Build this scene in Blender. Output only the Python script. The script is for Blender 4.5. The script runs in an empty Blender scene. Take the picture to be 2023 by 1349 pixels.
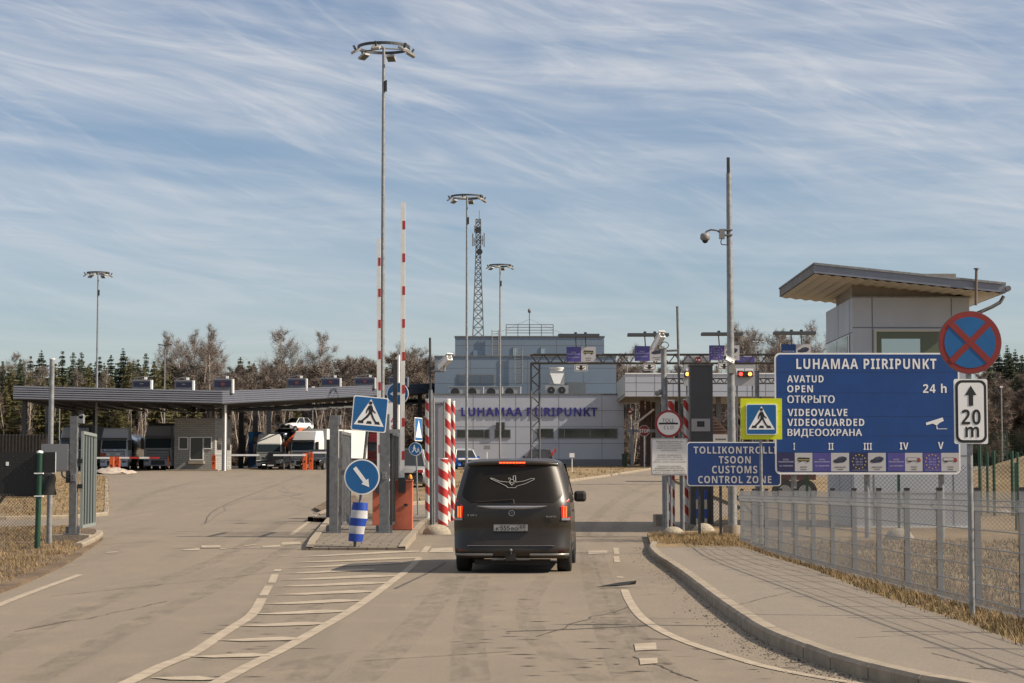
import bpy, bmesh, math, random
from mathutils import Vector, Matrix
import numpy as np
R = math.radians
SC = bpy.context.scene
COL = SC.collection

# ------------------------------------------------------------------ camera, sky, sun, exposure
FPX, CXP, CYP, HOR, EYE = 4200.0, 1011.5, 674.5, 950.0, 1.55
PITCH = math.atan((HOR - CYP) / FPX)
cd = bpy.data.cameras.new('camera'); cam = bpy.data.objects.new('camera', cd); COL.objects.link(cam)
cd.sensor_width = 36; cd.lens = 36 * FPX / 2023; cd.clip_start = .5; cd.clip_end = 6000
cam.location = (0, 0, EYE); cam.rotation_euler = (R(90) + PITCH, 0, 0)
SC.camera = cam
SUN_EL, SUN_AZ = R(37.5), R(99.5)          # azimuth from +Y (forward) towards +X
S = Vector((math.cos(SUN_EL) * math.sin(SUN_AZ), math.cos(SUN_EL) * math.cos(SUN_AZ), math.sin(SUN_EL)))
sl = bpy.data.lights.new('sun', 'SUN'); sun = bpy.data.objects.new('sun', sl); COL.objects.link(sun)
sl.energy = 5.0; sl.angle = R(.5); sl.color = (1, .87, .70)
sun.rotation_euler = (-S).to_track_quat('-Z', 'Y').to_euler()
SC.view_settings.view_transform = 'Standard'; SC.view_settings.look = 'None'
SC.view_settings.exposure = 0.50; SC.view_settings.gamma = 1
SC.cycles.max_bounces = 6; SC.cycles.use_denoising = True

wd = bpy.data.worlds.new('World'); SC.world = wd; wd.use_nodes = True
def build_world():
    nt = wd.node_tree; N = nt.nodes; Lk = nt.links; N.clear()
    def n(t, **k):
        q = N.new(t)
        for a, b in k.items(): setattr(q, a, b)
        return q
    def mth(op, a, b=None):
        q = n('ShaderNodeMath', operation=op)
        for i, v in enumerate((a, b)):
            if v is None: continue
            if isinstance(v, (int, float)): q.inputs[i].default_value = v
            else: Lk.new(v, q.inputs[i])
        return q.outputs[0]
    out = n('ShaderNodeOutputWorld'); bg = n('ShaderNodeBackground'); bg.inputs[1].default_value = .068
    sky = n('ShaderNodeTexSky', sky_type='NISHITA'); sky.sun_disc = False; sky.sun_elevation = SUN_EL
    sky.sun_rotation = SUN_AZ; sky.altitude = 200; sky.air_density = 1.0; sky.dust_density = .6; sky.ozone_density = 2.0
    hs = n('ShaderNodeHueSaturation'); hs.inputs['Saturation'].default_value = 1.0; hs.inputs['Value'].default_value = 1.03
    tn = n('ShaderNodeMix', data_type='RGBA', blend_type='MULTIPLY'); tn.inputs[0].default_value = 1; tn.inputs[7].default_value = (1.0, .975, 1.015, 1)
    Lk.new(sky.outputs[0], tn.inputs[6]); Lk.new(tn.outputs[2], hs.inputs['Color'])
    tc = n('ShaderNodeTexCoord'); sp = n('ShaderNodeSeparateXYZ'); Lk.new(tc.outputs['Generated'], sp.inputs[0])
    x, y, z = sp.outputs
    az = mth('ARCTAN2', x, y); el = mth('ARCSINE', z)
    wv = n('ShaderNodeCombineXYZ'); Lk.new(mth('MULTIPLY', az, 3.2), wv.inputs[0]); Lk.new(mth('MULTIPLY', el, 7), wv.inputs[1])
    wn = n('ShaderNodeTexNoise'); wn.inputs['Scale'].default_value = 1.3; wn.inputs['Detail'].default_value = 2; Lk.new(wv.outputs[0], wn.inputs['Vector'])
    el0 = el; el = mth('ADD', el, mth('MULTIPLY', mth('SUBTRACT', wn.outputs[0], .5), .034))     # slow waviness of the cirrus
    def layer(rot, sx, sy, scale, det, rough, dist, lo, hi, seed):
        cmb = n('ShaderNodeCombineXYZ')
        c, s_ = math.cos(rot), math.sin(rot)
        Lk.new(mth('MULTIPLY', mth('ADD', mth('MULTIPLY', az, c), mth('MULTIPLY', el, s_)), sx), cmb.inputs[0])
        Lk.new(mth('MULTIPLY', mth('ADD', mth('MULTIPLY', az, -s_), mth('MULTIPLY', el, c)), sy), cmb.inputs[1])
        cmb.inputs[2].default_value = seed
        nz = n('ShaderNodeTexNoise'); Lk.new(cmb.outputs[0], nz.inputs['Vector'])
        nz.inputs['Scale'].default_value = scale; nz.inputs['Detail'].default_value = det
        nz.inputs['Roughness'].default_value = rough; nz.inputs['Distortion'].default_value = dist
        mr = n('ShaderNodeMapRange'); mr.interpolation_type = 'SMOOTHSTEP'
        Lk.new(nz.outputs[0], mr.inputs[0]); mr.inputs[1].default_value = lo; mr.inputs[2].default_value = hi
        return mr.outputs[0]
    big = layer(R(-9), 3.0, 13, 1.6, 4, .58, .8, .26, .64, 3.1)
    fine = layer(R(-13), 6, 46, 1.5, 6, .6, 1.5, .34, .78, 7.7)
    wisp = layer(R(-24), 8, 62, 1.2, 6, .62, 1.1, .50, .80, 1.3)
    low = layer(R(-3), 3, 44, 1.2, 5, .6, .8, .38, .72, 5.2)
    f = mth('ADD', mth('MULTIPLY', mth('MULTIPLY', big, mth('ADD', mth('MULTIPLY', fine, .66), .36)), 1.0), mth('MULTIPLY', wisp, .45))
    elr = n('ShaderNodeMapRange'); Lk.new(el0, elr.inputs[0]); elr.inputs[1].default_value = .05; elr.inputs[2].default_value = .17
    elr.inputs[3].default_value = .14; elr.inputs[4].default_value = 1
    f = mth('MULTIPLY', f, elr.outputs[0])
    f = mth('MINIMUM', mth('ADD', mth('MULTIPLY', f, .62), mth('MULTIPLY', low, .22)), .8)
    mix = n('ShaderNodeMix', data_type='RGBA'); Lk.new(f, mix.inputs[0]); Lk.new(hs.outputs[0], mix.inputs[6])
    hi = n('ShaderNodeMapRange'); hi.interpolation_type = 'SMOOTHSTEP'; Lk.new(el0, hi.inputs[0]); hi.inputs[1].default_value = .24; hi.inputs[2].default_value = .75
    cc = n('ShaderNodeMix', data_type='RGBA'); Lk.new(hi.outputs[0], cc.inputs[0]); cc.inputs[6].default_value = (7.6, 7.65, 7.85, 1); cc.inputs[7].default_value = (9.0, 8.8, 8.6, 1)   # brighter cirrus added above the view to lift the ambient light
    Lk.new(cc.outputs[2], mix.inputs[7])
    f = mth('MINIMUM', mth('ADD', f, mth('MULTIPLY', hi.outputs[0], .20)), .9); Lk.new(f, mix.inputs[0])
    Lk.new(mix.outputs[2], bg.inputs[0]); Lk.new(bg.outputs[0], out.inputs[0])
build_world()

# ------------------------------------------------------------------ measuring helpers (photo pixel + distance -> point in the place)
KN = [-120, 36, 40, 44, 200, 420, 3000]
KZ = [0, 0, .024, .10, 2.92, 3.5, 5.0]
def gz(y):
    for i in range(len(KN) - 1):
        if y <= KN[i + 1]:
            t = (y - KN[i]) / (KN[i + 1] - KN[i]); return KZ[i] + t * (KZ[i + 1] - KZ[i])
    return KZ[-1]
CP, SP_ = math.cos(PITCH), math.sin(PITCH)
def W(px, py, D):
    a, b = (px - CXP) / FPX, (CYP - py) / FPX
    dy = CP - b * SP_; dz = SP_ + b * CP
    return (a / dy * D, EYE + dz / dy * D)
def G(px, py, h=0.0):
    lo, hi = 3.0, None
    b = (CYP - py) / FPX
    k = (SP_ + b * CP) / (CP - b * SP_)
    y = 3.0
    while y < 600:
        if EYE + k * y <= gz(y) + h: hi = y; break
        lo = y; y += 1.0
    if hi is None: hi = 600
    for _ in range(30):
        m = (lo + hi) / 2
        if EYE + k * m <= gz(m) + h: hi = m
        else: lo = m
    return (W(px, py, hi)[0], hi)

# ------------------------------------------------------------------ materials
MATS = {}
def mat(name, col=(.3, .3, .3), rough=.6, metal=0, var=.0, vscale=3.0, bump=0, bscale=40, emit=None, es=0, coat=0, spec=.5, col2=None, stretch=None, detail=5):
    if name in MATS: return MATS[name]
    m = bpy.data.materials.new(name); m.use_nodes = True; MATS[name] = m
    nt = m.node_tree; b = nt.nodes['Principled BSDF']
    b.inputs['Base Color'].default_value = (*col, 1); b.inputs['Roughness'].default_value = rough
    b.inputs['Metallic'].default_value = metal; b.inputs['Coat Weight'].default_value = coat
    b.inputs['Specular IOR Level'].default_value = spec
    if emit: b.inputs['Emission Color'].default_value = (*emit, 1); b.inputs['Emission Strength'].default_value = es
    if var or bump:
        tc = nt.nodes.new('ShaderNodeTexCoord'); src = tc.outputs['Object']
        if stretch:
            mp = nt.nodes.new('ShaderNodeMapping'); mp.inputs['Scale'].default_value = stretch
            nt.links.new(src, mp.inputs[0]); src = mp.outputs[0]
        if var:
            nz = nt.nodes.new('ShaderNodeTexNoise'); nz.inputs['Scale'].default_value = vscale; nz.inputs['Detail'].default_value = detail
            nz.inputs['Roughness'].default_value = .62
            nt.links.new(src, nz.inputs['Vector'])
            rp = nt.nodes.new('ShaderNodeMapRange'); nt.links.new(nz.outputs[0], rp.inputs[0])
            rp.inputs[1].default_value = .3; rp.inputs[2].default_value = .7
            mx = nt.nodes.new('ShaderNodeMix'); mx.data_type = 'RGBA'; nt.links.new(rp.outputs[0], mx.inputs[0])
            c2 = col2 or tuple(min(1, c * (1 + var)) for c in col); c1 = col if col2 else tuple(c * (1 - var) for c in col)
            mx.inputs[6].default_value = (*c1, 1); mx.inputs[7].default_value = (*c2, 1)
            nt.links.new(mx.outputs[2], b.inputs['Base Color'])
        if bump:
            n2 = nt.nodes.new('ShaderNodeTexNoise'); n2.inputs['Scale'].default_value = bscale; n2.inputs['Detail'].default_value = 4
            nt.links.new(src, n2.inputs['Vector'])
            bp = nt.nodes.new('ShaderNodeBump'); bp.inputs['Strength'].default_value = bump; bp.inputs['Distance'].default_value = .02
            nt.links.new(n2.outputs[0], bp.inputs['Height']); nt.links.new(bp.outputs[0], b.inputs['Normal'])
    return m
GALV = mat('galvanised steel', (.235, .24, .245), .5, .35, .3, 9, .15, 60)
GALVD = mat('weathered steel', (.15, .155, .16), .6, .25, .3, 7)
DARKM = mat('dark painted steel', (.035, .036, .038), .5, 0, .3, 4)
ROOFG = mat('grey sheet metal', (.20, .215, .26), .45, .2, .1, 3)
WHITE = mat('white paint', (.72, .71, .68), .45, 0, .08, 3)
CREAM = mat('white enamel', (.80, .80, .79), .4, 0, .06, 3)
SBLUE = mat('sign blue', (.010, .055, .215), .38, 0, .12, 2)
SBLUE2 = mat('sign light blue', (.010, .105, .29), .38, 0, .12, 4)
NAVY = mat('letter blue', (.03, .025, .20), .5)
PURP = mat('violet blue panel', (.075, .065, .26), .45, 0, .1, 3)
DNAVY = mat('dark navy panel', (.022, .024, .085), .45)
BLACK = mat('black paint', (.018, .018, .018), .5)
YELL = mat('fluorescent yellow', (.60, .66, .01), .45, 0, .06, 5)
RED = mat('red paint', (.42, .03, .022), .45, 0, .15, 5)
SRED = mat('sign red', (.22, .022, .018), .45, 0, .1, 5)
ORANGE = mat('orange cabinet paint', (.50, .13, .07), .55, 0, .14, 4)
ORANG2 = mat('bright orange paint', (.62, .11, .025), .55, 0, .1, 4)
AMBER = mat('amber lens', (.75, .28, .01), .25)
GREENP = mat('green fence paint', (.008, .050, .028), .45, 0, .15, 8)
TARP = mat('black screening', (.012, .012, .012), .6)
CONC = mat('concrete', (.26, .22, .17), .9, 0, .25, 5, .5, 30)
CONCD = mat('exposed aggregate concrete', (.30, .26, .20), .95, 0, .55, 38, .8, 40)
KERB = mat('kerb stone', (.26, .215, .16), .9, 0, .22, 4, .5, 25)
GLASS = mat('dark window glass', (.012, .014, .016), .06, 0, spec=.8)
GLASSR = mat('reflective glass', (.10, .12, .125), .05, .6)
WALLG = mat('grey facade panels', (.42, .44, .495), .55, 0, .05, .6)
WALLB = mat('blue grey facade panels', (.165, .215, .275), .55, 0, .05, .6)
WALLJ = mat('panel joint', (.16, .165, .18), .7)
WALLD = mat('dark plinth', (.16, .165, .18), .7)
BOOTHW = mat('booth facade panels', (.40, .435, .49), .5, .0, .06, 1.2)
BEIGE = mat('beige upstand', (.23, .20, .16), .7, 0, .1, 3)
SOFF = mat('corrugated soffit', (.46, .44, .385), .6)
RUBBER = mat('tyre rubber', (.02, .02, .02), .85)
RIM = mat('wheel rim', (.30, .30, .31), .35, .7)
CHROME = mat('chrome trim', (.55, .55, .56), .22, .85)
REDL = mat('red lamp lens', (.30, .008, .01), .25, emit=(1, .03, .02), es=.08)
REDE = mat('lit brake light', (1, .2, .05), .4, emit=(1, .055, .012), es=2.8)
LAMPR = mat('red signal light', (1, .05, .02), .4, emit=(1, .03, .02), es=4)
LAMPO = mat('orange signal light', (1, .3, .05), .4, emit=(1, .22, .04), es=5)
BROWN = mat('brown boards', (.10, .06, .045), .8, 0, .3, 6)
SNOW = mat('dirty snow', (.36, .30, .25), .9, 0, .35, 3, .4, 8)

def node_mat(name, rough=.8):
    m = bpy.data.materials.new(name); m.use_nodes = True; MATS[name] = m
    nt = m.node_tree; b = nt.nodes['Principled BSDF']; b.inputs['Roughness'].default_value = rough
    def n(t, **k):
        q = nt.nodes.new(t)
        for a, v in k.items(): setattr(q, a, v)
        return q
    def noise(vec, sc, det=5, rg=.6, dist=0):
        q = n('ShaderNodeTexNoise'); q.inputs['Scale'].default_value = sc; q.inputs['Detail'].default_value = det
        q.inputs['Roughness'].default_value = rg; q.inputs['Distortion'].default_value = dist
        nt.links.new(vec, q.inputs['Vector']); return q.outputs[0]
    def rng(v, a, b_, c=0, d=1):
        q = n('ShaderNodeMapRange'); nt.links.new(v, q.inputs[0]); q.clamp = True
        for i, k in enumerate((a, b_, c, d)): q.inputs[i + 1].default_value = k
        return q.outputs[0]
    def mixc(f, a, b_, mode='MIX'):
        q = n('ShaderNodeMix', data_type='RGBA', blend_type=mode)
        for i, v in ((0, f), (6, a), (7, b_)):
            if isinstance(v, (int, float)): q.inputs[i].default_value = v
            elif isinstance(v, tuple): q.inputs[i].default_value = (*v, 1)
            else: nt.links.new(v, q.inputs[i])
        return q.outputs[2]
    def mapv(vec, sc=(1, 1, 1), rot=(0, 0, 0)):
        q = n('ShaderNodeMapping'); q.inputs['Scale'].default_value = sc; q.inputs['Rotation'].default_value = rot
        nt.links.new(vec, q.inputs[0]); return q.outputs[0]
    def bump(h, s, d=.02):
        q = n('ShaderNodeBump'); q.inputs['Strength'].default_value = s; q.inputs['Distance'].default_value = d
        nt.links.new(h, q.inputs['Height']); nt.links.new(q.outputs[0], b.inputs['Normal'])
    tc = n('ShaderNodeTexCoord')
    return m, nt, b, n, noise, rng, mixc, mapv, bump, tc.outputs['Object']

def make_asphalt(name, c1, c2, cd_, dust):
    m, nt, b, n, noise, rng, mixc, mapv, bump, P = node_mat(name, .92)
    big = noise(mapv(P, (1, .35, 1), (0, 0, R(8))), .22, 5, .6, .6)
    c = mixc(rng(big, .32, .68), c1, c2)
    trk = noise(mapv(P, (1, .055, 1), (0, 0, R(-4))), 1.35, 4, .55, .8)        # worn wheel tracks running with the lane
    c = mixc(rng(trk, .48, .64, 0, .6), c, cd_)
    mid = noise(mapv(P, (1, .5, 1)), 1.3, 7, .7)
    c = mixc(rng(mid, .50, .68, 0, .6), c, dust)
    st = noise(mapv(P, (.35, 1.4, 1), (0, 0, R(4))), .8, 6, .7, 1.5)
    c = mixc(rng(st, .60, .72, 0, .55), c, cd_)                                   # damp and oily smears across the lane
    sp = noise(P, 55, 3, .8)
    c = mixc(rng(sp, .38, .62), mixc(.6, c, (.04, .034, .027)), c)
    gr = noise(P, 240, 2, .7)
    c = mixc(rng(gr, .38, .64, 0, .62), c, (.42, .34, .25))
    nt.links.new(c, b.inputs['Base Color']); bump(sp, .35, .01)
    return m
ASPH = make_asphalt('dusty asphalt', (.092, .075, .055), (.134, .108, .078), (.043, .036, .028), (.190, .152, .108))
WALKM = make_asphalt('pavement asphalt', (.108, .093, .079), (.145, .125, .105), (.07, .06, .051), (.175, .148, .12))
def make_grass():
    m, nt, b, n, noise, rng, mixc, mapv, bump, P = node_mat('dry grass ground', .95)
    a = noise(mapv(P, (1, .5, 1)), .6, 6, .65); d = noise(P, 5, 6, .7); e = noise(mapv(P, (1, .25, 1)), 1.7, 5, .7, .6)
    c = mixc(rng(a, .35, .65), (.17, .115, .055), (.28, .195, .095))
    c = mixc(rng(d, .45, .7, 0, .7), c, (.10, .068, .035))
    c = mixc(rng(e, .55, .72, 0, .5), c, (.095, .085, .035))
    nt.links.new(c, b.inputs['Base Color']); bump(d, .8, .06); return m
GRASSM = make_grass()
def make_dirt():
    m, nt, b, n, noise, rng, mixc, mapv, bump, P = node_mat('bare earth and dead grass', .95)
    a = noise(mapv(P, (1, .6, 1)), .9, 6, .7); d = noise(P, 9, 6, .75)
    c = mixc(rng(a, .4, .6), (.10, .066, .04), (.22, .15, .085)); c = mixc(rng(d, .4, .7, 0, .7), c, (.055, .038, .025))
    nt.links.new(c, b.inputs['Base Color']); bump(d, .9, .06); return m
DIRTM = make_dirt()
def make_bricks(name, c1, c2, mortar, scale, bw, bh, rotx=0, off=.5):
    m, nt, b, n, noise, rng, mixc, mapv, bump, P = node_mat(name, .9)
    q = n('ShaderNodeTexBrick'); q.inputs['Color1'].default_value = (*c1, 1); q.inputs['Color2'].default_value = (*c2, 1)
    q.inputs['Mortar'].default_value = (*mortar, 1); q.inputs['Scale'].default_value = scale; q.inputs['Mortar Size'].default_value = .018
    q.inputs['Brick Width'].default_value = bw; q.inputs['Row Height'].default_value = bh; q.offset = off
    nt.links.new(mapv(P, (1, 1, 1), (rotx, 0, 0)), q.inputs['Vector'])
    f = noise(P, 6, 5, .7)
    nt.links.new(mixc(rng(f, .35, .7, 0, .45), q.outputs[0], tuple(v * .55 for v in c1)), b.inputs['Base Color'])
    bump(q.outputs['Fac'], -.3, .01); return m
PAVE = make_bricks('concrete pavers', (.20, .162, .12), (.155, .125, .092), (.06, .05, .038), 1.0, .40, .40)
BRICKM = make_bricks('grey brick', (.36, .355, .335), (.29, .285, .27), (.18, .18, .17), 1.0, .5, .16, R(90))
def make_spiral(name, period):
    m, nt, b, n, noise, rng, mixc, mapv, bump, P = node_mat(name, .5)
    s = n('ShaderNodeSeparateXYZ'); nt.links.new(P, s.inputs[0])
    def mt(op, a, bb=None):
        q = n('ShaderNodeMath', operation=op)
        for i, v in enumerate((a, bb)):
            if v is None: continue
            if isinstance(v, (int, float)): q.inputs[i].default_value = v
            else: nt.links.new(v, q.inputs[i])
        return q.outputs[0]
    ang = mt('DIVIDE', mt('ARCTAN2', s.outputs[1], s.outputs[0]), 2 * math.pi)
    f = mt('FRACT', mt('ADD', mt('DIVIDE', s.outputs[2], period), mt('ADD', ang, 5.0)))
    nt.links.new(mixc(mt('GREATER_THAN', f, .5), (.66, .64, .60), (.42, .025, .02)), b.inputs['Base Color'])
    return m
SPIRAL = make_spiral('red and white spiral paint', .46)
SPIRALB = make_spiral('broad red and white spiral paint', .46)
BARK = mat('brown bark', (.075, .055, .045), .9, 0, .4, 4)
BIRCHB = mat('birch bark', (.58, .52, .44), .85, 0, .5, 2.5, col2=(.28, .22, .18), stretch=(1, 1, 3))
TWIG = mat('bare twigs', (.185, .15, .128), .9, 0, .3, .6)
TWIG2 = mat('reddish brown twigs', (.158, .125, .102), .9, 0, .35, .35)
NEEDLE = mat('spruce needles', (.045, .060, .030), .8, 0, .45, .5)
NEEDLE2 = mat('olive needles', (.11, .10, .035), .8, 0, .45, .5)
STRAW = mat('dry straw', (.34, .24, .115), .9, 0, .4, 1.5, col2=(.15, .10, .045))

# ------------------------------------------------------------------ mesh builder
class MB:
    def __init__(s): s.v = []; s.f = []; s.m = []; s.sm = []; s.mats = []
    def mi(s, mt_):
        if mt_ not in s.mats: s.mats.append(mt_)
        return s.mats.index(mt_)
    def add(s, verts, faces, mt_, smooth=False):
        o = len(s.v); s.v.extend([tuple(p) for p in verts]); i = s.mi(mt_)
        for f in faces: s.f.append([o + k for k in f]); s.m.append(i); s.sm.append(smooth)
    def box(s, x0, x1, y0, y1, z0, z1, mt_, M=None):
        v = [(x, y, z) for z in (z0, z1) for y in (y0, y1) for x in (x0, x1)]
        if M is not None: v = [M @ Vector(p) for p in v]
        s.add(v, [(0, 2, 3, 1), (4, 5, 7, 6), (0, 1, 5, 4), (2, 6, 7, 3), (0, 4, 6, 2), (1, 3, 7, 5)], mt_)
    def prect(s, px0, py0, px1, py1, D, depth, mt_):      # box whose front stands at distance D
        x0, z1 = W(px0, py0, D); x1, z0 = W(px1, py1, D)
        s.box(x0, x1, D, D + depth, z0, z1, mt_)
    def cyl(s, p0, p1, r0, r1=None, n=12, mt_=None, caps=True, smooth=True):
        p0, p1 = Vector(p0), Vector(p1); r1 = r0 if r1 is None else r1
        d = (p1 - p0).normalized(); a = Vector((0, 0, 1)) if abs(d.z) < .9 else Vector((1, 0, 0))
        u = d.cross(a).normalized(); w = d.cross(u)
        v = []
        for p, r in ((p0, r0), (p1, r1)):
            for k in range(n):
                t = 2 * math.pi * k / n; v.append(p + (u * math.cos(t) + w * math.sin(t)) * r)
        s.add(v, [(k, n + k, n + (k + 1) % n, (k + 1) % n) for k in range(n)], mt_, smooth)
        if caps:
            s.add(v[:n], [tuple(range(n))], mt_); s.add(v[n:], [tuple(range(n - 1, -1, -1))], mt_)
    def tube(s, pts, r, n=6, mt_=None):
        for a, b in zip(pts[:-1], pts[1:]): s.cyl(a, b, r, r, n, mt_, True)
    def lathe(s, c, prof, n, mt_):                         # prof: (radius, z)
        v = []
        for r, z in prof:
            for k in range(n):
                t = 2 * math.pi * k / n; v.append((c[0] + r * math.cos(t), c[1] + r * math.sin(t), c[2] + z))
        f = [(i * n + k, i * n + (k + 1) % n, (i + 1) * n + (k + 1) % n, (i + 1) * n + k) for i in range(len(prof) - 1) for k in range(n)]
        s.add(v, f, mt_, True)
    def plate(s, pts, y0, y1, mt_, M=None):                # polygon in XZ, front at y0, back at y1
        n = len(pts); v = [(x, y0, z) for x, z in pts] + [(x, y1, z) for x, z in pts]
        if M is not None: v = [M @ Vector(p) for p in v]
        s.add(v, [tuple(range(n)), tuple(range(2 * n - 1, n - 1, -1))] + [(k, n + k, n + (k + 1) % n, (k + 1) % n) for k in range(n)], mt_)
    def flat(s, pts, y, mt_, M=None):
        v = [(x, y, z) for x, z in pts]
        if M is not None: v = [M @ Vector(p) for p in v]
        s.add(v, [tuple(range(len(pts)))], mt_)
    def slab(s, pts, z0, z1, mt_):                         # polygon in XY
        n = len(pts); v = [(x, y, z0) for x, y in pts] + [(x, y, z1) for x, y in pts]
        s.add(v, [tuple(range(n - 1, -1, -1)), tuple(range(n, 2 * n))] + [(k, (k + 1) % n, n + (k + 1) % n, n + k) for k in range(n)], mt_)
    def build(s, name, parent=None, world=True, bevel=0, M=None):
        me = bpy.data.meshes.new(name)
        v = s.v
        if parent is not None and world:
            l = parent.location; v = [(p[0] - l.x, p[1] - l.y, p[2] - l.z) for p in v]
        me.from_pydata([tuple(p) for p in v], [], s.f)
        for m_ in s.mats: me.materials.append(m_)
        me.polygons.foreach_set('material_index', s.m); me.polygons.foreach_set('use_smooth', s.sm); me.update()
        o = bpy.data.objects.new(name, me); COL.objects.link(o)
        if parent is not None: o.parent = parent
        if bevel:
            b = o.modifiers.new('bevel', 'BEVEL'); b.width = bevel; b.segments = 2; b.limit_method = 'ANGLE'; b.angle_limit = R(40)
        return o

def thing(name, label, cat, loc, group=None, rz=0):
    o = bpy.data.objects.new(name, None); COL.objects.link(o); o.location = loc; o.rotation_euler = (0, 0, rz)
    o['label'] = label; o['category'] = cat
    if group: o['group'] = group
    return o
def tag(o, label, cat, group=None):
    o['label'] = label; o['category'] = cat
    if group: o['group'] = group
    return o
def dup(root, loc=None, label=None, rz=None, group=None, scale=None):
    r = root.copy(); COL.objects.link(r)
    if loc is not None: r.location = loc
    if rz is not None: r.rotation_euler = (0, 0, rz)
    if scale is not None: r.scale = scale
    if label: r['label'] = label
    if group: r['group'] = group
    for ch in list(root.children):
        c = ch.copy(); COL.objects.link(c); c.parent = r
        for g in list(ch.children):
            d = g.copy(); COL.objects.link(d); d.parent = c
    return r
def circ(cx, cz, r, n=36, a0=0):
    return [(cx + r * math.cos(a0 - 2 * math.pi * k / n), cz + r * math.sin(a0 - 2 * math.pi * k / n)) for k in range(n)]
def rrect(x0, z0, x1, z1, r, n=5):
    p = []
    for cx, cz, a in ((x1 - r, z1 - r, 90), (x1 - r, z0 + r, 0), (x0 + r, z0 + r, -90), (x0 + r, z1 - r, -180)):
        for k in range(n + 1):
            t = R(a - 90 * k / n); p.append((cx + r * math.cos(t), cz + r * math.sin(t)))
    return p
TXT = {}
CYR = dict(zip('АВЕКМНОРСТХ', 'ABEKMHOPCTX'))
def sans(s, bold):                                          # sans-serif letterforms of one family for all lettering
    o, odd = '', False
    if s.upper() == s: s = ''.join(CYR.get(c, c) for c in s)
    for c in s:
        if 'A' <= c <= 'Z': o += chr((0x1D5D4 if bold else 0x1D5A0) + ord(c) - 65)
        elif 'a' <= c <= 'z': o += chr((0x1D5EE if bold else 0x1D5BA) + ord(c) - 97)
        elif '0' <= c <= '9': o += chr((0x1D7EC if bold else 0x1D7E2) + ord(c) - 48)
        else:
            o += c; odd = odd or c.isalpha()
    return o, odd
def text_geo(body, bold, spacing):
    k = (body, bold, spacing)
    if k not in TXT:
        bd = bold >= .015; tx, odd = sans(body, bd)
        if odd and bd: tx = sans(body, False)[0]
        c = bpy.data.curves.new('lettering', 'FONT'); c.body = tx; c.size = 1; c.fill_mode = 'FRONT'
        c.resolution_u = 3; c.space_character = spacing
        o = bpy.data.objects.new('lettering', c); COL.objects.link(o)
        me = bpy.data.meshes.new_from_object(o.evaluated_get(bpy.context.evaluated_depsgraph_get()))
        V = [(v.co.x, v.co.y) for v in me.vertices]; F = [tuple(p.vertices) for p in me.polygons]
        if odd and bd:                                      # heavier strokes for letters the bold cut lacks
            n = len(V); V = [(x + dx, y, abs(dx) * .03 * (1 + (dx > 0))) for dx in (-.032, 0, .032) for x, y in V]; F = [tuple(i + n * q for i in f) for q in range(3) for f in F]
        TXT[k] = (V, F)
        bpy.data.objects.remove(o); bpy.data.curves.remove(c); bpy.data.meshes.remove(me)
    return TXT[k]
def text_fit(m, body, x0, x1, z0, z1, y, mt_, bold=.02, spacing=1.05, M=None, depth=0):
    v, f = text_geo(body, bold, spacing)
    xs = [p[0] for p in v]; zs = [p[1] for p in v]; a, b, c, d = min(xs), max(xs), min(zs), max(zs)
    q = [(x0 + (p[0] - a) / (b - a) * (x1 - x0), y - (p[2] if len(p) > 2 else 0), z0 + (p[1] - c) / (d - c) * (z1 - z0)) for p in v]
    if M is not None: q = [M @ Vector(p) for p in q]
    if depth:
        n = len(q); e = {}
        for fc in f:
            for i in range(len(fc)):
                k = (fc[i], fc[(i + 1) % len(fc)]); e[k] = 1
        side = [(i, n + i, n + j, j) for (i, j) in e if (j, i) not in e]
        m.add(q + [(p[0], p[1] + depth, p[2]) for p in q], list(f) + side, mt_)
    else: m.add(q, f, mt_)
def text_px(m, body, px0, px1, pt, pb, D, mt_, bold=.02, spacing=1.05, lift=.006, depth=0):
    x0, z1 = W(px0, pt, D); x1, z0 = W(px1, pb, D)
    text_fit(m, body, x0, x1, z0, z1, D - lift, mt_, bold, spacing, None, depth)
def base(px, py, h=0):
    x, y = G(px, py, h); return Vector((x, y, gz(y) + h))

# ------------------------------------------------------------------ the ground and what is laid on it
def sheet(name, pts, off, m, skirt=0, kind='structure', offf=None):
    bm = bmesh.new()
    f = bm.faces.new([bm.verts.new((x, y, 0)) for x, y in pts])
    bm.normal_update()
    for k in KN[1:-1] + [43, 46, 55, 70, 90, 120, 150]:
        bmesh.ops.bisect_plane(bm, geom=bm.verts[:] + bm.edges[:] + bm.faces[:], plane_co=(0, k, 0), plane_no=(0, 1, 0))
    for f in bm.faces:
        f.normal_update()
        if f.normal.z < 0: f.normal_flip()
    for v in bm.verts: v.co.z = gz(v.co.y) + (offf(v.co.x, v.co.y) if offf else off)
    if skirt:
        ed = [e for e in bm.edges if e.is_boundary]
        r = bmesh.ops.extrude_edge_only(bm, edges=ed)
        for v in r['geom']:
            if isinstance(v, bmesh.types.BMVert): v.co.z -= skirt
    me = bpy.data.meshes.new(name); bm.to_mesh(me); bm.free(); me.materials.append(m)
    o = bpy.data.objects.new(name, me); COL.objects.link(o); o['kind'] = kind
    return o
sheet('ground', [(-700, -100), (700, -100), (700, 2900), (-700, 2900)], 0, GRASSM)
sheet('road', [(-75, -60), (60, -60), (60, 214), (-75, 214)], .012, ASPH)

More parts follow.
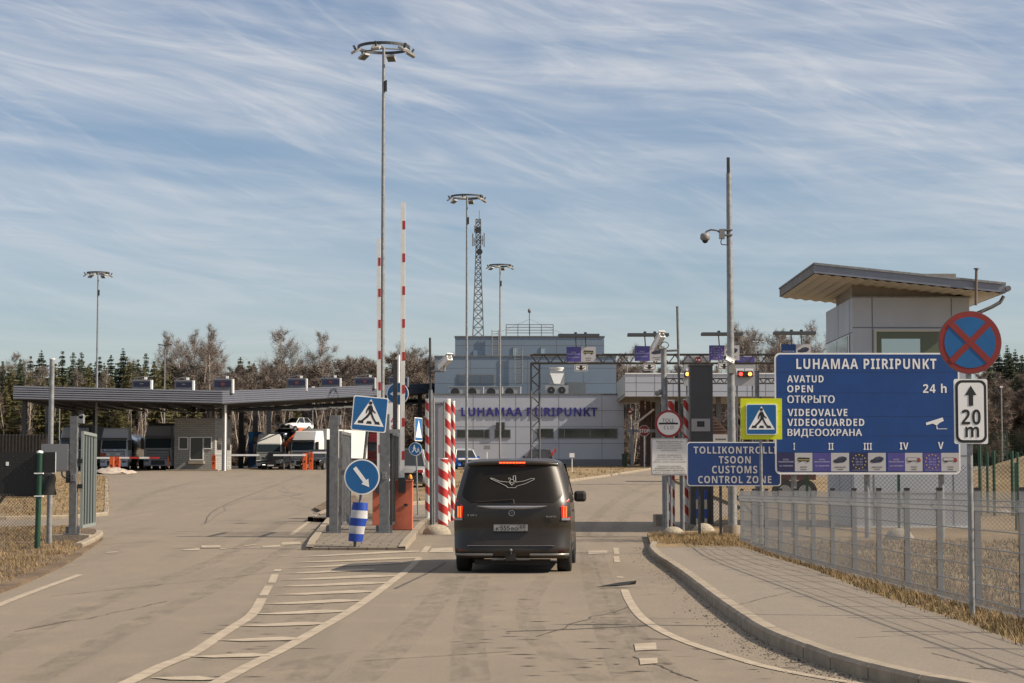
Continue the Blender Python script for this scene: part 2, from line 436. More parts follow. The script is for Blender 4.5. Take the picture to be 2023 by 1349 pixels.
def strip(pl, w, off=.0, side=1):           # ribbon beside a ground polyline -> two polylines
    a, b = [], []
    for i, p in enumerate(pl):
        q0 = Vector(pl[max(0, i - 1)]); q1 = Vector(pl[min(len(pl) - 1, i + 1)]); d = (q1 - q0).normalized()
        nn = Vector((d.y, -d.x)) * side; p = Vector(p)
        a.append(p + nn * off); b.append(p + nn * (off + w))
    return a, b
def smooth_line(pl, n=4):
    out = []
    P = [Vector(p) for p in pl]
    for i in range(len(P) - 1):
        p0, p1, p2, p3 = P[max(0, i - 1)], P[i], P[i + 1], P[min(len(P) - 1, i + 2)]
        for k in range(n):
            t = k / n
            out.append(.5 * ((2 * p1) + (p2 - p0) * t + (2 * p0 - 5 * p1 + 4 * p2 - p3) * t * t + (3 * p1 - p0 - 3 * p2 + p3) * t ** 3))
    out.append(P[-1]); return [(p.x, p.y) for p in out]
def kerb(name, pl, w=.15, h=.13, side=1, m=KERB, stone=1.0):
    L = [0]
    for p, q in zip(pl[:-1], pl[1:]): L.append(L[-1] + math.hypot(q[0] - p[0], q[1] - p[1]))
    k_ = max(2, round(L[-1] / stone)); ss = np.linspace(0, L[-1], k_ + 1)
    pl = list(zip(np.interp(ss, L, [p[0] for p in pl]).tolist(), np.interp(ss, L, [p[1] for p in pl]).tolist()))
    a0, b0_ = strip(pl, w, 0, side); mb = MB(); rnd = random.Random(4)
    a, b = [], []
    for i in range(len(pl) - 1):                              # each stone stops 7 mm short of the next
        for f in (0, 1):
            t_ = .007 if f == 0 else .993
            a.append(a0[i].lerp(a0[i + 1], t_)); b.append(b0_[i].lerp(b0_[i + 1], t_))
    n = len(a); va = []
    for p, q in zip(a, b):
        z0, z1 = gz(p.y), gz(q.y); d = rnd.uniform(-.006, .006)
        e = (q - p).normalized() * .025
        va += [(p.x, p.y, z0 - .1), (p.x + d, p.y, z0 + h - .03), (p.x + e.x, p.y + e.y, z0 + h + d * .5), (q.x, q.y, z1 + h), (q.x, q.y, z1 - .1)]
    f = []
    for i in range(0, n - 1, 2):
        f += [tuple(range(i * 5, i * 5 + 5)), tuple(range(i * 5 + 9, i * 5 + 4, -1))]
        for k in range(4):
            c = (i * 5 + k, i * 5 + k + 1, (i + 1) * 5 + k + 1, (i + 1) * 5 + k)
            f.append(c if side < 0 else c[::-1])
    mb.add(va, f, m)
    o = mb.build(name); o['kind'] = 'structure'; return a0, b0_

# pavement on the right with its curving kerb
kp = [(1287, 1081), (1283, 1096), (1324, 1129), (1354, 1152), (1405, 1195), (1455, 1233), (1506, 1268), (1556, 1291), (1607, 1311), (1657, 1329), (1708, 1344), (1800, 1368), (1960, 1398), (2200, 1425)]
kline = smooth_line([G(*p) for p in kp], 4)
ka, kb = kerb('kerb', kline, .15, .14, -1)
wr = [(1465, 1081), (1506, 1094), (1600, 1122), (1680, 1155), (1760, 1185), (1850, 1212), (1930, 1238), (2023, 1275), (2200, 1335), (2400, 1400)]
wline = [G(px, py, .13) for px, py in wr]
sheet('pavement', [(p.x, p.y) for p in kb] + wline[::-1] + [G(1290, 1081, .13)], .135, WALKM, .2)
# rough grass between pavement, gate and fence
verge = wline + [(9, 14.5), (60, 14.5), (60, 130), (9.5, 130), (7.6, 70), (5.2, 56), (4.4, 51.5), (3.2, 50.5), (3.0, 46.5), G(1287, 1079, .13)]
sheet('verge', verge, .115, GRASSM, .2)
# left verge, left lawn, middle lawn
lv = smooth_line([G(*p) for p in ((-700, 1400), (-300, 1270), (0, 1174), (60, 1150), (120, 1122), (172, 1090), (203, 1066), (196, 1052), (176, 1046))], 3)
sheet('dirt_verge', lv + [G(150, 1040), G(0, 1044), G(-600, 1050)], .05, DIRTM, .1)
lawn_px = [(-700, 1030), (0, 1027), (150, 1024), (214, 1018), (213, 985), (211, 946), (170, 938), (-700, 938)]
lawn = [G(*p) for p in lawn_px]
sheet('lawn', lawn, .10, GRASSM, .2)
kerb('kerb', [G(*p) for p in ((-700, 1031), (-200, 1029), (0, 1028), (75, 1026.5), (150, 1025), (215, 1019), (214, 985), (212, 946))], .14, .12, -1)
mid_px = [(786, 1000), (841, 996), (960, 977), (1100, 955), (1200, 941), (1300, 925), (1240, 921), (960, 922), (786, 924)]
sheet('lawn', [G(*p) for p in mid_px], .12, GRASSM, .2)
kerb('kerb', [G(*p) for p in ((786, 1001), (841, 997), (960, 978), (1100, 956), (1200, 942), (1302, 925.5))], .16, .14, -1)
# kerb piece at the left gate
kerb('kerb', smooth_line([G(*p) for p in ((163, 1086), (185, 1076), (203, 1064), (202, 1058))], 3), .16, .14, -1)
# traffic island of pavers, ramped to the road in front
I0 = 43.0
def isl_h(x, y): return .02 + .11 * max(0, min(1, (y - I0) / 3.2))
isl = [G(604, 1088), G(640, 1041), G(662, 1012), (-5.6, 60), (-3.3, 64), G(872, 1026), G(842, 1040), G(822, 1065), G(801, 1088)]
sheet('traffic_island', isl, .1, PAVE, .2, offf=isl_h)
def isl_kerb(pl, side):
    a, b = strip(pl, .15, 0, side); mb = MB(); va = []
    for p, q in zip(a, b):
        va += [(p.x, p.y, gz(p.y) - .1), (p.x, p.y, gz(p.y) + isl_h(0, p.y) + .025), (q.x, q.y, gz(q.y) + isl_h(0, q.y) + .022), (q.x, q.y, gz(q.y) - .1)]
    f = [(i * 4 + k, i * 4 + k + 1, (i + 1) * 4 + k + 1, (i + 1) * 4 + k) for i in range(len(pl) - 1) for k in range(3)]
    mb.add(va, f, KERB); o = mb.build('kerb'); o['kind'] = 'structure'
isl_kerb(smooth_line([isl[0], isl[1], isl[2], isl[3]], 4), 1)
isl_kerb(smooth_line([isl[8], isl[7], isl[6], isl[5]], 4), -1)
# second small kerbed patch behind the left gate leaf
sheet('traffic_island', [G(620, 1008), G(650, 992), G(700, 982), (-4.4, 66), (-5.2, 62.2)], .10, DIRTM, .2)

# painted markings (each sheet lies on the asphalt)
def make_paint():
    m, nt, b, n, noise, rng, mixc, mapv, bump, P = node_mat('worn road paint', .85)
    a = noise(P, 3.0, 8, .75); d = noise(P, 28, 4, .7)
    c = mixc(rng(a, .38, .70, .1, .9), (.42, .35, .265), (.21, .17, .122)); c = mixc(rng(d, .5, .75, 0, .5), c, (.15, .12, .088))
    nt.links.new(c, b.inputs['Base Color']); return m
PAINT = make_paint()
mk = MB()
def mark_poly(px):
    pts = [G(*p) for p in px]; mk.add([(x, y, gz(y) + .0205) for x, y in pts], [tuple(range(len(pts)))], PAINT)
def mark_line(px, w, lift=.018, m=PAINT, mb=None, n=4):
    pl = smooth_line([G(*p) for p in px], n); a, b = strip(pl, w, -w / 2, 1)
    va = []
    for p, q in zip(a, b): va += [(p.x, p.y, gz(p.y) + lift), (q.x, q.y, gz(q.y) + lift)]
    (mb or mk).add(va, [(2 * i, 2 * i + 1, 2 * i + 3, 2 * i + 2) for i in range(len(pl) - 1)], m)
def z2(u, v): return (u / 2.023, 1000 + v / 2.023)
mark_line([z2(430, 745), z2(525, 706), z2(648, 645), z2(770, 595), z2(868, 530), z2(938, 485), z2(1008, 437), z2(1047, 373)], .13)
for a, b in (((1052, 362), (1075, 322)), ((1085, 310), (1100, 275)), ((1107, 264), (1112, 256)), ((1118, 202), (1145, 200))): mark_line([z2(*a), z2(*b)], .12, n=1)
mark_line([z2(790, 745), z2(882, 706), z2(1005, 640), z2(1135, 575), z2(1285, 490), z2(1405, 420), z2(1505, 350), z2(1585, 290), z2(1632, 255), z2(1675, 210)], .13)
mark_line([z2(1692, 188), z2(1712, 162)], .13, n=1)
HT = [(600, 693, 860, 700), (755, 608, 1080, 603), (865, 542, 1205, 537), (945, 483, 1310, 475), (1000, 436, 1390, 425), (1050, 395, 1440, 382), (1090, 358, 1500, 345),
      (1100, 325, 1550, 310), (1115, 298, 1585, 282), (1130, 273, 1500, 256), (1138, 250, 1610, 230), (1140, 229, 1680, 209), (1155, 206, 1675, 183)]
for i, (x0, y0, x1, y1) in enumerate(HT):
    t = 10.5 - i * .5
    mark_poly([z2(x0, y0 + 1), z2(x0 + (x1 - x0) * .3, y0 + (y1 - y0) * .3 + t * .75), z2(x0 + (x1 - x0) * .8, y0 + (y1 - y0) * .8 + t * .6), z2(x1, y1 + 2), z2(x1, y1 - 2), z2(x0 + (x1 - x0) * .75, y0 + (y1 - y0) * .75 - t), z2(x0 + (x1 - x0) * .3, y0 + (y1 - y0) * .3 - t * .3)])
for q in (((805, 160), (880, 159), (883, 168), (805, 170)), ((735, 175), (800, 170), (795, 179), (730, 180)), ((1045, 162), (1120, 158), (1120, 165), (1050, 168)), ((1125, 148), (1200, 144), (1203, 154), (1125, 158)),
          ((880, 171), (905, 170), (905, 174), (880, 175)), ((975, 160), (1020, 156), (1020, 159), (975, 163)), ((425, 187), (470, 184), (470, 188), (425, 191)), ((1725, 172), (1810, 168), (1812, 188), (1715, 188))): mark_poly([z2(*p) for p in q])
mark_line([z2(-20, 406), z2(80, 366), z2(180, 328), z2(250, 303), z2(320, 277)], .12)
mark_line([z2(1165, 117), z2(1210, 82), z2(1240, 60)], .12)
def z3(u, v): return (1000 + u / 1.9775, 1000 + v / 1.9775)
mark_line([z3(462, 330), z3(480, 372), z3(520, 430), z3(590, 482), z3(700, 535), z3(850, 585), z3(1000, 630), z3(1180, 668), z3(1400, 705)], .11)
for a, b in (((428, 165), (432, 190)), ((430, 200), (434, 222)), ((440, 278), (450, 284))): mark_line([z3(*a), z3(*b)], .11, n=1)
for q in (((500, 545), (585, 541), (588, 568), (505, 573)), ((520, 604), (590, 600), (592, 622), (524, 628)), ((320, 178), (395, 176), (395, 188), (320, 190))): mark_poly([z3(*p) for p in q])
o = mk.build('road_markings'); o['kind'] = 'structure'
TAR = mat('tar and damp streaks', (.075, .06, .048), .8, 0, .4, 3)
ck = MB()
for q, w in (([(1190, 1223), (1290, 1224), (1440, 1225)], .018), ([(1000, 1250), (1120, 1246), (1290, 1238)], .05), ([(405, 1035), (430, 1005), (520, 968), (600, 938)], .04), ([(880, 900 + 212), (860, 1125), (780, 1165)], .05),
             ([(400, 1010), (520, 1006), (640, 1004)], .03), ([(320, 1101), (420, 1099), (560, 1094)], .025), ([(190, 1078), (300, 1072), (420, 1070)], .03), ([(215, 970), (300, 966), (390, 962)], .04),
             ([(1110, 1060), (1200, 1063), (1300, 1066)], .05), ([(1130, 1095), (1220, 1096), (1300, 1095)], .03)):
    mark_line(q, w, .016, TAR, ck)
rnd = random.Random(9)
for _ in range(150):                                           # short scraps of rubber and grit left on the asphalt
    px, py = rnd.choice(((rnd.uniform(1040, 1240), rnd.uniform(1190, 1340)), (rnd.uniform(1240, 1700), rnd.uniform(1150, 1349)), (rnd.uniform(400, 640), rnd.uniform(1200, 1349)), (rnd.uniform(900, 1060), rnd.uniform(1130, 1300))))
    x, y = G(px, py); ka_, kb_ = rnd.uniform(.03, .16), rnd.uniform(.01, .03)
    if any((p.y - y) ** 2 < .2 and p.x < x + .2 for p in kb): continue
    ck.add([(x - ka_, y, gz(y) + .0165), (x, y - kb_, gz(y) + .0165), (x + ka_, y + kb_ * .3, gz(y) + .0165), (x, y + kb_, gz(y) + .0165)], [(0, 1, 2, 3)], TAR)
def crack(px0, py0, px1, py1, w, seed):                       # wandering crack between two ground points
    r = random.Random(seed); p, q = Vector(G(px0, py0)), Vector(G(px1, py1)); n = 26; va = []; off = 0
    for i in range(n + 1):
        off = off * .75 + r.gauss(0, .05) * (q - p).length * .12; c = p.lerp(q, i / n); d = (q - p).normalized(); nn = Vector((d.y, -d.x)); c = c + nn * off * math.sin(math.pi * i / n); ww = w * r.uniform(.3, 1.2)
        for s in (-1, 1): e = c + nn * s * ww / 2; va.append((e.x, e.y, gz(e.y) + .0168))
    ck.add(va, [(2 * i, 2 * i + 1, 2 * i + 3, 2 * i + 2) for i in range(n)], TAR)
for i, q in enumerate(((395, 1040, 640, 930), (30, 1250, 330, 1190), (700, 1310, 1010, 1290), (1060, 1260, 1250, 1200), (560, 960, 640, 1030), (240, 1000, 560, 985), (100, 1180, 560, 1130), (1130, 1030, 1300, 1010), (820, 1180, 1000, 1165), (1250, 1300, 1380, 1349), (330, 1062, 600, 1050))): crack(*q, .022, i)
def slab_crack(px0, py0, px1, py1, w, seed):
    r = random.Random(seed); p, q = Vector(G(px0, py0, .135)), Vector(G(px1, py1, .135)); n = 20; va = []; off = 0
    for i in range(n + 1):
        off = off * .7 + r.gauss(0, .05) * (q - p).length * .12; c = p.lerp(q, i / n); d = (q - p).normalized(); nn = Vector((d.y, -d.x)); c = c + nn * off * math.sin(math.pi * i / n); ww = w * r.uniform(.3, 1.2)
        for s in (-1, 1): e = c + nn * s * ww / 2; va.append((e.x, e.y, gz(e.y) + .1385))
    ck.add(va, [(2 * i, 2 * i + 1, 2 * i + 3, 2 * i + 2) for i in range(n)], TAR)
for i, q in enumerate(((1560, 1170, 1440, 1200), (1690, 1260, 1930, 1250), (1480, 1110, 1640, 1140), (1840, 1290, 1990, 1330), (1380, 1110, 1500, 1104))): slab_crack(*q, .018, i + 40)
o = ck.build('road_cracks'); o['kind'] = 'structure'
def make_tyre():
    m, nt, b, n, noise, rng, mixc, mapv, bump, P = node_mat('tyre marks and patches', .85)
    b.inputs['Base Color'].default_value = (.05, .042, .034, 1)
    a = noise(mapv(P, (1, .25, 1)), 5, 6, .75, .6); q = n('ShaderNodeMath', operation='MULTIPLY'); nt.links.new(rng(a, .42, .72), q.inputs[0]); q.inputs[1].default_value = .24
    nt.links.new(q.outputs[0], b.inputs['Alpha']); return m
TYRE = make_tyre(); ty = MB()
for q, w in (([(60, 1349), (260, 1240), (430, 1160), (560, 1090), (640, 1040)], .3), ([(-40, 1300), (170, 1205), (370, 1130), (480, 1080), (560, 1030)], .3), ([(1180, 1349), (1090, 1290), (1050, 1240), (1045, 1190), (1080, 1140)], .28), ([(930, 1349), (925, 1260), (930, 1190), (950, 1140)], .32), ([(700, 1349), (800, 1260), (860, 1190), (900, 1140)], .34),
             ([(1250, 1349), (1215, 1280), (1190, 1210), (1170, 1150), (1160, 1090)], .3), ([(1330, 1349), (1270, 1280), (1225, 1210), (1200, 1150), (1180, 1090)], .26), ([(240, 1010), (300, 975), (400, 950), (480, 940)], .45), ([(1150, 1060), (1190, 1010), (1240, 975), (1290, 955)], .35), ([(1210, 1060), (1240, 1010), (1270, 985), (1300, 970)], .35)):
    mark_line(q, w, .0172, TYRE, ty, 8)
for q in ([(560, 1310), (700, 1290), (640, 1349), (500, 1349)], [(590, 1200), (640, 1196), (625, 1230), (560, 1235)], [(1150, 1228), (1290, 1226), (1295, 1243), (1180, 1248)], [(240, 1340), (330, 1330), (360, 1349), (230, 1349)], [(640, 1170), (720, 1160), (700, 1190), (620, 1200)], [(905, 1060), (1130, 1055), (1300, 1062), (1290, 1075), (1000, 1072)]):
    pts = [G(*p) for p in q]; ty.add([(x, y, gz(y) + .0176) for x, y in pts], [tuple(range(len(pts)))], TYRE)
o = ty.build('tyre_marks'); o['kind'] = 'structure'

# grit swept into the gutter and over the lane edge
gr = MB(); rnd = random.Random(31)
for _ in range(2600):
    i = rnd.randrange(len(kline) - 1); t_ = rnd.random(); x = kline[i][0] + (kline[i + 1][0] - kline[i][0]) * t_ - abs(rnd.gauss(0, .20)) - .02; y = kline[i][1] + (kline[i + 1][1] - kline[i][1]) * t_
    s = rnd.uniform(.004, .012) if rnd.random() < .97 else rnd.uniform(.012, .025); z = gz(y) + .012
    gr.add([(x - s, y - s * .6, z), (x + s, y - s, z), (x + s * .6, y + s, z), (x - s * .5, y + s * .8, z), (x + s * .1, y, z + s * 1.1)], [(0, 1, 4), (1, 2, 4), (2, 3, 4), (3, 0, 4)], CONC if rnd.random() < .6 else TAR)
o = gr.build('gravel'); o['kind'] = 'stuff'
# dry grass blades
def blades(name, region, n, h, hoff, seed, w=.012, mt_=STRAW):
    r = random.Random(seed); mb = MB(); va, fa = [], []
    xs = [p[0] for p in region]; ys = [p[1] for p in region]
    def inside(x, y):
        c = False; j = len(region) - 1
        for i in range(len(region)):
            xi, yi = region[i]; xj, yj = region[j]
            if (yi > y) != (yj > y) and x < (xj - xi) * (y - yi) / (yj - yi) + xi: c = not c
            j = i
        return c
    while len(fa) < n:
        x, y = r.uniform(min(xs), max(xs)), r.uniform(min(ys), max(ys))
        if not inside(x, y): continue
        z = gz(y) + hoff - .01
        for _ in range(r.randint(3, 7)):
            bx, by = x + r.gauss(0, .05), y + r.gauss(0, .05); hh = h * r.uniform(.4, 1.3); a = r.uniform(0, 6.28); l = r.uniform(.2, 1.1) * hh
            k = len(va); c, s_ = math.cos(a + 1.57) * w / 2, math.sin(a + 1.57) * w / 2
            va += [(bx - c, by - s_, z), (bx + c, by + s_, z), (bx + math.cos(a) * l, by + math.sin(a) * l, z + hh)]; fa.append((k, k + 1, k + 2))
    mb.add(va, fa, mt_); o = mb.build(name); o['kind'] = 'stuff'; return o
band = wline + [(x + .75 + .02 * y, y + .1) for x, y in wline[::-1]]
blades('dry_grass', band, 14000, .11, .115, 1)
GREENB = mat('young green blades', (.10, .115, .03), .9, 0, .4, 2); DEADB = mat('dead brown blades', (.13, .085, .045), .9, 0, .4, 2)
blades('young_grass', band, 2200, .07, .115, 21, .014, GREENB); blades('dead_grass', band, 6000, .09, .115, 22, .016, DEADB); blades('dead_grass', [(5.4, 15), (14, 15), (16, 46), (5.2, 46)], 22000, .07, .115, 23, .02, DEADB); blades('young_grass', [(5.5, 24), (12, 24), (13, 46), (5.2, 46)], 5000, .07, .115, 24, .018, GREENB)
blades('dry_grass', [(3.1, 44.9), (5.1, 43.5), (5.0, 49), (3.2, 50)], 6000, .10, .115, 2)
blades('dry_grass', [(5.4, 15), (14, 15), (16, 46), (5.2, 46)], 42000, .10, .115, 3, .016)
blades('dry_grass', [G(0, 1160), G(120, 1110), G(170, 1080), G(150, 1045), G(0, 1045), G(-60, 1100)], 8000, .08, .05, 4, .014)
blades('dry_grass', lawn[1:7] + [(-19, 70)], 9000, .09, .10, 5, .03)
blades('dry_grass', [G(*p) for p in mid_px], 9000, .14, .12, 6, .05)

# ------------------------------------------------------------------ signs
def man(m, cx, cz, s, y, M=None, mt_=BLACK):               # walking figure, s = height
    def q(pts): m.flat([(cx + a * s, cz + b * s) for a, b in pts], y, mt_, M)
    q([(a - .02, b + .91) for a, b in circ(0, 0, .085, 12)])
    q([(-.10, .78), (.05, .82), (.12, .66), (.10, .42), (-.07, .42), (-.08, .60)])
    q([(.06, .80), (.13, .60), (.27, .47), (.24, .42), (.07, .55)])
    q([(-.10, .78), (-.19, .58), (-.21, .40), (-.16, .40), (-.12, .55), (-.05, .64)])
    q([(-.07, .44), (.06, .44), (-.08, .22), (-.30, .02), (-.36, .0), (-.40, .05), (-.20, .25)])
    q([(.0, .44), (.10, .44), (.20, .22), (.33, .03), (.40, .03), (.38, -.02), (.27, -.03), (.11, .20)])
def crossing_face(m, cx, cz, w, y, M=None):                # blue face, white triangle, figure and stripes
    h = w / 2
    m.plate(rrect(cx - h, cz - h, cx + h, cz + h, w * .06), y, y + .02, CREAM, M)
    m.flat(rrect(cx - h * .94, cz - h * .94, cx + h * .94, cz + h * .94, w * .05), y - .003, SBLUE2, M)
    m.flat([(cx, cz + h * .86), (cx + h * .86, cz - h * .66), (cx - h * .86, cz - h * .66)], y - .006, CREAM, M)
    man(m, cx + w * .01, cz - h * .46, w * .60, y - .009, M)
    for k in (-1, 0, 1):
        a = cx + k * w * .24; m.flat([(a - w * .05 + k * .01 * w, cz - h * .40), (a + w * .06 - k * .02 * w, cz - h * .40), (a + w * .085 , cz - h * .56), (a - w * .085, cz - h * .56)], y - .008, BLACK, M)
def arrow(m, cx, cz, L, w, hw, hl, ang, y, mt_, M=None):
    c, s = math.cos(ang), math.sin(ang)
    p = [(-L / 2, -w / 2), (L / 2 - hl, -w / 2), (L / 2 - hl, -hw / 2), (L / 2, 0), (L / 2 - hl, hw / 2), (L / 2 - hl, w / 2), (-L / 2, w / 2)]
    m.flat([(cx + a * c - b * s, cz + a * s + b * c) for a, b in p][::-1], y, mt_, M)

# no-stopping sign with distance plate, nearest on the right
b0 = base(1921, 1222, .115); D = b0.y
t = thing('road_sign', 'round red and blue no stopping sign above a white 20 m plate on a pole', 'road sign', b0)
m = MB(); xt, zt = W(1912, 640, D); m.cyl((b0.x, D, b0.z - .1), (xt, D, zt), .030, .030, 14, GALV); m.build('pole', t)
def spx(m, px0, py0, px1, py1, r, D, y0, y1, mt_):
    a, c = W(px0, py1, D); d, e = W(px1, py0, D); m.plate(rrect(a, c, d, e, r), y0, y1, mt_); return a, c, d, e
m = MB(); cx, cz = W(1914, 677, D); rr = 62.5 * D / FPX
m.plate(circ(cx, cz, rr, 48), D - .055, D - .035, GALVD); m.flat(circ(cx, cz, rr * .985, 48), D - .058, SRED); m.flat(circ(cx, cz, rr * .81, 48), D - .061, SBLUE2)
for a in (45, 135):
    c, s = math.cos(R(a)), math.sin(R(a)); L, w = rr * .86, rr * .095
    m.flat([(cx + c * i * L - s * j * w, cz + s * i * L + c * j * w) for i, j in ((-1, 1), (1, 1), (1, -1), (-1, -1))], D - .064 - a * 1e-5, SRED)
for k in (-.12, .12): m.box(cx - .06, cx + .06, D - .035, D + .04, cz + k - .02, cz + k + .02, GALV)
m.build('sign_disc', t)
m = MB(); a, c, d, e = spx(m, 1884, 749, 1948, 877, .02, D, D - .055, D - .035, CREAM)
m.flat(rrect(a + .012, c + .012, d - .012, e - .012, .07), D - .058, BLACK); m.flat(rrect(a + .04, c + .04, d - .04, e - .04, .05), D - .061, CREAM)
ax, az = W(1915.5, 782, D); arrow(m, ax, az, 40 * D / FPX, 9 * D / FPX, 23 * D / FPX, 19 * D / FPX, R(90), D - .064, BLACK)
text_px(m, '20', 1897, 1935, 809, 839, D, BLACK, .03, 1.1, .064); text_px(m, 'm', 1904.5, 1932, 843, 864, D, BLACK, .035, 1, .064)
m.build('distance_plate', t)

# yellow-bordered crossing sign
b0 = base(1505.5, 1088, .08); D = b0.y
t = thing('road_sign', 'pedestrian crossing sign on a fluorescent yellow square backing at the fence end', 'road sign', b0)
m = MB(); m.cyl((b0.x, D, b0.z - .1), (W(1502, 800, D)[0], D, W(1502, 800, D)[1]), .030, None, 14, GALV); m.build('pole', t)
m = MB(); spx(m, 1463, 787, 1544, 868, .015, D, D - .05, D - .038, YELL)
for k in (812, 843): a, c = W(1463, k, D); d, _ = W(1544, k, D); m.box(a + .01, d - .01, D - .0515, D - .049, c - .002, c + .002, mat('seam', (.35, .40, .01), .6))
m.build('backing_plate', t)
m = MB(); cx, cz = W(1503.5, 828.5, D); crossing_face(m, cx, cz, 61 * D / FPX, D - .075); m.build('sign_plate', t)

# big blue border point board
D = 47.6
x0, z1 = W(1530, 697, D); x1, z0 = W(1898, 937, D)
t = thing('information_board', 'large blue LUHAMAA PIIRIPUNKT opening hours board with five lane panels along its foot', 'signboard', ((x0 + x1) / 2, D, gz(D)))
for px in (1569, 1714, 1861):
    m = MB(); x = W(px, 900, D)[0]; m.cyl((x, D + .12, gz(D) - .2), (x, D + .12, z1 - .05), .065, None, 14, GALV); m.build('leg', t)
m = MB(); m.plate(rrect(x0, z0, x1, z1, .12, 6), D, D + .05, CREAM); m.flat(rrect(x0 + .035, z0 + .05, x1 - .035, z1 - .035, .10, 6), D - .003, SBLUE)
SEAM = mat('board seam', (.006, .03, .10), .6)
for px, py in ((0, 735), (0, 776), (0, 822.5), (0, 861), (0, 893.5)):
    z = W(1700, py, D)[1]; m.box(x0 + .04, x1 - .04, D - .0045, D - .002, z - .003, z + .003, SEAM)
m.build('board', t)
for s, a, b, c, d in (('LUHAMAA PIIRIPUNKT', 1573, 1850, 708.6, 729), ('AVATUD', 1555, 1627, 741.5, 755.5), ('OPEN', 1555, 1606, 761, 775), ('ОТКРЫТО', 1555, 1649, 781, 796), ('24 h', 1823, 1870, 758, 776),
                      ('VIDEOVALVE', 1556, 1674, 807.5, 822), ('VIDEOGUARDED', 1555.5, 1707.5, 827, 841.5), ('ВИДЕООХРАНА', 1555.5, 1703, 847, 864),
                      ('I', 1567.5, 1570.5, 875, 888.5), ('II', 1636.5, 1646.5, 875, 888.5), ('III', 1706, 1722.5, 875, 888.5), ('IV', 1777.5, 1794.5, 874, 888), ('V', 1853, 1864, 873, 887)):
    m = MB(); text_px(m, s, a, b, c, d, D, CREAM, .018, 1.12, .008); m.build('lettering', t)
m = MB()
def pxpoly(m, pts, D, y, mt_): m.flat([W(a, b, D) for a, b in pts][::1], y, mt_)
pxpoly(m, [(1829, 835), (1862, 824.5), (1864.5, 831), (1855, 836), (1851, 840.5), (1842, 836.5), (1830, 840)][::-1], D, D - .008, CREAM)
pxpoly(m, [(1851, 841), (1852.5, 846.5), (1871, 846.5), (1871, 847.6), (1850.5, 847.6), (1849.5, 841)][::-1], D, D - .008, CREAM)
m.build('camera_symbol', t)
def star(cx, cz, r): return [(cx + (r if k % 2 == 0 else r * .42) * math.sin(math.pi * k / 5), cz + (r if k % 2 == 0 else r * .42) * math.cos(math.pi * k / 5)) for k in range(10)]
GOLD = mat('star yellow', (.55, .42, .06), .5)
LILAC = mat('pale lilac lettering', (.42, .42, .58), .5)
CARD = mat('panel white', (.46, .45, .46), .45)
def vehicle_icon(m, kind, x, z, s, y):
    if kind == 'bus':
        m.flat([(x - .36 * s, z + .10 * s), (x - .32 * s, z + .17 * s), (x + .36 * s, z + .15 * s), (x + .36 * s, z - .06 * s), (x - .36 * s, z - .04 * s)], y, BLACK)
        m.flat([(x - .34 * s, z - .0 * s), (x - .34 * s, z + .07 * s), (x + .34 * s, z + .06 * s), (x + .34 * s, z - .01 * s)], y - .002, mat('icon ochre', (.30, .26, .10), .5))
        for k in (-.22, .24): m.flat(circ(x + k * s, z - .07 * s, .055 * s, 10), y - .003, BLACK)
    elif kind == 'car':
        m.flat([(x - .40 * s, z - .12 * s), (x - .38 * s, z + .02 * s), (x - .22 * s, z + .07 * s), (x - .10 * s, z + .18 * s), (x + .14 * s, z + .23 * s), (x + .38 * s, z + .16 * s), (x + .40 * s, z + .03 * s), (x + .2 * s, z - .12 * s), (x - .1 * s, z - .16 * s)], y, mat('icon navy', (.03, .035, .07), .5))
        m.flat([(x - .16 * s, z + .08 * s), (x - .08 * s, z + .16 * s), (x + .12 * s, z + .19 * s), (x + .10 * s, z + .10 * s)], y - .002, GLASSR)
        for k in (-.2, .25): m.flat(circ(x + k * s, z - .10 * s + (k > 0) * .06 * s, .06 * s, 10), y - .003, BLACK)
    else:
        m.flat([(x - .42 * s, z - .06 * s), (x - .42 * s, z + .16 * s), (x + .20 * s, z + .16 * s), (x + .20 * s, z - .06 * s)], y, BLACK)
        m.flat([(x - .40 * s, z - .02 * s), (x - .40 * s, z + .14 * s), (x + .18 * s, z + .14 * s), (x + .18 * s, z - .02 * s)], y - .002, CARD)
        m.flat([(x + .22 * s, z - .08 * s), (x + .22 * s, z + .15 * s), (x + .34 * s, z + .15 * s), (x + .42 * s, z + .03 * s), (x + .42 * s, z - .08 * s)], y - .001, mat('icon red', (.30, .05, .04), .5))
        for k in (-.3, -.2, .28): m.flat(circ(x + k * s, z - .09 * s, .045 * s, 10), y - .003, BLACK)
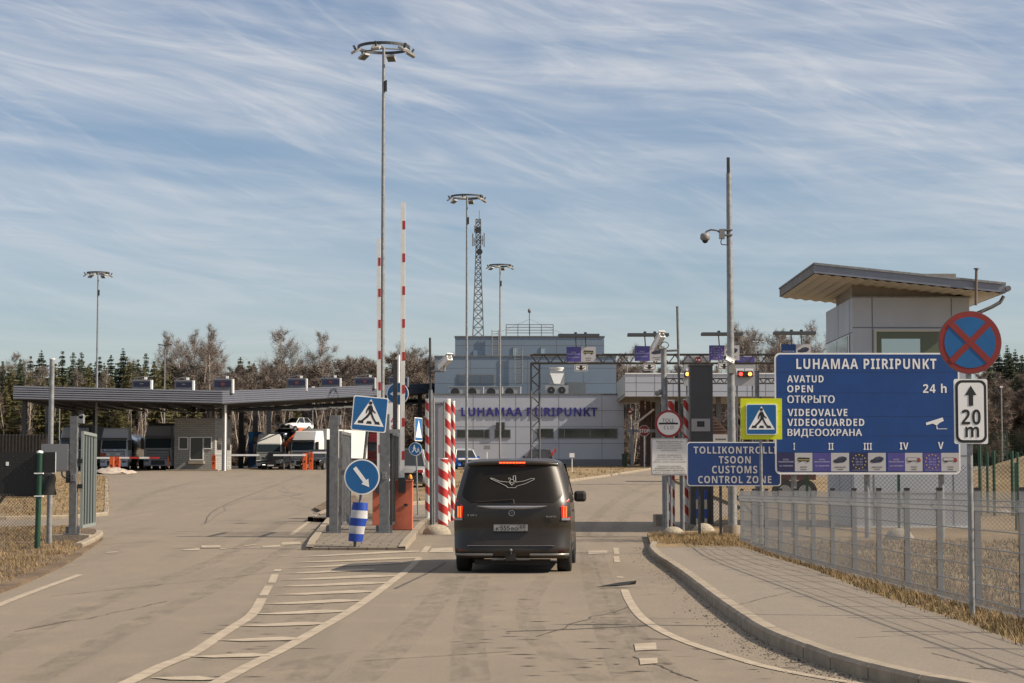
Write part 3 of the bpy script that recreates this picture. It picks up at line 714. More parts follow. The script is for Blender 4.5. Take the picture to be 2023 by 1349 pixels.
def lane_panel(m, x0, x1, z0, z1, y, left, kind, lm):       # left half: passports wording or ring of stars; right half: pictogram
    xm = (x0 + x1) / 2; h = z1 - z0; w = xm - x0
    m.flat([(x0, z0), (x0, z1), (xm, z1), (xm, z0)], y, lm); m.flat([(xm, z0), (xm, z1), (x1, z1), (x1, z0)], y, CARD)
    cx, cz = (x0 + xm) / 2, (z0 + z1) / 2
    if left == 'stars':
        for k in range(12): m.flat(star(cx + .37 * w * math.sin(k * math.pi / 6), cz + .03 * h + .37 * h * math.cos(k * math.pi / 6), .055 * h), y - .003, GOLD)
        for s, q in (('EL · EU', .12), ('EMP EEA', -.03), ('CH CH', -.18)): text_fit(m, s, cx - .19 * w, cx + .19 * w, cz + q * h, cz + (q + .09) * h, y - .003, LILAC, .01)
        text_fit(m, 'KODANIKUD CITIZENS', cx - .40 * w, cx + .40 * w, z0 + .04 * h, z0 + .09 * h, y - .003, LILAC, .01)
    elif left == 'auto':
        [m.flat([(cx + q * w, cz + r_ * h), (cx + q * w, cz + (r_ + .07) * h), (cx + (q + .075) * w, cz + (r_ + .07) * h), (cx + (q + .075) * w, cz + r_ * h)], y - .003, LILAC) for r_, n_ in ((0, 8), (-.14, 5)) for q in [(-n_ / 2 + i_) * .1 for i_ in range(n_)]]
    else:
        text_fit(m, 'KÕIK', cx - .16 * w, cx + .16 * w, cz + .10 * h, cz + .19 * h, y - .003, LILAC, .015)
        text_fit(m, 'REISIDOKUMENDID', cx - .43 * w, cx + .43 * w, cz - .02 * h, cz + .055 * h, y - .003, LILAC, .015)
        text_fit(m, 'ALL PASSPORTS', cx - .38 * w, cx + .38 * w, cz - .24 * h, cz - .165 * h, y - .003, LILAC, .015)
    vehicle_icon(m, kind, (xm + x1) / 2, cz + .10 * h, w * .95, y - .003)
    cx = (xm + x1) / 2
    a, b = {'bus': ('BUSSID', 'BUSES'), 'car': ('SÕIDUAUTOD', 'CARS'), 'truck': ('VEOKID', 'LORRIES')}[kind]
    wa = .30 if kind == 'car' else .18
    text_fit(m, a, cx - wa * w, cx + wa * w, z0 + .20 * h, z0 + .27 * h, y - .003, BLACK, .02); text_fit(m, b, cx - .16 * w, cx + .16 * w, z0 + .07 * h, z0 + .14 * h, y - .003, BLACK, .02)
for u0, u1, l, k, lm in ((207, 465, 'all', 'bus', DNAVY), (471, 735, 'all', 'car', PURP), (745, 1005, 'stars', 'car', DNAVY), (1020, 1275, 'all', 'truck', PURP), (1283, 1545, 'stars', 'truck', PURP)):
    m = MB(); a, zz0 = W(1480 + u0 / 3.7256, 931, D); b, zz1 = W(1480 + u1 / 3.7256, 894.5, D)
    lane_panel(m, a, b, zz0, zz1, D - .007, l, k, lm); m.build('lane_panel', t)

# customs board behind
D = 48.6
x0, z1 = W(1357, 873, D); x1, z0 = W(1543, 960, D)
t = thing('information_board', 'dark blue TOLLIKONTROLLI TSOON customs control zone board partly behind the larger board', 'signboard', ((x0 + x1) / 2, D, gz(D) + .11))
for px in (1382, 1424):
    m = MB(); x = W(px, 960, D)[0]; m.box(x - .03, x + .03, D + .05, D + .11, gz(D) - .1, z1 - .05, DARKM); m.build('leg', t)
m = MB(); m.plate(rrect(x0, z0, x1, z1, .07, 5), D, D + .05, CREAM); m.flat(rrect(x0 + .02, z0 + .02, x1 - .02, z1 - .02, .06, 5), D - .003, mat('customs sign blue', (.014, .045, .17), .4, 0, .1, 2)); m.build('board', t)
for s, a, b, c, d in (('TOLLIKONTROLLI', 1370, 1534, 882, 896), ('TSOON', 1420, 1483, 901, 915.5), ('CUSTOMS', 1406.5, 1496, 920, 935), ('CONTROL ZONE', 1379, 1524, 940, 954.5)):
    m = MB(); text_px(m, s, a, b, c, d, D, mat('greyed lettering', (.50, .49, .50), .5), .02, 1.12, .007); m.build('lettering', t)

# toll / customs stop sign with the trilingual notice
D = 53.0
x, z = W(1318, 1040, D)
t = thing('road_sign', 'round white TOLL sign with red rim above a white small print notice', 'road sign', (x, D, gz(D) + .1))
for px, r in ((1317, .045), (1325.5, .03), (1349, .035)):
    m = MB(); xx = W(px, 900, D)[0]; m.cyl((xx, D, gz(D) - .1), (xx, D, W(1320, 812 if px < 1340 else 860, D)[1]), r, None, 12, GALV); m.build('pole', t)
m = MB(); cx, cz = W(1320.5, 837, D); rr = 27.2 * D / FPX; m.plate(circ(cx, cz, rr, 40), D - .08, D - .06, GALVD)
m.flat(circ(cx, cz, rr * .985, 40), D - .083, mat('rim red', (.27, .02, .02), .45)); m.flat(circ(cx, cz, rr * .82, 40), D - .086, mat('off white', (.72, .71, .69), .45))
text_px(m, 'TOLL', 1308, 1331.5, 827, 834.5, D, BLACK, .012, 1.1, .09); text_px(m, 'CLO', 1311, 1330, 841, 848, D, BLACK, .01, 1.3, .09)
a, c = W(1301, 838.5, D); d, e = W(1339, 835, D); m.flat([(a, c), (a, e), (d, e), (d, c)], D - .09, BLACK); m.build('sign_disc', t)
m = MB(); a, c, d, e = spx(m, 1286, 865.5, 1358, 939, .04, D, D - .08, D - .06, mat('off white', (.5, .49, .47)))
m.flat(rrect(a + .012, c + .012, d - .012, e - .012, .05), D - .083, BLACK); m.flat(rrect(a + .024, c + .024, d - .024, e - .024, .04), D - .085, mat('off white', (.5, .49, .47)))
for i, (s, w) in enumerate((('Edasine liikumine on', 52), ('lubatud pärast auto,', 45), ('haagise ja konteineri', 48), ('registreerimismärkide', 51), ('puhastamist', 30), ('', 0),
                            ('Further movement is', 46), ('allowed after cleaning', 50), ('registration plates of the', 56), ('vehicle, trailer and container', 66), ('', 0),
                            ('Продолжать движение', 46), ('разрешается после очистки', 56), ('регистрационных знаков авто-', 63), ('мобиля, прицепа и контейнера', 63))):
    if s: y0 = 870.2 + i * 4.42 + (.4 if i > 5 else 0); text_px(m, s, 1322 - w / 2, 1322 + w / 2, y0, y0 + 3.7, D, mat('small print', (.05, .05, .05), .6), .012, 1.1, .089)
m.build('notice_plate', t)

# bent keep-right sign and crossing sign on the island
b0 = base(700, 1084, .03); D = b0.y
t = thing('road_sign', 'leaning keep right arrow disc under a tilted blue crossing sign on the paved island', 'road sign', b0)
m = MB(); pts = [(700, 1086), (704, 1040), (712, 985), (717, 930), (725, 850), (731, 800)]
pts = [(W(a, b, D)[0], D + .02 * i, W(a, b, D)[1]) for i, (a, b) in enumerate(pts)]
for a, b in zip(pts[:-1], pts[1:]): m.cyl(a, b, .032, None, 12, GALVD)
m.build('pole', t)
def tilt(px, py, D, a, yaw=0): x, z = W(px, py, D); return Matrix.Translation((x, D, z)) @ Matrix.Rotation(R(yaw), 4, 'Z') @ Matrix.Rotation(R(a), 4, 'Y')
m = MB(); crossing_face(m, 0, 0, 69 * D / FPX, -.06, tilt(730.5, 818, D, 5.2, 4)); m.build('crossing_plate', t)
m = MB(); M_ = tilt(715.5, 942, D, 6); rr = 35 * D / FPX
m.plate(circ(0, 0, rr, 44), -.06, -.04, CREAM, M_); m.flat(circ(0, 0, rr * .925, 44), -.063, SBLUE2, M_); arrow(m, 0, -.01, rr * 1.38, rr * .22, rr * .50, rr * .42, R(-47), -.066, CREAM, M_)
m.build('sign_disc', t)
m = MB(); M_ = tilt(707, 1031, D, 4); w, hh = .165, 38.5 * D / FPX
BANDB = mat('band blue', (.006, .045, .30), .5); BANDW = mat('crumpled white band', (.50, .50, .51), .5, 0, .25, 4)
for k in range(5):
    z0 = hh - 2 * hh * (k + 1) / 5; z1 = hh - 2 * hh * k / 5; n = 20; va = []
    for z in (z0, z1):
        for i in range(n):
            q = 2 * math.pi * i / n; wo = 1 + .10 * math.sin(z * 6.5 + 1.1) + .035 * math.sin(3 * q + z * 17)
            va.append(M_ @ Vector((w * wo * math.cos(q) + .02 * math.sin(z * 5), w * .8 * wo * math.sin(q), z)))
    m.add(va, [(i, (i + 1) % n, n + (i + 1) % n, n + i) for i in range(n)], BANDB if k % 2 == 0 else BANDW, True)
    if k in (0, 4): m.add(va[n:] if k == 0 else va[:n], [tuple(range(n))], BANDB)
m.build('banded_sleeve', t)

# thin sign poles behind the island
b0 = base(787, 1020, .1); D = 60.0
t = thing('road_sign', 'white pole with a blue arrow disc and a white warning board behind the barrier arm', 'road sign', (W(787, 900, D)[0], D, gz(D) + .1))
m = MB(); x = W(787, 900, D)[0]; m.cyl((x, D, gz(D)), (x, D, W(787, 702, D)[1]), .035, None, 10, CREAM); m.build('pole', t)
m = MB(); M_ = tilt(787, 778, D, 0, -14); rr = 22.5 * D / FPX; m.plate(circ(0, 0, rr, 36), -.08, -.06, CREAM, M_); m.flat(circ(0, 0, rr * .93, 36), -.083, SBLUE2, M_); arrow(m, 0, 0, rr * 1.4, rr * .22, rr * .5, rr * .4, R(180), -.086, CREAM, M_); m.build('sign_disc', t)
m = MB(); spx(m, 764, 795, 786, 850, .03, D, D - .08, D - .06, CREAM)
a, c = W(764, 850, D); d, e = W(786, 795, D); m.flat(rrect(a + .012, c + .012, d - .012, e - .012, .03), D - .083, BLACK); m.flat(rrect(a + .02, c + .02, d - .02, e - .02, .025), D - .085, CREAM)
cx = (a + d) / 2 + .06
m.flat([(cx - .10, e - .55), (cx, e - .36), (cx + .10, e - .55)], D - .088, RED); m.flat([(cx - .06, e - .53), (cx, e - .41), (cx + .06, e - .53)], D - .090, CREAM); m.flat(circ(cx, c + .10, .075, 20), D - .088, RED); m.flat(circ(cx, c + .10, .05, 20), D - .09, CREAM)
text_fit(m, 'A', cx - .03, cx + .03, e - .2, e - .1, D - .088, BLACK, .02); m.build('warning_board', t)
D = 62.0
t = thing('road_sign', 'slender pole with a small round blue footpath sign and an edge-on blue plate', 'road sign', (W(825, 900, D)[0], D, gz(D)))
m = MB(); x0, z0 = W(826.5, 1015, D); x1, z1 = W(820, 826, D); m.cyl((x0, D, gz(D) - .1), (x1, D, z1), .026, None, 10, GALV); m.build('pole', t)
m = MB(); cx, cz = W(821, 887, D); rr = 13.2 * D / FPX; m.plate(circ(cx, cz, rr, 32), D - .06, D - .045, CREAM); m.flat(circ(cx, cz, rr * .9, 32), D - .063, SBLUE2); man(m, cx - .03, cz - .1, .22, D - .066, None, CREAM); man(m, cx + .08, cz - .1, .14, D - .067, None, CREAM); m.build('sign_disc', t)
m = MB(); M_ = tilt(823, 848, D, 0, 74); m.plate(rrect(-.34, -.34, .34, .34, .04), -.06, -.045, CREAM, M_); m.flat(rrect(-.32, -.32, .32, .32, .04), -.063, SBLUE2, M_); m.flat([(0, .28), (.28, -.24), (-.28, -.24)], -.066, CREAM, M_); m.build('crossing_plate', t)

# ------------------------------------------------------------------ welded mesh fence on the right
WIRE = mat('galvanised wire', (.29, .295, .30), .6)
WIREL = mat('sunlit folded wire', (.36, .36, .35), .5)  # lighter copy of the wire, paints the sun caught along the folds
fp = []
for k in range(-5, 12):
    Y = 21.9 + 2.0 * (k + 1); X = 5.20 - .012 * (Y - 21.9); fp.append((X, Y))
t = thing('wire_fence', 'galvanised welded wire mesh fence with stepped panels beside the pavement', 'fence', (fp[0][0], fp[0][1], gz(fp[0][1])))
def ftop(Y): return EYE - 18.0 * Y / FPX
for X, Y in fp:
    m = MB(); m.box(X + .01, X + .07, Y - .03, Y + .03, gz(Y) - .1, ftop(Y), GALVD); m.box(X + .005, X + .075, Y - .035, Y + .035, ftop(Y), ftop(Y) + .03, BLACK); m.build('post', t)
for (X0, Y0), (X1, Y1) in zip(fp[:-1], fp[1:]):
    m = MB(); zt = ftop(Y0) - .02; zb = gz(Y0) + .11
    prof = [(0, zb), (0, zb + .05), (-.05, zb + .09), (0, zb + .13), (0, zt - .22), (-.055, zt - .16), (0, zt - .10), (0, zt)]
    n = 40
    for i in range(n + 1):
        f = i / n; X = X0 + (X1 - X0) * f; Y = Y0 + (Y1 - Y0) * f
        for (a, za), (b, zb_) in zip(prof[:-1], prof[1:]):
            m.cyl((X + a, Y, za), (X + b, Y, zb_), .0028, None, 3, WIREL if a != b else WIRE, False, False)
    H = zt - zb
    for dx, z in [(0, zb + .02), (-.05, zb + .09), (0, zb + .13), (0, zb + .30), (0, zb + .5), (0, zb + .7), (0, zb + .9), (0, zt - .22), (-.055, zt - .16), (0, zt - .10)]:
        m.cyl((X0 + dx - .004, Y0, z), (X1 + dx - .004, Y1, z), .0062, None, 4, WIRE, False, False)
    m.build('mesh_panel', t)

def chainlink(m, p0, p1, z0f, h, pitch, r, mt_):           # diamond mesh between two ground points
    p0, p1 = Vector(p0), Vector(p1); L = (p1 - p0).length; d = (p1 - p0) / L
    def P(u, v): q = p0 + d * u; return (q.x, q.y, z0f(q.y) + v)
    n = int((L + h) / pitch)
    for sgn in (0, 1):
        for i in range(n):
            u0 = -h + i * pitch
            a, b = max(0, -u0), min(h, L - u0)
            if b - a < .02: continue
            if sgn: m.cyl(P(u0 + a, a), P(u0 + b, b), r, None, 3, mt_, False, False)
            else: m.cyl(P(u0 + a, h - a), P(u0 + b, h - b), r, None, 3, mt_, False, False)
# chain-link fence from the gate corner past the booth
t = thing('chain_link_fence', 'dark chain link fence with a slanting brace between gate corner and booth', 'fence', (4.8, 55, gz(55)))
A, B = (5.05, 54.5), (7.2, 52.0)
m = MB(); chainlink(m, A, B, lambda y: gz(y) + .1, 1.35, .105, .004, DARKM); chainlink(m, B, (12.2, 51.6), lambda y: gz(y) + .1, 1.6, .105, .004, DARKM); m.build('wire_mesh', t)
for x, y, h in ((A[0], A[1], 1.45), (6.2, 53.3, 1.3), (B[0], B[1], 1.75), (9.4, 51.8, 1.75), (12.2, 51.6, 1.75)):
    m = MB(); m.box(x - .03, x + .03, y - .03, y + .03, gz(y), gz(y) + h, GREENP if x > 7 else DARKM); m.build('post', t)
m = MB(); m.cyl((5.2, 54.2, gz(54) + 1.45), (6.3, 53.0, gz(53) + .12), .035, None, 8, DARKM); m.build('brace', t)
# green fences on the right edge
t = thing('mesh_fence', 'dark green mesh fence with tall posts at the right edge behind the booth', 'fence', (14, 62, gz(62)))
for px, py, w in ((1935, 880, .05), (1950, 893, .04), (1963, 890, .045), (1999, 890, .045), (2010, 893, .035), (2040, 892, .04)):
    D = 62 + (2 if w < .042 else 0); x, z = W(px, py, D); m = MB(); m.cyl((x, D, gz(D) - .1), (x, D, z), w, None, 10, GREENP); m.build('post', t)
m = MB(); x0, x1 = W(1932, 900, 62)[0], W(2080, 900, 62)[0]; chainlink(m, (x0, 62), (x1, 62), lambda y: gz(y) + .1, 1.9, .13, .004, GREENP); m.build('wire_mesh', t)
t = thing('mesh_fence', 'distant green mesh fence crossing the rising field at the right edge', 'fence', (30, 130, gz(130)))
for i in range(9):
    x = 26.5 + i * 1.25; m = MB(); m.box(x - .04, x + .04, 129.95, 130.05, gz(130), gz(130) + 3.0, GREENP); m.build('post', t)
m = MB()
for i in range(90): x = 26.5 + i * .112; m.box(x - .006, x + .006, 130.06, 130.07, gz(130) + .2, gz(130) + 2.9, GREENP)
for k in range(12): m.box(26.5, 36.6, 130.07, 130.08, gz(130) + .3 + k * .22, gz(130) + .315 + k * .22, GREENP)
m.build('mesh_panel', t)
# low earth bank and melting snow in the field on the right
m = MB(); va = []; n = 24
for j in range(7):
    for i in range(n + 1):
        x = 20 + i * 1.2; y = 92 + j * 4; h = 1.55 * math.sin(math.pi * j / 6) * min(1, i / 5) * (1 + .12 * math.sin(i * 1.7))
        va.append((x, y, gz(y) + .1 + h))
m.add(va, [(j * (n + 1) + i, j * (n + 1) + i + 1, (j + 1) * (n + 1) + i + 1, (j + 1) * (n + 1) + i) for j in range(6) for i in range(n)], GRASSM, True)
o = m.build('terrain_bank'); o['kind'] = 'structure'
sn = MB(); rnd = random.Random(5)
for _ in range(26):
    x, y = rnd.uniform(15, 24), rnd.uniform(64, 88); a, b = rnd.uniform(.3, 1.5), rnd.uniform(.3, .9)
    p = [(x + a * math.cos(q) * rnd.uniform(.6, 1.1), y + b * math.sin(q) * rnd.uniform(.6, 1.1)) for q in [k * .698 for k in range(9)]]
    sn.add([(u, v, gz(v) + .122 + .0004 * _) for u, v in p] + [(x, y, gz(y) + .2)], [(k, (k + 1) % 9, 9) for k in range(9)], SNOW, True)
o = sn.build('snow'); o['kind'] = 'stuff'

# ------------------------------------------------------------------ gates, barriers, striped columns
def gate_post(m, px0, px1, pt, D, zb, depth=.2, mt_=GALVD):
    a, z1 = W(px0, pt, D); b, _ = W(px1, pt, D); m.box(a, b, D, D + depth, zb + .012, z1, mt_)
    m.box(a - .1, b + .1, D - .1, D + depth + .1, zb - .02, zb + .012, GALVD)
    for x in (a - .08, b + .01):
        m.slab([(x, D + .05), (x + .07, D + .05), (x + .07, D + .07), (x, D + .07)], zb + .012, zb + .16, GALVD)
def leaf(m, x0, y0, x1, y1, zb, zt, nb, bar, frame, mt_, alt=None):
    d = Vector((x1 - x0, y1 - y0, 0)); L = d.length; d /= L; nn = Vector((d.y, -d.x, 0))
    M_ = Matrix(((d.x, nn.x, 0, x0), (d.y, nn.y, 0, y0), (0, 0, 1, 0), (0, 0, 0, 1)))
    m.box(0, L, -.03, .03, zt - .07, zt, frame, M_); m.box(0, L, -.03, .03, zb, zb + .07, frame, M_)
    m.box(0, .07, -.03, .03, zb + .07, zt - .07, frame, M_); m.box(L - .07, L, -.03, .03, zb + .07, zt - .07, frame, M_)
    for i in range(nb):
        u = .1 + (L - .2) * (i + .5) / nb; m.box(u - bar, u + bar, -.015, .015, zb + .07, zt - .07, alt if alt and i % 2 else mt_, M_)
def lockbox(px, py, D, t):
    m = MB(); m.prect(px - 4.5, py - 7.5, px + 4.5, py + 7.5, D - .03, .03, GALV)
    for k in (-2.5, 3): x, z = W(px, py + k, D); m.cyl((x, D - .04, z), (x, D - .03, z), .013, None, 8, BLACK)
    m.build('switch_box', t)
# left gate
D = 47.5; zb = gz(D) + .21
t = thing('swing_gate', 'grey steel gate post with its barred leaf swung open, on a concrete footing at left', 'gate', (W(147, 1050, D)[0], D, gz(D)))
m = MB(); a = W(91, 1060, D)[0]; b = W(178, 1060, D)[0]; m.box(a, b, D - .12, D + .55, gz(D) - .15, zb - .02, CONC); m.build('footing', t)
m = MB(); gate_post(m, 138.5, 152.5, 822, D, zb); m.build('gate_post', t)
lockbox(144, 942.5, D, t)
m = MB(); m.prect(130, 930, 138, 954, D, .1, DARKM); m.build('motor_box', t)
m = MB(); m.prect(154, 822, 164, 836, D + .05, .2, GALV); x, z = W(159, 822, D); m.cyl((x, D + .05, z), (x, D + .25, z), .055, None, 10, GALV); m.build('gate_motor', t)
m = MB(); x0 = W(158, 900, D)[0] + .02; x1 = W(187, 900, D + 3.2)[0]; leaf(m, x0, D + .15, x1, D + 3.3, zb + .12, W(160, 851, D)[1], 9, .022, mat('gate frame grey green', (.22, .25, .24), .5, .1), mat('gate bars', (.26, .29, .28), .5), mat('dark gate bars', (.035, .055, .05), .5))
m.build('gate_leaf', t)
m = MB(); x0, z0 = W(152, 965, D); m.box(x0, x0 + .1, D + .06, D + .14, z0, z0 + .1, BLACK); x0, z0 = W(152, 915, D); m.box(x0, x0 + .1, D + .06, D + .14, z0, z0 + .1, BLACK); m.build('hinge', t)
# island gate, left post and leaf turned away
D = 50.0; zb = gz(D) + .14
t = thing('swing_gate', 'left gate post on the paved island with its barred leaf folded back', 'gate', (W(660, 1045, D)[0], D, zb))
m = MB(); gate_post(m, 651.5, 668, 820, D, zb); m.build('gate_post', t)
m = MB(); m.prect(668, 820, 672.5, 838, D + .03, .2, GALV); m.build('gate_motor', t)
m = MB(); leaf(m, W(671, 900, D)[0], D + .15, W(691, 900, D + 2.4)[0], D + 2.5, zb + .16, W(671, 851, D)[1], 12, .014, GALVD, GALV); m.build('gate_leaf', t)
m = MB(); m.prect(645, 868, 650.5, 1022, D + .22, .05, DARKM); m.build('screen_panel', t)
t = thing('swing_gate', 'right gate post on the paved island behind the tilted crossing sign', 'gate', (W(760, 1045, D)[0], D, zb))
m = MB(); gate_post(m, 750, 769, 818, D, zb); m.build('gate_post', t)
lockbox(759.5, 939.5, D, t)
m = MB(); leaf(m, W(772, 900, D)[0], D + .15, W(785, 900, D + 2.6)[0], D + 2.7, zb + .16, W(771, 853, D)[1], 10, .02, DARKM, DARKM); m.build('gate_leaf', t)
m = MB(); m.prect(770, 848, 789, 856, D + .1, .1, GALV); m.build('gate_motor', t)
D = 52.6
m = MB(); x0, z1 = W(776.5, 711, D); x1, _ = W(785, 711, D); m.box(x0, x1, D, D + .1, gz(D) + .1, z1, DARKM)
m.box(x0 - .004, x1 + .004, D - .004, D + .104, z1, z1 + .02, GALVD)
tag(m.build('steel_post'), 'dark square steel post standing behind the right island gate post', 'post')

def barrier(label, pxc, pxa, pyt, box, D, arm_side, lamp=True, armw=4.3, phase=0):
    zb = gz(D) + .13
    t = thing('barrier_gate', label, 'barrier', (W(pxc, 1040, D)[0], D, zb), 'raised car barriers on the island')
    m = MB(); x0, z1 = W(box[0], box[1], D); x1, _ = W(box[2], box[1], D); m.box(x0, x1, D, D + .35, zb, z1, ORANGE)
    m.box(x0 - .012, x1 + .012, D - .012, D + .362, z1 - .04, z1, ORANGE); m.build('cabinet', t, bevel=.012)
    m = MB(); xm, zm = W((box[0] + box[2]) / 2 + 5, 1000, D); m.box(xm - .02, xm + .07, D - .03, D - .012, zm, zm + .06, BLACK); m.build('lock', t)
    m = MB(); xc, _ = W(pxa, 900, D); zt = W(pxa, pyt, D)[1]; zl = W(pxa, 945, D)[1]; w = armw * D / FPX; yf = D - .16
    xt = W(pxa + (1.5 if pxa > 770 else -1), pyt, D)[0]
    def bar(z0, z1, e, mt_, xa, xb):
        f0 = (z0 - zl) / (zt - zl); f1 = (z1 - zl) / (zt - zl); c0 = xc + (xt - xc) * f0; c1 = xc + (xt - xc) * f1
        v = [(c0 + xa, yf - e, z0), (c0 + xb, yf - e, z0), (c0 + xb, yf + .06 + e, z0), (c0 + xa, yf + .06 + e, z0), (c1 + xa, yf - e, z1), (c1 + xb, yf - e, z1), (c1 + xb, yf + .06 + e, z1), (c1 + xa, yf + .06 + e, z1)]
        m.add(v, [(0, 1, 5, 4), (1, 2, 6, 5), (2, 3, 7, 6), (3, 0, 4, 7), (4, 5, 6, 7), (0, 3, 2, 1)], mt_)
    bar(zl - .2, zt, 0, WHITE, -w, w)
    z = zl + .45 + phase
    while z < zt - .2: bar(z, z + .21, .003, RED, -w * .15, w + .003); z += .80
    m.build('barrier_arm', t)
    m = MB(); x, z0 = W(pxa, 973, D); m.box(x - .09, x + .08, D - .2, D - .001, z0, z0 + .36, DARKM); m.build('arm_clamp', t)
    if lamp:
        m = MB(); x, z0 = W(box[2] - 5, box[1], D); m.lathe((x, D + .1, z0), [(.055, 0), (.058, .03), (.048, .08), (.03, .125), (0, .14)], 14, AMBER)
        m.cyl((x, D + .1, z0), (x, D + .1, z0 + .03), .062, None, 14, BLACK); m.build('warning_lamp', t)
barrier('orange barrier cabinet with amber lamp and tall raised white and red arm', 795, 795.3, 401, (774, 948, 815), 51.6, 1)
barrier('orange barrier cabinet half hidden by the gate post, arm raised left of the lamp mast', 744, 749.5, 472, (736, 952, 753), 54.5, 1, False, 3.6, .2)

def striped(label, px, wpx, pt, pb, D, mt_=SPIRAL):
    x, z1 = W(px, pt, D); m = MB(); r = wpx / 2 * D / FPX; zb = gz(D)
    t = thing('striped_column', label, 'column', (x, D, zb), 'red and white striped protection columns')
    m.cyl((x, D, zb - .05), (x, D, z1), r, None, 20, mt_); m.build('tube', t)
    m = MB(); m.cyl((x, D, z1), (x, D, z1 + .03), r * 1.03, None, 20, CREAM); m.build('cap', t)
striped('tall red and white spiral striped column left of the grey cabinet', 846, 11.5, 790, 1027, 59)
striped('tall red and white striped column right of the grey cabinet, behind the short bollard', 884, 12.5, 790, 1030, 60)
striped('slimmer red and white striped column nearest the van', 895, 8, 794, 1035, 61)
striped('short thick red and white striped bollard beside the concrete dome', 875.5, 19.5, 907, 1034, 57.5, SPIRALB)
striped('red and white striped column just left of the dark scanner cabinet', 1355, 10, 790, 1025, 56)
striped('red and white striped column behind the TOLL sign', 1326, 13, 792, 1025, 57)
D = 59.6
t = thing('equipment_cabinet', 'tall pale grey slab cabinet between the striped columns at left', 'cabinet', (W(869, 1000, D)[0], D, gz(D)))
m = MB(); x0, z1 = W(859, 798, D); x1, _ = W(877, 798, D); m.box(x0, x1, D, D + .3, gz(D), z1, mat('pale lavender grey', (.30, .30, .33), .5, 0, .06, 2)); m.build('housing', t, bevel=.015)
m = MB(); m.box(x0 - .02, x1 + .02, D - .02, D + .32, z1, z1 + .05, GALV); m.build('lid', t)
m = MB(); x, z = W(877.5, 900, D); m.cyl((x, D - .05, gz(D)), (x, D - .05, z1 + .1), .022, None, 8, GALV); m.build('conduit', t)
# camera mast by the striped columns
D = 58
t = thing('camera_mast', 'thin grey mast with a white box camera near the striped columns at left', 'camera', (W(850, 1020, D)[0], D, gz(D)))
m = MB(); m.cyl((W(853, 1020, D)[0], D, gz(D)), (W(850.5, 770, D)[0], D, W(850.5, 770, D)[1]), .055, None, 12, GALVD); a = W(850.5, 770, D); b = W(849.5, 667, D); m.cyl((a[0], D, a[1]), (b[0], D, b[1]), .032, None, 10, DARKM); m.build('mast', t)
m = MB(); a = W(857, 785, D); b = W(858, 1022, D); m.cyl((a[0], D - .1, a[1]), (b[0], D - .1, gz(D)), .03, None, 10, GALV); m.build('conduit', t)
def box_camera(t, px, py, D, s, az, el, arm_px, arm_py):
    M_ = tilt(px, py, D, 0, az) @ Matrix.Rotation(R(el), 4, 'X')
    m = MB(); m.box(-.06 * s, .06 * s, -.2 * s, .2 * s, -.06 * s, .055 * s, CREAM, M_); m.box(-.075 * s, .075 * s, -.25 * s, .21 * s, .056 * s, .075 * s, WHITE, M_)
    p = [M_ @ Vector((0, -.205 * s, 0)), M_ @ Vector((0, -.2 * s, 0))]; m.cyl(p[0], p[1], .05 * s, None, 12, BLACK); m.build('camera', t, bevel=.004)
    m = MB(); x, z = W(arm_px, arm_py, D); q = M_ @ Vector((0, .05 * s, -.06 * s)); m.tube([(x, D, z), (q.x, D + .02, z), q], .022 * s, 8, GALV); m.build('camera_bracket', t)
box_camera(t, 879, 716, D, 1.35, 35, -28, 850, 733)

# dark scanner cabinet on the right
D = 55
t = thing('scanner_cabinet', 'tall dark grey box cabinet with a pale camera panel beside the entry lane', 'cabinet', (W(1386, 1040, D)[0], D, gz(D)))
m = MB(); x0, z1 = W(1363, 722, D); x1, _ = W(1408, 722, D); m.box(x0, x1, D, D + .5, gz(D) + .1, z1, mat('anthracite cabinet', (.055, .055, .058), .45, 0, .12, 1.5)); m.build('housing', t, bevel=.02)
m = MB(); m.box(x0 - .02, x1 + .02, D - .02, D + .52, z1, z1 + .03, GALVD); m.build('lid', t)
m = MB(); m.prect(1366, 827, 1403, 852, D - .025, .024, mat('pale panel', (.32, .31, .31), .5)); a, z0 = W(1377, 843, D); b, z1_ = W(1391.5, 832, D); m.box(a, b, D - .03, D - .026, z0, z1_, BLACK); cx, cz = (a + b) / 2, (z0 + z1_) / 2; m.cyl((cx, D - .045, cz), (cx, D - .03, cz), .045, None, 14, DARKM); m.build('camera_panel', t)
m = MB(); m.box(x0 - .1, x1 + .12, D - .15, D + .65, gz(D) - .1, gz(D) + .13, CONCD); m.build('footing', t)
BLUEW = make_spiral('blue and white bands', .42)
for px, lb in ((1377.5, 'left'), (1394, 'right')):
    x, z1 = W(px, 968, D - .8); m = MB()
    for k in range(8): z = z1 - .24 * k; m.cyl((x, D - .8, max(gz(D) + .05, z - .24)), (x, D - .8, z), .035, None, 12, BANDB if k % 2 == 0 else mat('faded white band', (.42, .40, .33), .6)); 
    tag(m.build('bollard'), 'slim blue and white banded bollard at the %s front of the dark scanner cabinet' % lb, 'bollard', 'banded bollards before the scanner cabinet')
def dome(label, px, pyb, wpx, D, hf=.62):
    x, y = W(px, pyb, D)[0], D; r = wpx / 2 * D / FPX; h = r * 2 * hf; m = MB(); z = gz(D)
    m.lathe((x, y, z), [(r * 1.0, -.05), (r, h * .12), (r * .93, h * .42), (r * .76, h * .70), (r * .5, h * .9), (r * .22, h * .99), (0, h)], 28, CONCD)
    tag(m.build('concrete_dome'), label, 'bollard', 'round concrete domes at the lane edges')
dome('speckled concrete dome at the right lane edge below the white notice', 1330, 1061, 50, 49.5, .50)
dome('speckled concrete dome by the short striped bollard left of the van', 863, 1048, 56, 52, .36)
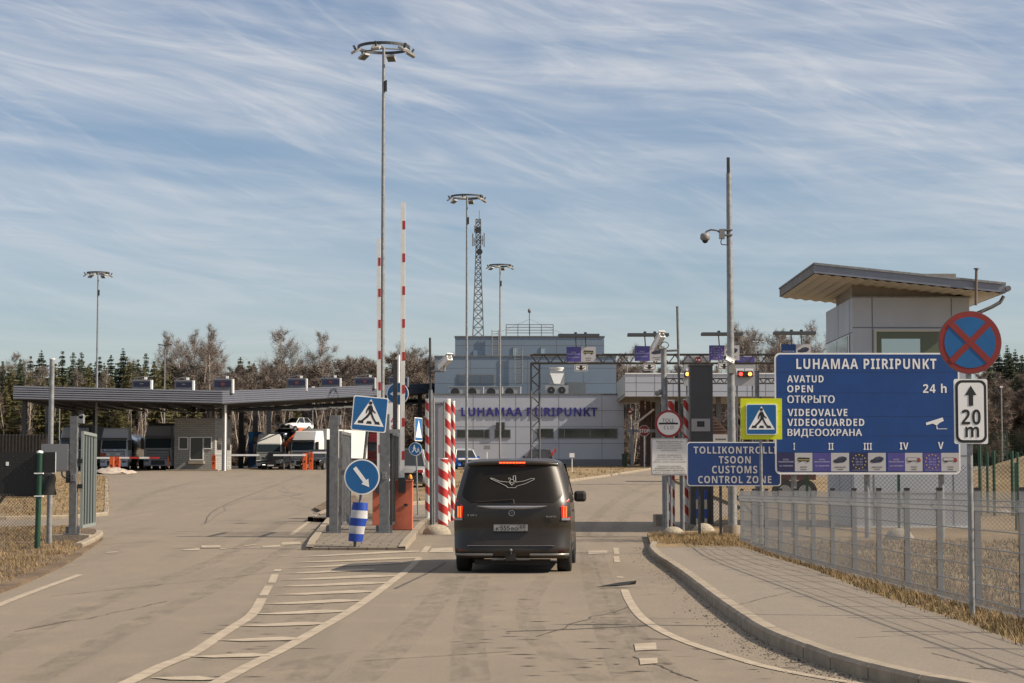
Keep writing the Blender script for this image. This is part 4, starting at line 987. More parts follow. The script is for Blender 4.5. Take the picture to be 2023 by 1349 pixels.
dome('speckled concrete dome in front of the dark scanner cabinet', 1390, 1058, 48, 51.6, .5)
D = 57
m = MB(); x0, x1 = W(1295, 1040, D)[0], W(1325, 1040, D)[0]; m.box(x0, x1, D, D + 1.0, gz(D) - .1, gz(D) + .32, CONC); tag(m.build('concrete_block', bevel=.02), 'grey concrete block behind the dome at the right lane edge', 'block')
# slender leaning pole, camera mast, tall dome-camera pole
D = 56
m = MB(); a, b, c = W(1347, 1040, D), W(1343.5, 850, D), W(1338, 605, D); m.cyl((a[0], D, gz(D)), (b[0], D, b[1]), .042, None, 10, GALV); m.cyl((b[0], D, b[1]), (c[0], D, c[1]), .034, None, 10, GALVD)
tag(m.build('slim_pole'), 'slender bare pole leaning slightly left behind the TOLL sign', 'pole')
D = 55.5
t = thing('camera_mast', 'stout grey pole topped by a weathered box camera with a loop of cable', 'camera', (W(1312, 1040, D)[0], D, gz(D)))
m = MB(); a = W(1315, 1040, D); b = W(1311, 691, D); m.cyl((a[0], D, gz(D)), (b[0], D, b[1]), .082, .075, 16, GALV); m.cyl((b[0], D, b[1]), (b[0], D, b[1] + .02), .085, None, 16, GALVD); m.build('mast', t)
box_camera(t, 1301, 675, D, 1.25, 28, -42, 1308, 690)
m = MB(); cx, cz = W(1313, 682, D); m.tube([(cx + .1 * math.cos(q), D - .05, cz + .085 * math.sin(q)) for q in [k * .45 for k in range(15)]], .012, 6, BLACK); m.build('cable', t)
m = MB(); a = W(1312, 693, D); b = W(1338, 692, D); m.cyl((a[0], D, a[1]), (b[0], D, b[1]), .028, None, 8, GALVD); m.build('cross_arm', t)
m = MB(); a = W(1297, 778, D); b = W(1305, 774, D); m.cyl((a[0], D - .15, a[1]), (b[0], D, b[1]), .07, None, 10, GALV); m.build('floodlight', t)
D = 50.2
t = thing('camera_mast', 'tallest galvanised pole with a dome camera on a curved arm', 'camera', (W(1447, 1045, D)[0], D, gz(D) + .1))
m = MB(); a = W(1447.5, 1040, D); b = W(1439.5, 342, D); m.cyl((a[0], D, gz(D)), (b[0], D, b[1]), .112, .058, 20, GALV)
c = W(1438.5, 311, D); m.box(c[0] - .035, c[0] + .035, D - .03, D + .03, b[1], c[1], DARKM); m.box(c[0] + .036, c[0] + .05, D - .03, D + .03, b[1], c[1] - .08, WHITE)
m.build('pole', t)
m = MB(); m.cyl((a[0], D, gz(D)), (a[0], D, gz(D) + .30), .24, .22, 18, CONC); m.build('footing', t)
m = MB(); p = [W(*q, D) for q in ((1424, 461), (1416, 455.5), (1405, 454), (1396, 457), (1391.5, 463))]; m.tube([(q[0], D - .05, q[1]) for q in p], .022, 8, GALVD); m.prect(1421.5, 452, 1432, 471, D - .12, .14, mat('camera grey', (.20, .195, .19), .5)); m.prect(1431, 452.5, 1447.5, 454.5, D - .12, .24, GALV); m.prect(1431, 462.5, 1447.5, 464.5, D - .12, .24, GALV); m.build('camera_bracket', t)
m = MB(); x, z = W(1392.5, 462, D); m.lathe((x, D - .05, z - .28), [(.0, .05), (.03, .055), (.06, .08), (.075, .12)], 18, BLACK); m.lathe((x, D - .05, z - .28), [(.08, .12), (.105, .14), (.115, .16), (.115, .24), (.095, .28), (.04, .30), (0, .305)], 18, mat('camera grey', (.20, .195, .19), .5)); m.build('dome_camera', t)
m = MB(); p = [W(*q, D) for q in ((1426, 471), (1423.5, 478), (1425, 483.5), (1435, 484))]; m.tube([(q[0], D - .05, q[1]) for q in p], .012, 6, BLACK); m.build('cable', t)
box_camera(t, 1440, 711, D - .2, .75, -48, -18, 1448, 714)
m = MB(); m.prect(1440, 716, 1452, 737, D - .16, .1, mat('junction box grey', (.26, .255, .22), .5)); m.build('junction_box', t)
D = 58
m = MB(); a = W(1496, 1000, D); b = W(1495.5, 735, D); m.cyl((a[0], D, gz(D)), (b[0], D, b[1]), .063, None, 14, GALV); m.cyl((b[0], D, b[1]), (b[0], D, b[1] + .03), .07, None, 14, GALVD)
tag(m.build('steel_post'), 'plain round galvanised post behind the yellow crossing sign', 'post')
# scrap of rubber lying on the road
x, y = G(1222, 1163); m = MB(); m.add([(x - .33, y - .05, gz(y) + .03), (x - .1, y - .06, gz(y) + .05), (x + .12, y - .10, gz(y) + .06), (x + .26, y - .02, gz(y) + .12), (x + .25, y + .1, gz(y) + .06), (x - .05, y + .08, gz(y) + .03), (x, y, gz(y) + .09)], [(0, 1, 6), (1, 2, 6), (2, 3, 6), (3, 4, 6), (4, 5, 6), (5, 0, 6)], BLACK)
tag(m.build('rubber_scrap'), 'flat scrap of torn black rubber lying on the road', 'debris')
# boulder behind the fence
x, y = W(1776, 1050, 47)[0], 47; m = MB(); m.lathe((x, y, gz(y) + .08), [(.30, -.1), (.33, .08), (.25, .20), (.12, .27), (0, .28)], 7, CONCD); tag(m.build('boulder'), 'pale boulder on the dry grass behind the wire mesh fence', 'boulder')

# left foreground fence with black screening
D = 44.2
t = thing('chain_link_fence', 'chain link fence with black screening and a green end post at the left edge', 'fence', (W(75, 1077, D)[0], D, gz(D)))
m = MB(); a = W(73.5, 1077, D); b = W(79, 893, D); m.cyl((a[0], D, gz(D)), (b[0], D, b[1]), .058, .055, 14, GREENP); m.build('post', t)
m = MB(); m.lathe((b[0], D, b[1]), [(.065, -.02), (.065, .015), (.03, .03), (0, .033)], 14, CREAM); 
for py in (935, 980): x, z = W(77, py, D); m.box(x - .09, x + .09, D - .06, D + .06, z - .012, z + .012, CREAM)
m.build('clamp', t)
m = MB(); x0, z0 = W(-420, 981, D); x1, z1 = W(75, 893, D); m.box(x0, x1, D + .07, D + .078, z0, z1, TARP)
r_ = random.Random(3)
for i in range(30):
    for j in range(10):
        x, z = x1 - .12 - i * .115 - (j % 2) * .055, z0 + .28 + j * .062
        if r_.random() < .6 and z < z1 - .05: m.box(x - .007, x + .007, D + .0665, D + .069, z - .006, z + .006, mat('screen speck', (.10, .10, .10), .6))
x, z = W(13, 916, D); m.box(x - .03, x + .03, D + .064, D + .068, z - .04, z + .04, CREAM); m.build('screening', t)
m = MB(); a, za = W(79, 933.5, D); b, zb_ = W(108.5, 893, D); m.box(a, b, D + .05, D + .06, za, zb_, TARP); m.box(b, b + .012, D + .045, D + .065, za, zb_, CREAM); m.build('screening', t)
m = MB(); n = 10; va = []
for j in range(n + 1):
    for i in range(n + 1):
        x, z = W(80 + 28 * i / n, 936 + 42 * j / n, D); va.append((x + .02 * math.sin(j * .8) * (i / n), D + .06 + .07 * math.sin(i * .55 + j * .35) * (i / n), z))
m.add(va, [(j * (n + 1) + i, j * (n + 1) + i + 1, (j + 1) * (n + 1) + i + 1, (j + 1) * (n + 1) + i) for j in range(n) for i in range(n)], mat('crumpled black sheet', (.03, .03, .03), .3), True); m.build('screening', t)
m = MB(); xa, xb = W(-420, 1000, D)[0], W(75, 1000, D)[0]; chainlink(m, (xa, D + .03), (xb, D + .03), lambda y: gz(y) + .05, W(0, 980, D)[1] - gz(D), .068, .0035, mat('rusty brown wire', (.06, .05, .04), .6))
m.cyl((xa, D + .04, W(0, 987, D)[1]), (xb, D + .04, W(0, 982, D)[1]), .006, None, 5, DARKM); m.build('wire_mesh', t)
m = MB(); a, b = W(-60, 1062, D), W(66, 905, D); m.cyl((a[0], D + .11, a[1]), (b[0], D + .11, b[1]), .035, None, 8, DARKM); m.build('brace', t)
D = 46.2
t = thing('sign_post', 'round galvanised pole carrying the blank grey back of a sign panel', 'sign', (W(98, 1055, D)[0], D, gz(D)))
m = MB(); a = W(97, 1055, D); b = W(103, 710, D); m.cyl((a[0], D, gz(D)), (b[0], D, b[1]), .062, .055, 16, GALV); m.cyl((b[0], D, b[1]), (b[0], D, b[1] + .02), .065, None, 16, CREAM); m.build('pole', t)
m = MB(); x0, z0 = W(83, 930, D); x1, z1 = W(137, 877, D); m.plate(rrect(x0, z0, x1, z1, .03), D - .12, D - .09, mat('grey sign back', (.20, .20, .21), .5, .1)); m.build('sign_panel', t)
m = MB(); p = [W(*q, D) for q in ((123, 931), (124, 940), (130, 944), (137, 944))]; m.tube([(q[0], D - .05, q[1]) for q in p], .02, 6, BLACK); m.build('conduit', t)
# tall dark bar fence further back at the left edge
D = 118
t = thing('bar_fence', 'dark vertical bar fence under the far left end of the canopy', 'fence', (W(40, 905, D)[0], D, gz(D)))
m = MB()
for i in range(24): x, z = W(-60 + i * 6.6, 857, D); m.box(x - .03, x + .03, D, D + .05, gz(D), z, DARKM)
m.build('bars', t)
m = MB(); x0, z = W(-62, 859, D); x1, _ = W(96, 859, D); m.box(x0, x1, D + .06, D + .1, z - .06, z, DARKM); m.box(x0, x1, D + .06, D + .1, gz(D) + .25, gz(D) + .3, DARKM)
m.box(x0, x1, D + .11, D + .12, gz(D) + .3, z, mat('bronze mesh', (.07, .055, .035), .7, 0, .3, 5)); m.build('rail', t)

# ------------------------------------------------------------------ the black van
VAN_M = mat('dusty black van paint', (.015, .0108, .0068), .34, 0, .35, 1.6, col2=(.032, .0225, .0125), coat=.3, spec=.4)
VGLASS = mat('dusty tinted glass', (.008, .0065, .005), .38, 0, .3, 1.2, col2=(.015, .0115, .008), spec=.25)
VPLAST = mat('black plastic trim', (.018, .016, .014), .6, 0, .2, 3)
VGREY = mat('dusty chrome', (.33, .33, .35), .35, .6, .1, 6)
def build_van():
    b0 = base(1013, 1129); yaw = R(-2.9)
    D = b0.y - 1.0
    t = thing('van', 'black passenger van with lit brake lights and a bird outline on its rear window', 'van', (W(1010.5, 1000, D)[0], D, gz(D)), None, yaw); t.scale = (1.025, 1, 1)
    WZ = [(.26, .90), (.32, .93), (.45, .945), (.6, .953), (.8, .958), (1.0, .957), (1.13, .95), (1.22, .937), (1.32, .917), (1.45, .886), (1.58, .853), (1.70, .822), (1.78, .798), (1.83, .775), (1.865, .74), (1.89, .66), (1.90, .50), (1.905, .25)]
    zs = [p[0] for p in WZ]
    def wz(z): return float(np.interp(z, zs, [p[1] for p in WZ]))
    def yr(z): return float(np.interp(z, [.26, .30, .36, .46, .48, .52, 1.05, 1.13, 1.22, 1.8, 1.86, 1.905], [.06, .0, -.02, .01, .06, .085, .07, .085, .12, .33, .36, .42]))
    def ry(x, z): s = min(1, abs(x) / wz(z)); return yr(z) + .03 * s * s + .20 * s ** 7
    cols = [-1, -.97, -.92, -.85, -.75, -.6, -.4, -.2, 0, .2, .4, .6, .75, .85, .92, .97, 1]
    m = MB(); va = []
    for z in zs:
        for c in cols: va.append((c * wz(z), ry(c * wz(z), z), z))
    nc = len(cols)
    m.add(va, [(i * nc + j, i * nc + j + 1, (i + 1) * nc + j + 1, (i + 1) * nc + j) for i in range(len(zs) - 1) for j in range(nc - 1)], VAN_M, True)
    st = [(.70, 1, 1.93), (1.6, 1.0, 1.945), (2.6, 1.0, 1.94), (3.2, 1.0, 1.90), (3.55, 1.0, 1.78), (3.9, .995, 1.48), (4.15, .99, 1.22), (4.6, .97, 1.12), (4.95, .92, .98), (5.12, .82, .80), (5.18, .7, .62)]
    prof = [(wz(z), z) for z in zs] + [(0, 1.908)]
    rings = []
    row0 = [(wz(z), ry(wz(z), z), z) for z in zs] + [(0, .45, 1.908)]
    rings.append(row0)
    for y, fw, rz in st:
        k = (rz - .26) / (1.908 - .26); rings.append([(w * fw, y, .26 + (z - .26) * k) for w, z in prof])
    for sgn in (1, -1):
        va = [(p[0] * sgn, p[1], p[2]) for r_ in rings for p in r_]; n = len(prof)
        m.add(va, [(i * n + j, (i + 1) * n + j, (i + 1) * n + j + 1, i * n + j + 1) for i in range(len(rings) - 1) for j in range(n - 1)], VAN_M, True)
    # roof rear edge
    n = len(prof)
    m.add([(wz(1.905) * c, ry(wz(1.905) * c, 1.905), 1.905) for c in (-1, -.5, 0, .5, 1)] + [(0, .45, 1.908)], [(0, 1, 5), (1, 2, 5), (2, 3, 5), (3, 4, 5)], VAN_M, True)
    m.box(-.86, .86, .5, 5.0, .25, .262, VPLAST)
    body = m.build('body', t, False)
    def patch(name, z0, z1, wl, off, mt_, nz=10, nx=16, xr=None):
        m = MB(); va = []
        for i in range(nz + 1):
            z = z0 + (z1 - z0) * i / nz
            for j in range(nx + 1):
                f = -1 + 2 * j / nx; x = f * wl(z); va.append((x, ry(x, z) - off, z))
        m.add(va, [(i * (nx + 1) + j, i * (nx + 1) + j + 1, (i + 1) * (nx + 1) + j + 1, (i + 1) * (nx + 1) + j) for i in range(nz) for j in range(nx)], mt_, True)
        return m.build(name, t, False)
    patch('rear_window', 1.19, 1.80, lambda z: wz(z) * .90 - (.16 * max(0, (1.32 - z) / .13) ** 1.5 if z < 1.32 else 0), .006, VGLASS, 14, 24)
    # roof spoiler with high brake light
    m = MB(); va = []
    for j in range(13):
        f = -1 + j / 6; x = f * .74; y = .30 + .06 * f * f + .10 * f ** 6
        va += [(x, y, 1.815 - .02 * f ** 4), (x, y - .035, 1.845 - .02 * f ** 4), (x, y, 1.885 - .03 * f ** 4), (x, y + .3, 1.915 - .04 * f ** 4)]
    m.add(va, [(i * 4 + k, (i + 1) * 4 + k, (i + 1) * 4 + k + 1, i * 4 + k + 1) for i in range(12) for k in range(3)], VAN_M, True); m.build('roof_spoiler', t, False)
    m = MB()
    for i in range(8): x = -.19 + i * .054; m.box(x - .022, x + .022, .246, .30, 1.846, 1.866, REDE)
    m.box(-.225, .225, .254, .30, 1.842, 1.870, REDL); m.build('high_brake_light', t, False)
    # lamps
    for s in (-1, 1):
        m = MB(); pts = [(.815, .90), (.80, 1.12), (.93, 1.255), (.952, 1.235), (.965, .90)]; n = len(pts)
        va = []
        for d in (.016, -.02):
            for x, z in pts: va.append((s * min(x, wz(z) - .002), ry(min(x, wz(z) - .002), z) - d, z))
        va = va + []
        f = [tuple(range(n)), tuple(range(2 * n - 1, n - 1, -1))] + [(k, n + k, n + (k + 1) % n, (k + 1) % n) for k in range(n)]
        if s < 0: f = [c[::-1] for c in f]
        m.add(va, f, REDL); tl = m.build('tail_light', t, False)
        m = MB()
        for xx in (.845, .885):
            y = ry(xx, 1.03) - .022; m.box(s * xx - .009, s * xx + .009, y, y + .03, .945, 1.125, REDE)
        m.build('light_strip', tl, False)
        m = MB(); y = ry(.87, .9) - .03; M_ = Matrix.Translation((s * .88, y, .915)) @ Matrix.Rotation(s * R(28), 4, 'Z'); m.box(-.075, .075, 0, .03, -.02, .02, VGREY, M_); m.build('reversing_lamp', tl, False)
    # chrome handle bar
    m = MB(); va = []; N = 20
    for i in range(N + 1):
        f = -1 + 2 * i / N; x = .58 * f; h = .055 * (1 - abs(f) ** 3.5)
        y = ry(x, 1.1) - .012; va += [(x, y, 1.135), (x, y - .035 * (1 - f ** 8), 1.135 - h * .5), (x, y, 1.133 - h)]
    m.add(va, [(i * 3 + k, i * 3 + k + 1, (i + 1) * 3 + k + 1, (i + 1) * 3 + k) for i in range(N) for k in range(2)], VGREY, True); m.build('chrome_strip', t, False)
    # star emblem
    m = MB(); y = ry(0, 1.01) - .012; cx, cz, r = 0, 1.013, .045
    N = 28
    for i in range(N):
        a, b = 2 * math.pi * i / N, 2 * math.pi * (i + 1) / N; m.cyl((cx + r * math.cos(a), y, cz + r * math.sin(a)), (cx + r * math.cos(b), y, cz + r * math.sin(b)), .0055, None, 6, CHROME, False)
    for k in range(3):
        a = R(90 + 120 * k); c, s_ = math.cos(a), math.sin(a)
        m.add([(cx + c * r, y, cz + s_ * r), (cx - s_ * .008, y, cz + c * .008), (cx + s_ * .008, y, cz - c * .008), (cx, y - .01, cz)], [(0, 1, 3), (0, 3, 2), (1, 2, 3)], CHROME)
    m.build('star_emblem', t, False)
    BADGE = mat('badge silver', (.42, .42, .43), .4, .5)
    m = MB(); text_fit(m, 'V 250 d', -.725, -.57, .965, .995, ry(.65, .98) - .022, BADGE, .03, 1.1, Matrix.Rotation(0, 4, 'Z'), .012); m.build('model_badge', t, False)
    m = MB(); text_fit(m, 'BLUETEC', .56, .73, .945, .967, ry(.65, .96) - .022, BADGE, .03, 1.1, None, .012); m.build('engine_badge', t, False)
    # licence plate
    m = MB(); y = ry(0, .77) - .03; m.box(-.30, .27, y + .002, y + .03, .695, .835, VPLAST); PL = mat('dusty plate white', (.30, .295, .29), .6, 0, .15, 8); m.box(-.292, .262, y - .003, y + .002, .712, .83, PL)
    PK = mat('plate lettering', (.025, .025, .025), .6)
    for s_, a, b, c, d in (('К', -.255, -.205, .725, .78), ('555', -.185, -.03, .725, .805), ('ВО', -.005, .10, .725, .78), ('60', .135, .225, .757, .815), ('RUS', .14, .19, .722, .742)):
        text_fit(m, s_, a, b, c, d, y - .006, PK, .02 if len(s_) < 3 or s_ == '555' else .01)
    m.box(.115, .118, y - .005, y - .003, .716, .826, PK); m.box(.20, .235, y - .005, y - .003, .722, .729, PK)
    for z in (.7125, .8265): m.box(-.292, .262, y - .0055, y - .003, z, z + .003, PK)
    m.build('licence_plate', t, False)
    # wiper, bird outline sticker
    m = MB(); p = [(-.58, 1.195), (-.3, 1.215), (-.05, 1.235), (.0, 1.24), (.025, 1.235), (.035, 1.20), (.035, 1.16)]
    m.tube([(x, ry(x, z) - .03, z) for x, z in p], .009, 6, VPLAST); m.build('wiper', t, False)
    STK = mat('pale sticker', (.40, .39, .36), .6); m = MB()
    def line(pts, w=.0048):
        q = [((u - 660) / 533, (1213 - v) / 533 + .012) for u, v in pts]; m.tube([(x, ry(x, z) - .012, z) for x, z in q], w, 5, STK)
    line([(472, 366), (500, 375), (545, 395), (600, 402), (640, 405)]); line([(690, 405), (760, 395), (820, 374), (852, 370), (852, 378), (840, 386), (770, 420), (700, 440), (688, 454), (625, 454), (605, 437), (545, 408), (480, 378), (466, 370), (472, 366)])
    line([(640, 385), (657, 378), (676, 388), (676, 412), (657, 432), (640, 412), (640, 385)]); line([(645, 382), (640, 366), (630, 368), (625, 378)]); line([(668, 382), (668, 350), (688, 347), (691, 402)]); line([(648, 406), (657, 412), (666, 406)])
    m.build('window_sticker', t, False)
    # bumper strips, hitch
    m = MB(); va = []
    for s in (-1, 1):
        va = []; N = 10
        for i in range(N + 1):
            x = s * (.30 + .63 * i / N); y = ry(x, .36) - .012; va += [(x, y, .345), (x, y - .025, .327), (x, y, .305)]
        f = [(i * 3 + k, (i + 1) * 3 + k, (i + 1) * 3 + k + 1, i * 3 + k + 1) for i in range(N) for k in range(2)]
        m.add(va, f, mat('bumper strip', (.20, .195, .185), .35, .6), True)
    m.box(-.72, .70, -.0, .04, .47, .477, VGREY); bp = m.build('bumper', t, False)
    for s in (-1, 1):
        m = MB(); m.box(s * .78 - .1, s * .78 + .1, ry(.8, .39) - .012, ry(.8, .39) + .03, .385, .41, mat('dim red reflector', (.10, .015, .01), .4)); m.build('reflector', bp, False)
    m = MB(); m.box(-.10, .07, -.03, .05, .225, .36, VPLAST); m.cyl((-.01, -.05, .33), (-.01, -.05, .385), .02, None, 10, VPLAST); m.lathe((-.01, -.05, .40), [(0, -.027), (.02, -.018), (.027, 0), (.02, .018), (0, .027)], 12, GALVD); m.build('tow_hitch', t, False)
    m = MB(); m.box(-.32, -.12, -.01, .05, .235, .27, mat('hitch beam', (.12, .115, .105), .6)); m.box(.09, .30, -.01, .05, .235, .27, mat('hitch beam')); m.box(-.62, .62, .25, .4, .15, .24, VPLAST); m.build('valance', t, False)
    # wheels
    for wx, wy in ((-1, 1.0), (1, 1.0), (-1, 4.2), (1, 4.2)):
        m = MB(); cx = wx * .835; M_ = Matrix.Translation((cx, wy, .335)) @ Matrix.Rotation(R(90), 4, 'Y')
        pr = [(.20, -.115), (.30, -.12), (.325, -.10), (.335, -.06), (.335, .06), (.325, .10), (.30, .12), (.20, .115)]
        mm = MB(); mm.lathe((0, 0, 0), pr, 32, RUBBER); mm.v = [tuple(M_ @ Vector(p)) for p in mm.v]; tyre = mm.build('wheel', t, False)
        mm = MB(); mm.cyl((0, 0, -.09), (0, 0, .09), .205, None, 24, DARKM)
        for k in range(5):
            a = 2 * math.pi * k / 5; c, s_ = math.cos(a), math.sin(a); zz = .095 * 1
            mm.add([(c * .03 - s_ * .03, s_ * .03 + c * .03, zz), (c * .03 + s_ * .03, s_ * .03 - c * .03, zz), (c * .2 + s_ * .02, s_ * .2 - c * .02, zz), (c * .2 - s_ * .02, s_ * .2 + c * .02, zz)], [(0, 1, 2, 3)], RIM)
            mm.add([(c * .03 - s_ * .03, s_ * .03 + c * .03, -zz), (c * .03 + s_ * .03, s_ * .03 - c * .03, -zz), (c * .2 + s_ * .02, s_ * .2 - c * .02, -zz), (c * .2 - s_ * .02, s_ * .2 + c * .02, -zz)], [(0, 1, 2, 3)], RIM)
        mm.v = [tuple(M_ @ Vector(p)) for p in mm.v]; mm.build('rim', tyre, False)
        m.lathe((0, 0, 0), [(.30, 0), (.40, 0), (.40, .02), (.30, .02)], 32, VPLAST)
    for s in (-1, 1):
        m = MB(); m.box(s * .94 - (0 if s > 0 else .22), s * .94 + (.22 if s > 0 else 0), 3.62, 3.75, 1.17, 1.37, VPLAST); m.build('mirror', t, False, .05)
        m = MB(); ya = [(.75, 1.5), (1.65, 2.55), (2.65, 3.3)]
        for y0, y1 in ya:
            z0, z1 = 1.20, 1.72; q = []
            for y, z in ((y0, z0), (y1, z0), (y1, z1), (y0, z1)): q.append((s * (wz(z) + .006), y, z))
            m.add(q, [(0, 1, 2, 3) if s > 0 else (3, 2, 1, 0)], VGLASS)
        m.build('side_window', t, False)
        m = MB(); m.box(s * .962 - .01, s * .962 + .01, 1.75, 1.9, 1.02, 1.05, VPLAST); m.box(s * .955 - .008, s * .955 + .008, 1.3, 3.3, .42, .46, VPLAST); m.build('side_trim', t, False)
    m = MB(); m.add([(-.80, 3.3, 1.84), (.80, 3.3, 1.84), (.92, 4.12, 1.27), (-.92, 4.12, 1.27)], [(0, 1, 2, 3)], VGLASS); m.v = [(x, y, z + .02) for x, y, z in m.v]; m.build('windscreen', t, False)
build_van()

# ------------------------------------------------------------------ lamp masts
def lamp_mast(label, px, pyt, D, ring=None, n=6, H=None):
    x, zt = W(px, pyt, D); z0 = gz(D); h = zt - z0; R0 = ring / 2 * D / FPX * .84
    t = thing('lamp_mast', label, 'lamp mast', (x, D, z0), 'floodlight masts with ring heads')
    m = MB(); m.cyl((x, D, z0), (x, D, zt + .1), .10, .058, 14, GALV); m.box(x + .06, x + .14, D - .12, D - .02, zt - 1.7, zt - 1.25, DARKM); m.build('mast', t)
    m = MB(); N = 40
    for i in range(N):
        a, b = 2 * math.pi * i / N, 2 * math.pi * (i + 1) / N
        v = []
        for q in (a, b):
            c, s = math.cos(q), math.sin(q)
            v += [(x + c * (R0 - .03), D + s * (R0 - .03), zt + .02), (x + c * (R0 + .03), D + s * (R0 + .03), zt + .02), (x + c * (R0 + .03), D + s * (R0 + .03), zt + .13), (x + c * (R0 - .03), D + s * (R0 - .03), zt + .13)]
        m.add(v, [(0, 1, 5, 4), (1, 2, 6, 5), (2, 3, 7, 6), (3, 0, 4, 7)], DARKM)
    for k in range(3):
        a = R(20 + 120 * k); m.cyl((x, D, zt + .05), (x + R0 * math.cos(a), D + R0 * math.sin(a), zt + .08), .03, None, 6, GALVD)
    m.build('ring', t)
    for k in range(n):
        a = R(18 + 360 * k / n); M_ = Matrix.Translation((x + (R0 + .1) * math.cos(a), D + (R0 + .1) * math.sin(a), zt - .12)) @ Matrix.Rotation(a, 4, 'Z') @ Matrix.Rotation(R(28), 4, 'Y')
        m = MB(); m.box(-.17, .19, -.17, .17, -.045, .045, mat('floodlight casing', (.34, .33, .31), .5), M_); m.box(-.14, .16, -.14, .14, -.051, -.045, GLASSR, M_); m.box(-.04, .04, -.03, .03, .05, .25, DARKM, M_); m.build('floodlight', t)
lamp_mast('tallest floodlight mast rising behind the left barrier arms', 758, 98, 84, 122)
lamp_mast('floodlight mast in front of the lattice tower', 922.5, 391, 136, 76)
lamp_mast('floodlight mast in front of the main building railing, second right of the lattice tower', 988, 526, 181, 52)
lamp_mast('floodlight mast standing at the left lawn before the canopy', 194, 541, 166, 52)
lamp_mast('small floodlight mast before bare trees right of the gantry', 1496, 673, 260, 24)
def street_lamp(label, px, pyt, D, w):
    x, zt = W(px, pyt, D); t = thing('street_lamp', label, 'street lamp', (x, D, gz(D)))
    m = MB(); m.cyl((x, D, gz(D)), (x, D, zt), .10, .06, 10, GALV); m.build('pole', t)
    for s in (-1, 1):
        m = MB(); M_ = Matrix.Translation((x + s * w * .5, D, zt + .02)) @ Matrix.Rotation(R(-8 * s), 4, 'Y'); m.box(-w * .5, w * .5, -.15, .15, -.04, .06, DARKM, M_); m.build('lamp_head', t)
street_lamp('double headed street lamp behind the left canopy', 326, 682, 232, .75)
def one_lamp(label, px, pyt, D, s):
    x, zt = W(px, pyt, D); t = thing('street_lamp', label, 'street lamp', (x, D, gz(D)))
    m = MB(); m.cyl((x, D, gz(D)), (x, D, zt), .07, .05, 8, GALV); m.build('pole', t); m = MB(); m.box(x - .1, x + s, D - .12, D + .12, zt - .03, zt + .1, CREAM); m.build('lamp_head', t)
one_lamp('short street lamp under the far left end of the canopy', 118, 800, 215, -.45)
one_lamp('slim pole with a white camera seen beyond the white truck', 618, 765, 240, .2)
one_lamp('thin pale pole against the woods at the right edge', 1978, 765, 180, .1)

# ------------------------------------------------------------------ left canopy
CD = [(27, 158.0), (440, 165.0), (862, 205.0)]; CT = [762, 772, 756.5]
ROOFS = mat('pale blue grey trapezoid sheet', (.098, .108, .138), .6, 0, .08, 2)
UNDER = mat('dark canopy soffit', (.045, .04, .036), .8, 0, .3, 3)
Pf = [Vector((W(px, py, D)[0], D, W(px, py, D)[1])) for (px, D), py in zip(CD, CT)]
back = [Vector((0, 26, -.25)), Vector((-1.5, 18, -.25)), Vector((-3.0, 10, -.4))]
t = thing('canopy', 'long grey customs canopy on dark columns with ribbed edge, over the lorries at left', 'canopy', (Pf[1].x, 170, gz(170)))
m = MB(); H = 1.0
for i in range(2):
    a, b = Pf[i], Pf[i + 1]; Ha, Hb = (1.0, 1.0, .92)[i], (1.0, 1.0, .92)[i + 1]
    n = 6
    for k in range(n):                                       # horizontal ribs of the fascia
        ZA = [a.z - Ha * (k + f) / n for f in (0, .12, .62, .85, 1)]; ZB = [b.z - Hb * (k + f) / n for f in (0, .12, .62, .85, 1)]; OY = (0, -.12, -.12, 0, 0)
        m.add([(a.x, a.y + o, z) for o, z in zip(OY, ZA)] + [(b.x, b.y + o, z) for o, z in zip(OY, ZB)], [(q, q + 1, q + 6, q + 5) for q in range(4)], ROOFS)
m.add([(Pf[0].x, Pf[0].y, Pf[0].z), (Pf[0].x, Pf[0].y, Pf[0].z - 1), (Pf[0] + back[0]).to_tuple(), tuple(Pf[0] + back[0] + Vector((0, 0, -1)))], [(0, 1, 3, 2)], ROOFS)
m.build('fascia', t)
m = MB(); top = []; bot = []
for i in range(3):
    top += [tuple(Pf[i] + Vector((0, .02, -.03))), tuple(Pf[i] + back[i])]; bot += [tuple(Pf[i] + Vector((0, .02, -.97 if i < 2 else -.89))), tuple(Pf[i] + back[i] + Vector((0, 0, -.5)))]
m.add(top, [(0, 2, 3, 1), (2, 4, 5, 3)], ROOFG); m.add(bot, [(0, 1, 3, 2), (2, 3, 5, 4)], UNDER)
m.add([top[1], top[3], top[5], bot[1], bot[3], bot[5]], [(0, 1, 4, 3), (1, 2, 5, 4)], ROOFG)
m.build('roof', t)
m = MB()
for i in range(9):                                            # purlins below the soffit
    f = (i + .5) / 9; a = Pf[0] + (Pf[1] - Pf[0]) * f; m.box(a.x - .1, a.x + .1, a.y + 1.5, a.y + 21, a.z - 1.16, a.z - 1.0, DARKM)
for i in range(14):
    f = (i + .5) / 14; a = Pf[1] + (Pf[2] - Pf[1]) * f; m.cyl((a.x - 3, a.y - 2 + 8, a.z - 1.35), (a.x + 5, a.y + 12, a.z - 1.15), .07, None, 5, DARKM)
m.build('purlin', t)
for px, D, w, pt in ((47, 161, .30, 786), (93, 181, .35, 800), (144, 179, .32, 800), (187, 182, .36, 800), (443, 168, .36, 798), (476, 184, .42, 800), (504, 190, .42, 800), (531, 203, .42, 800), (740, 196, .4, 775), (829, 204, .4, 775), (846, 212, .4, 775)):
    x = W(px, 850, D)[0]; zt = W(px, pt, D)[1]; m = MB(); m.box(x - w / 2, x + w / 2, D, D + w, gz(D) - .1, zt + .4, DARKM if px != 443 else GALVD); m.build('column', t)
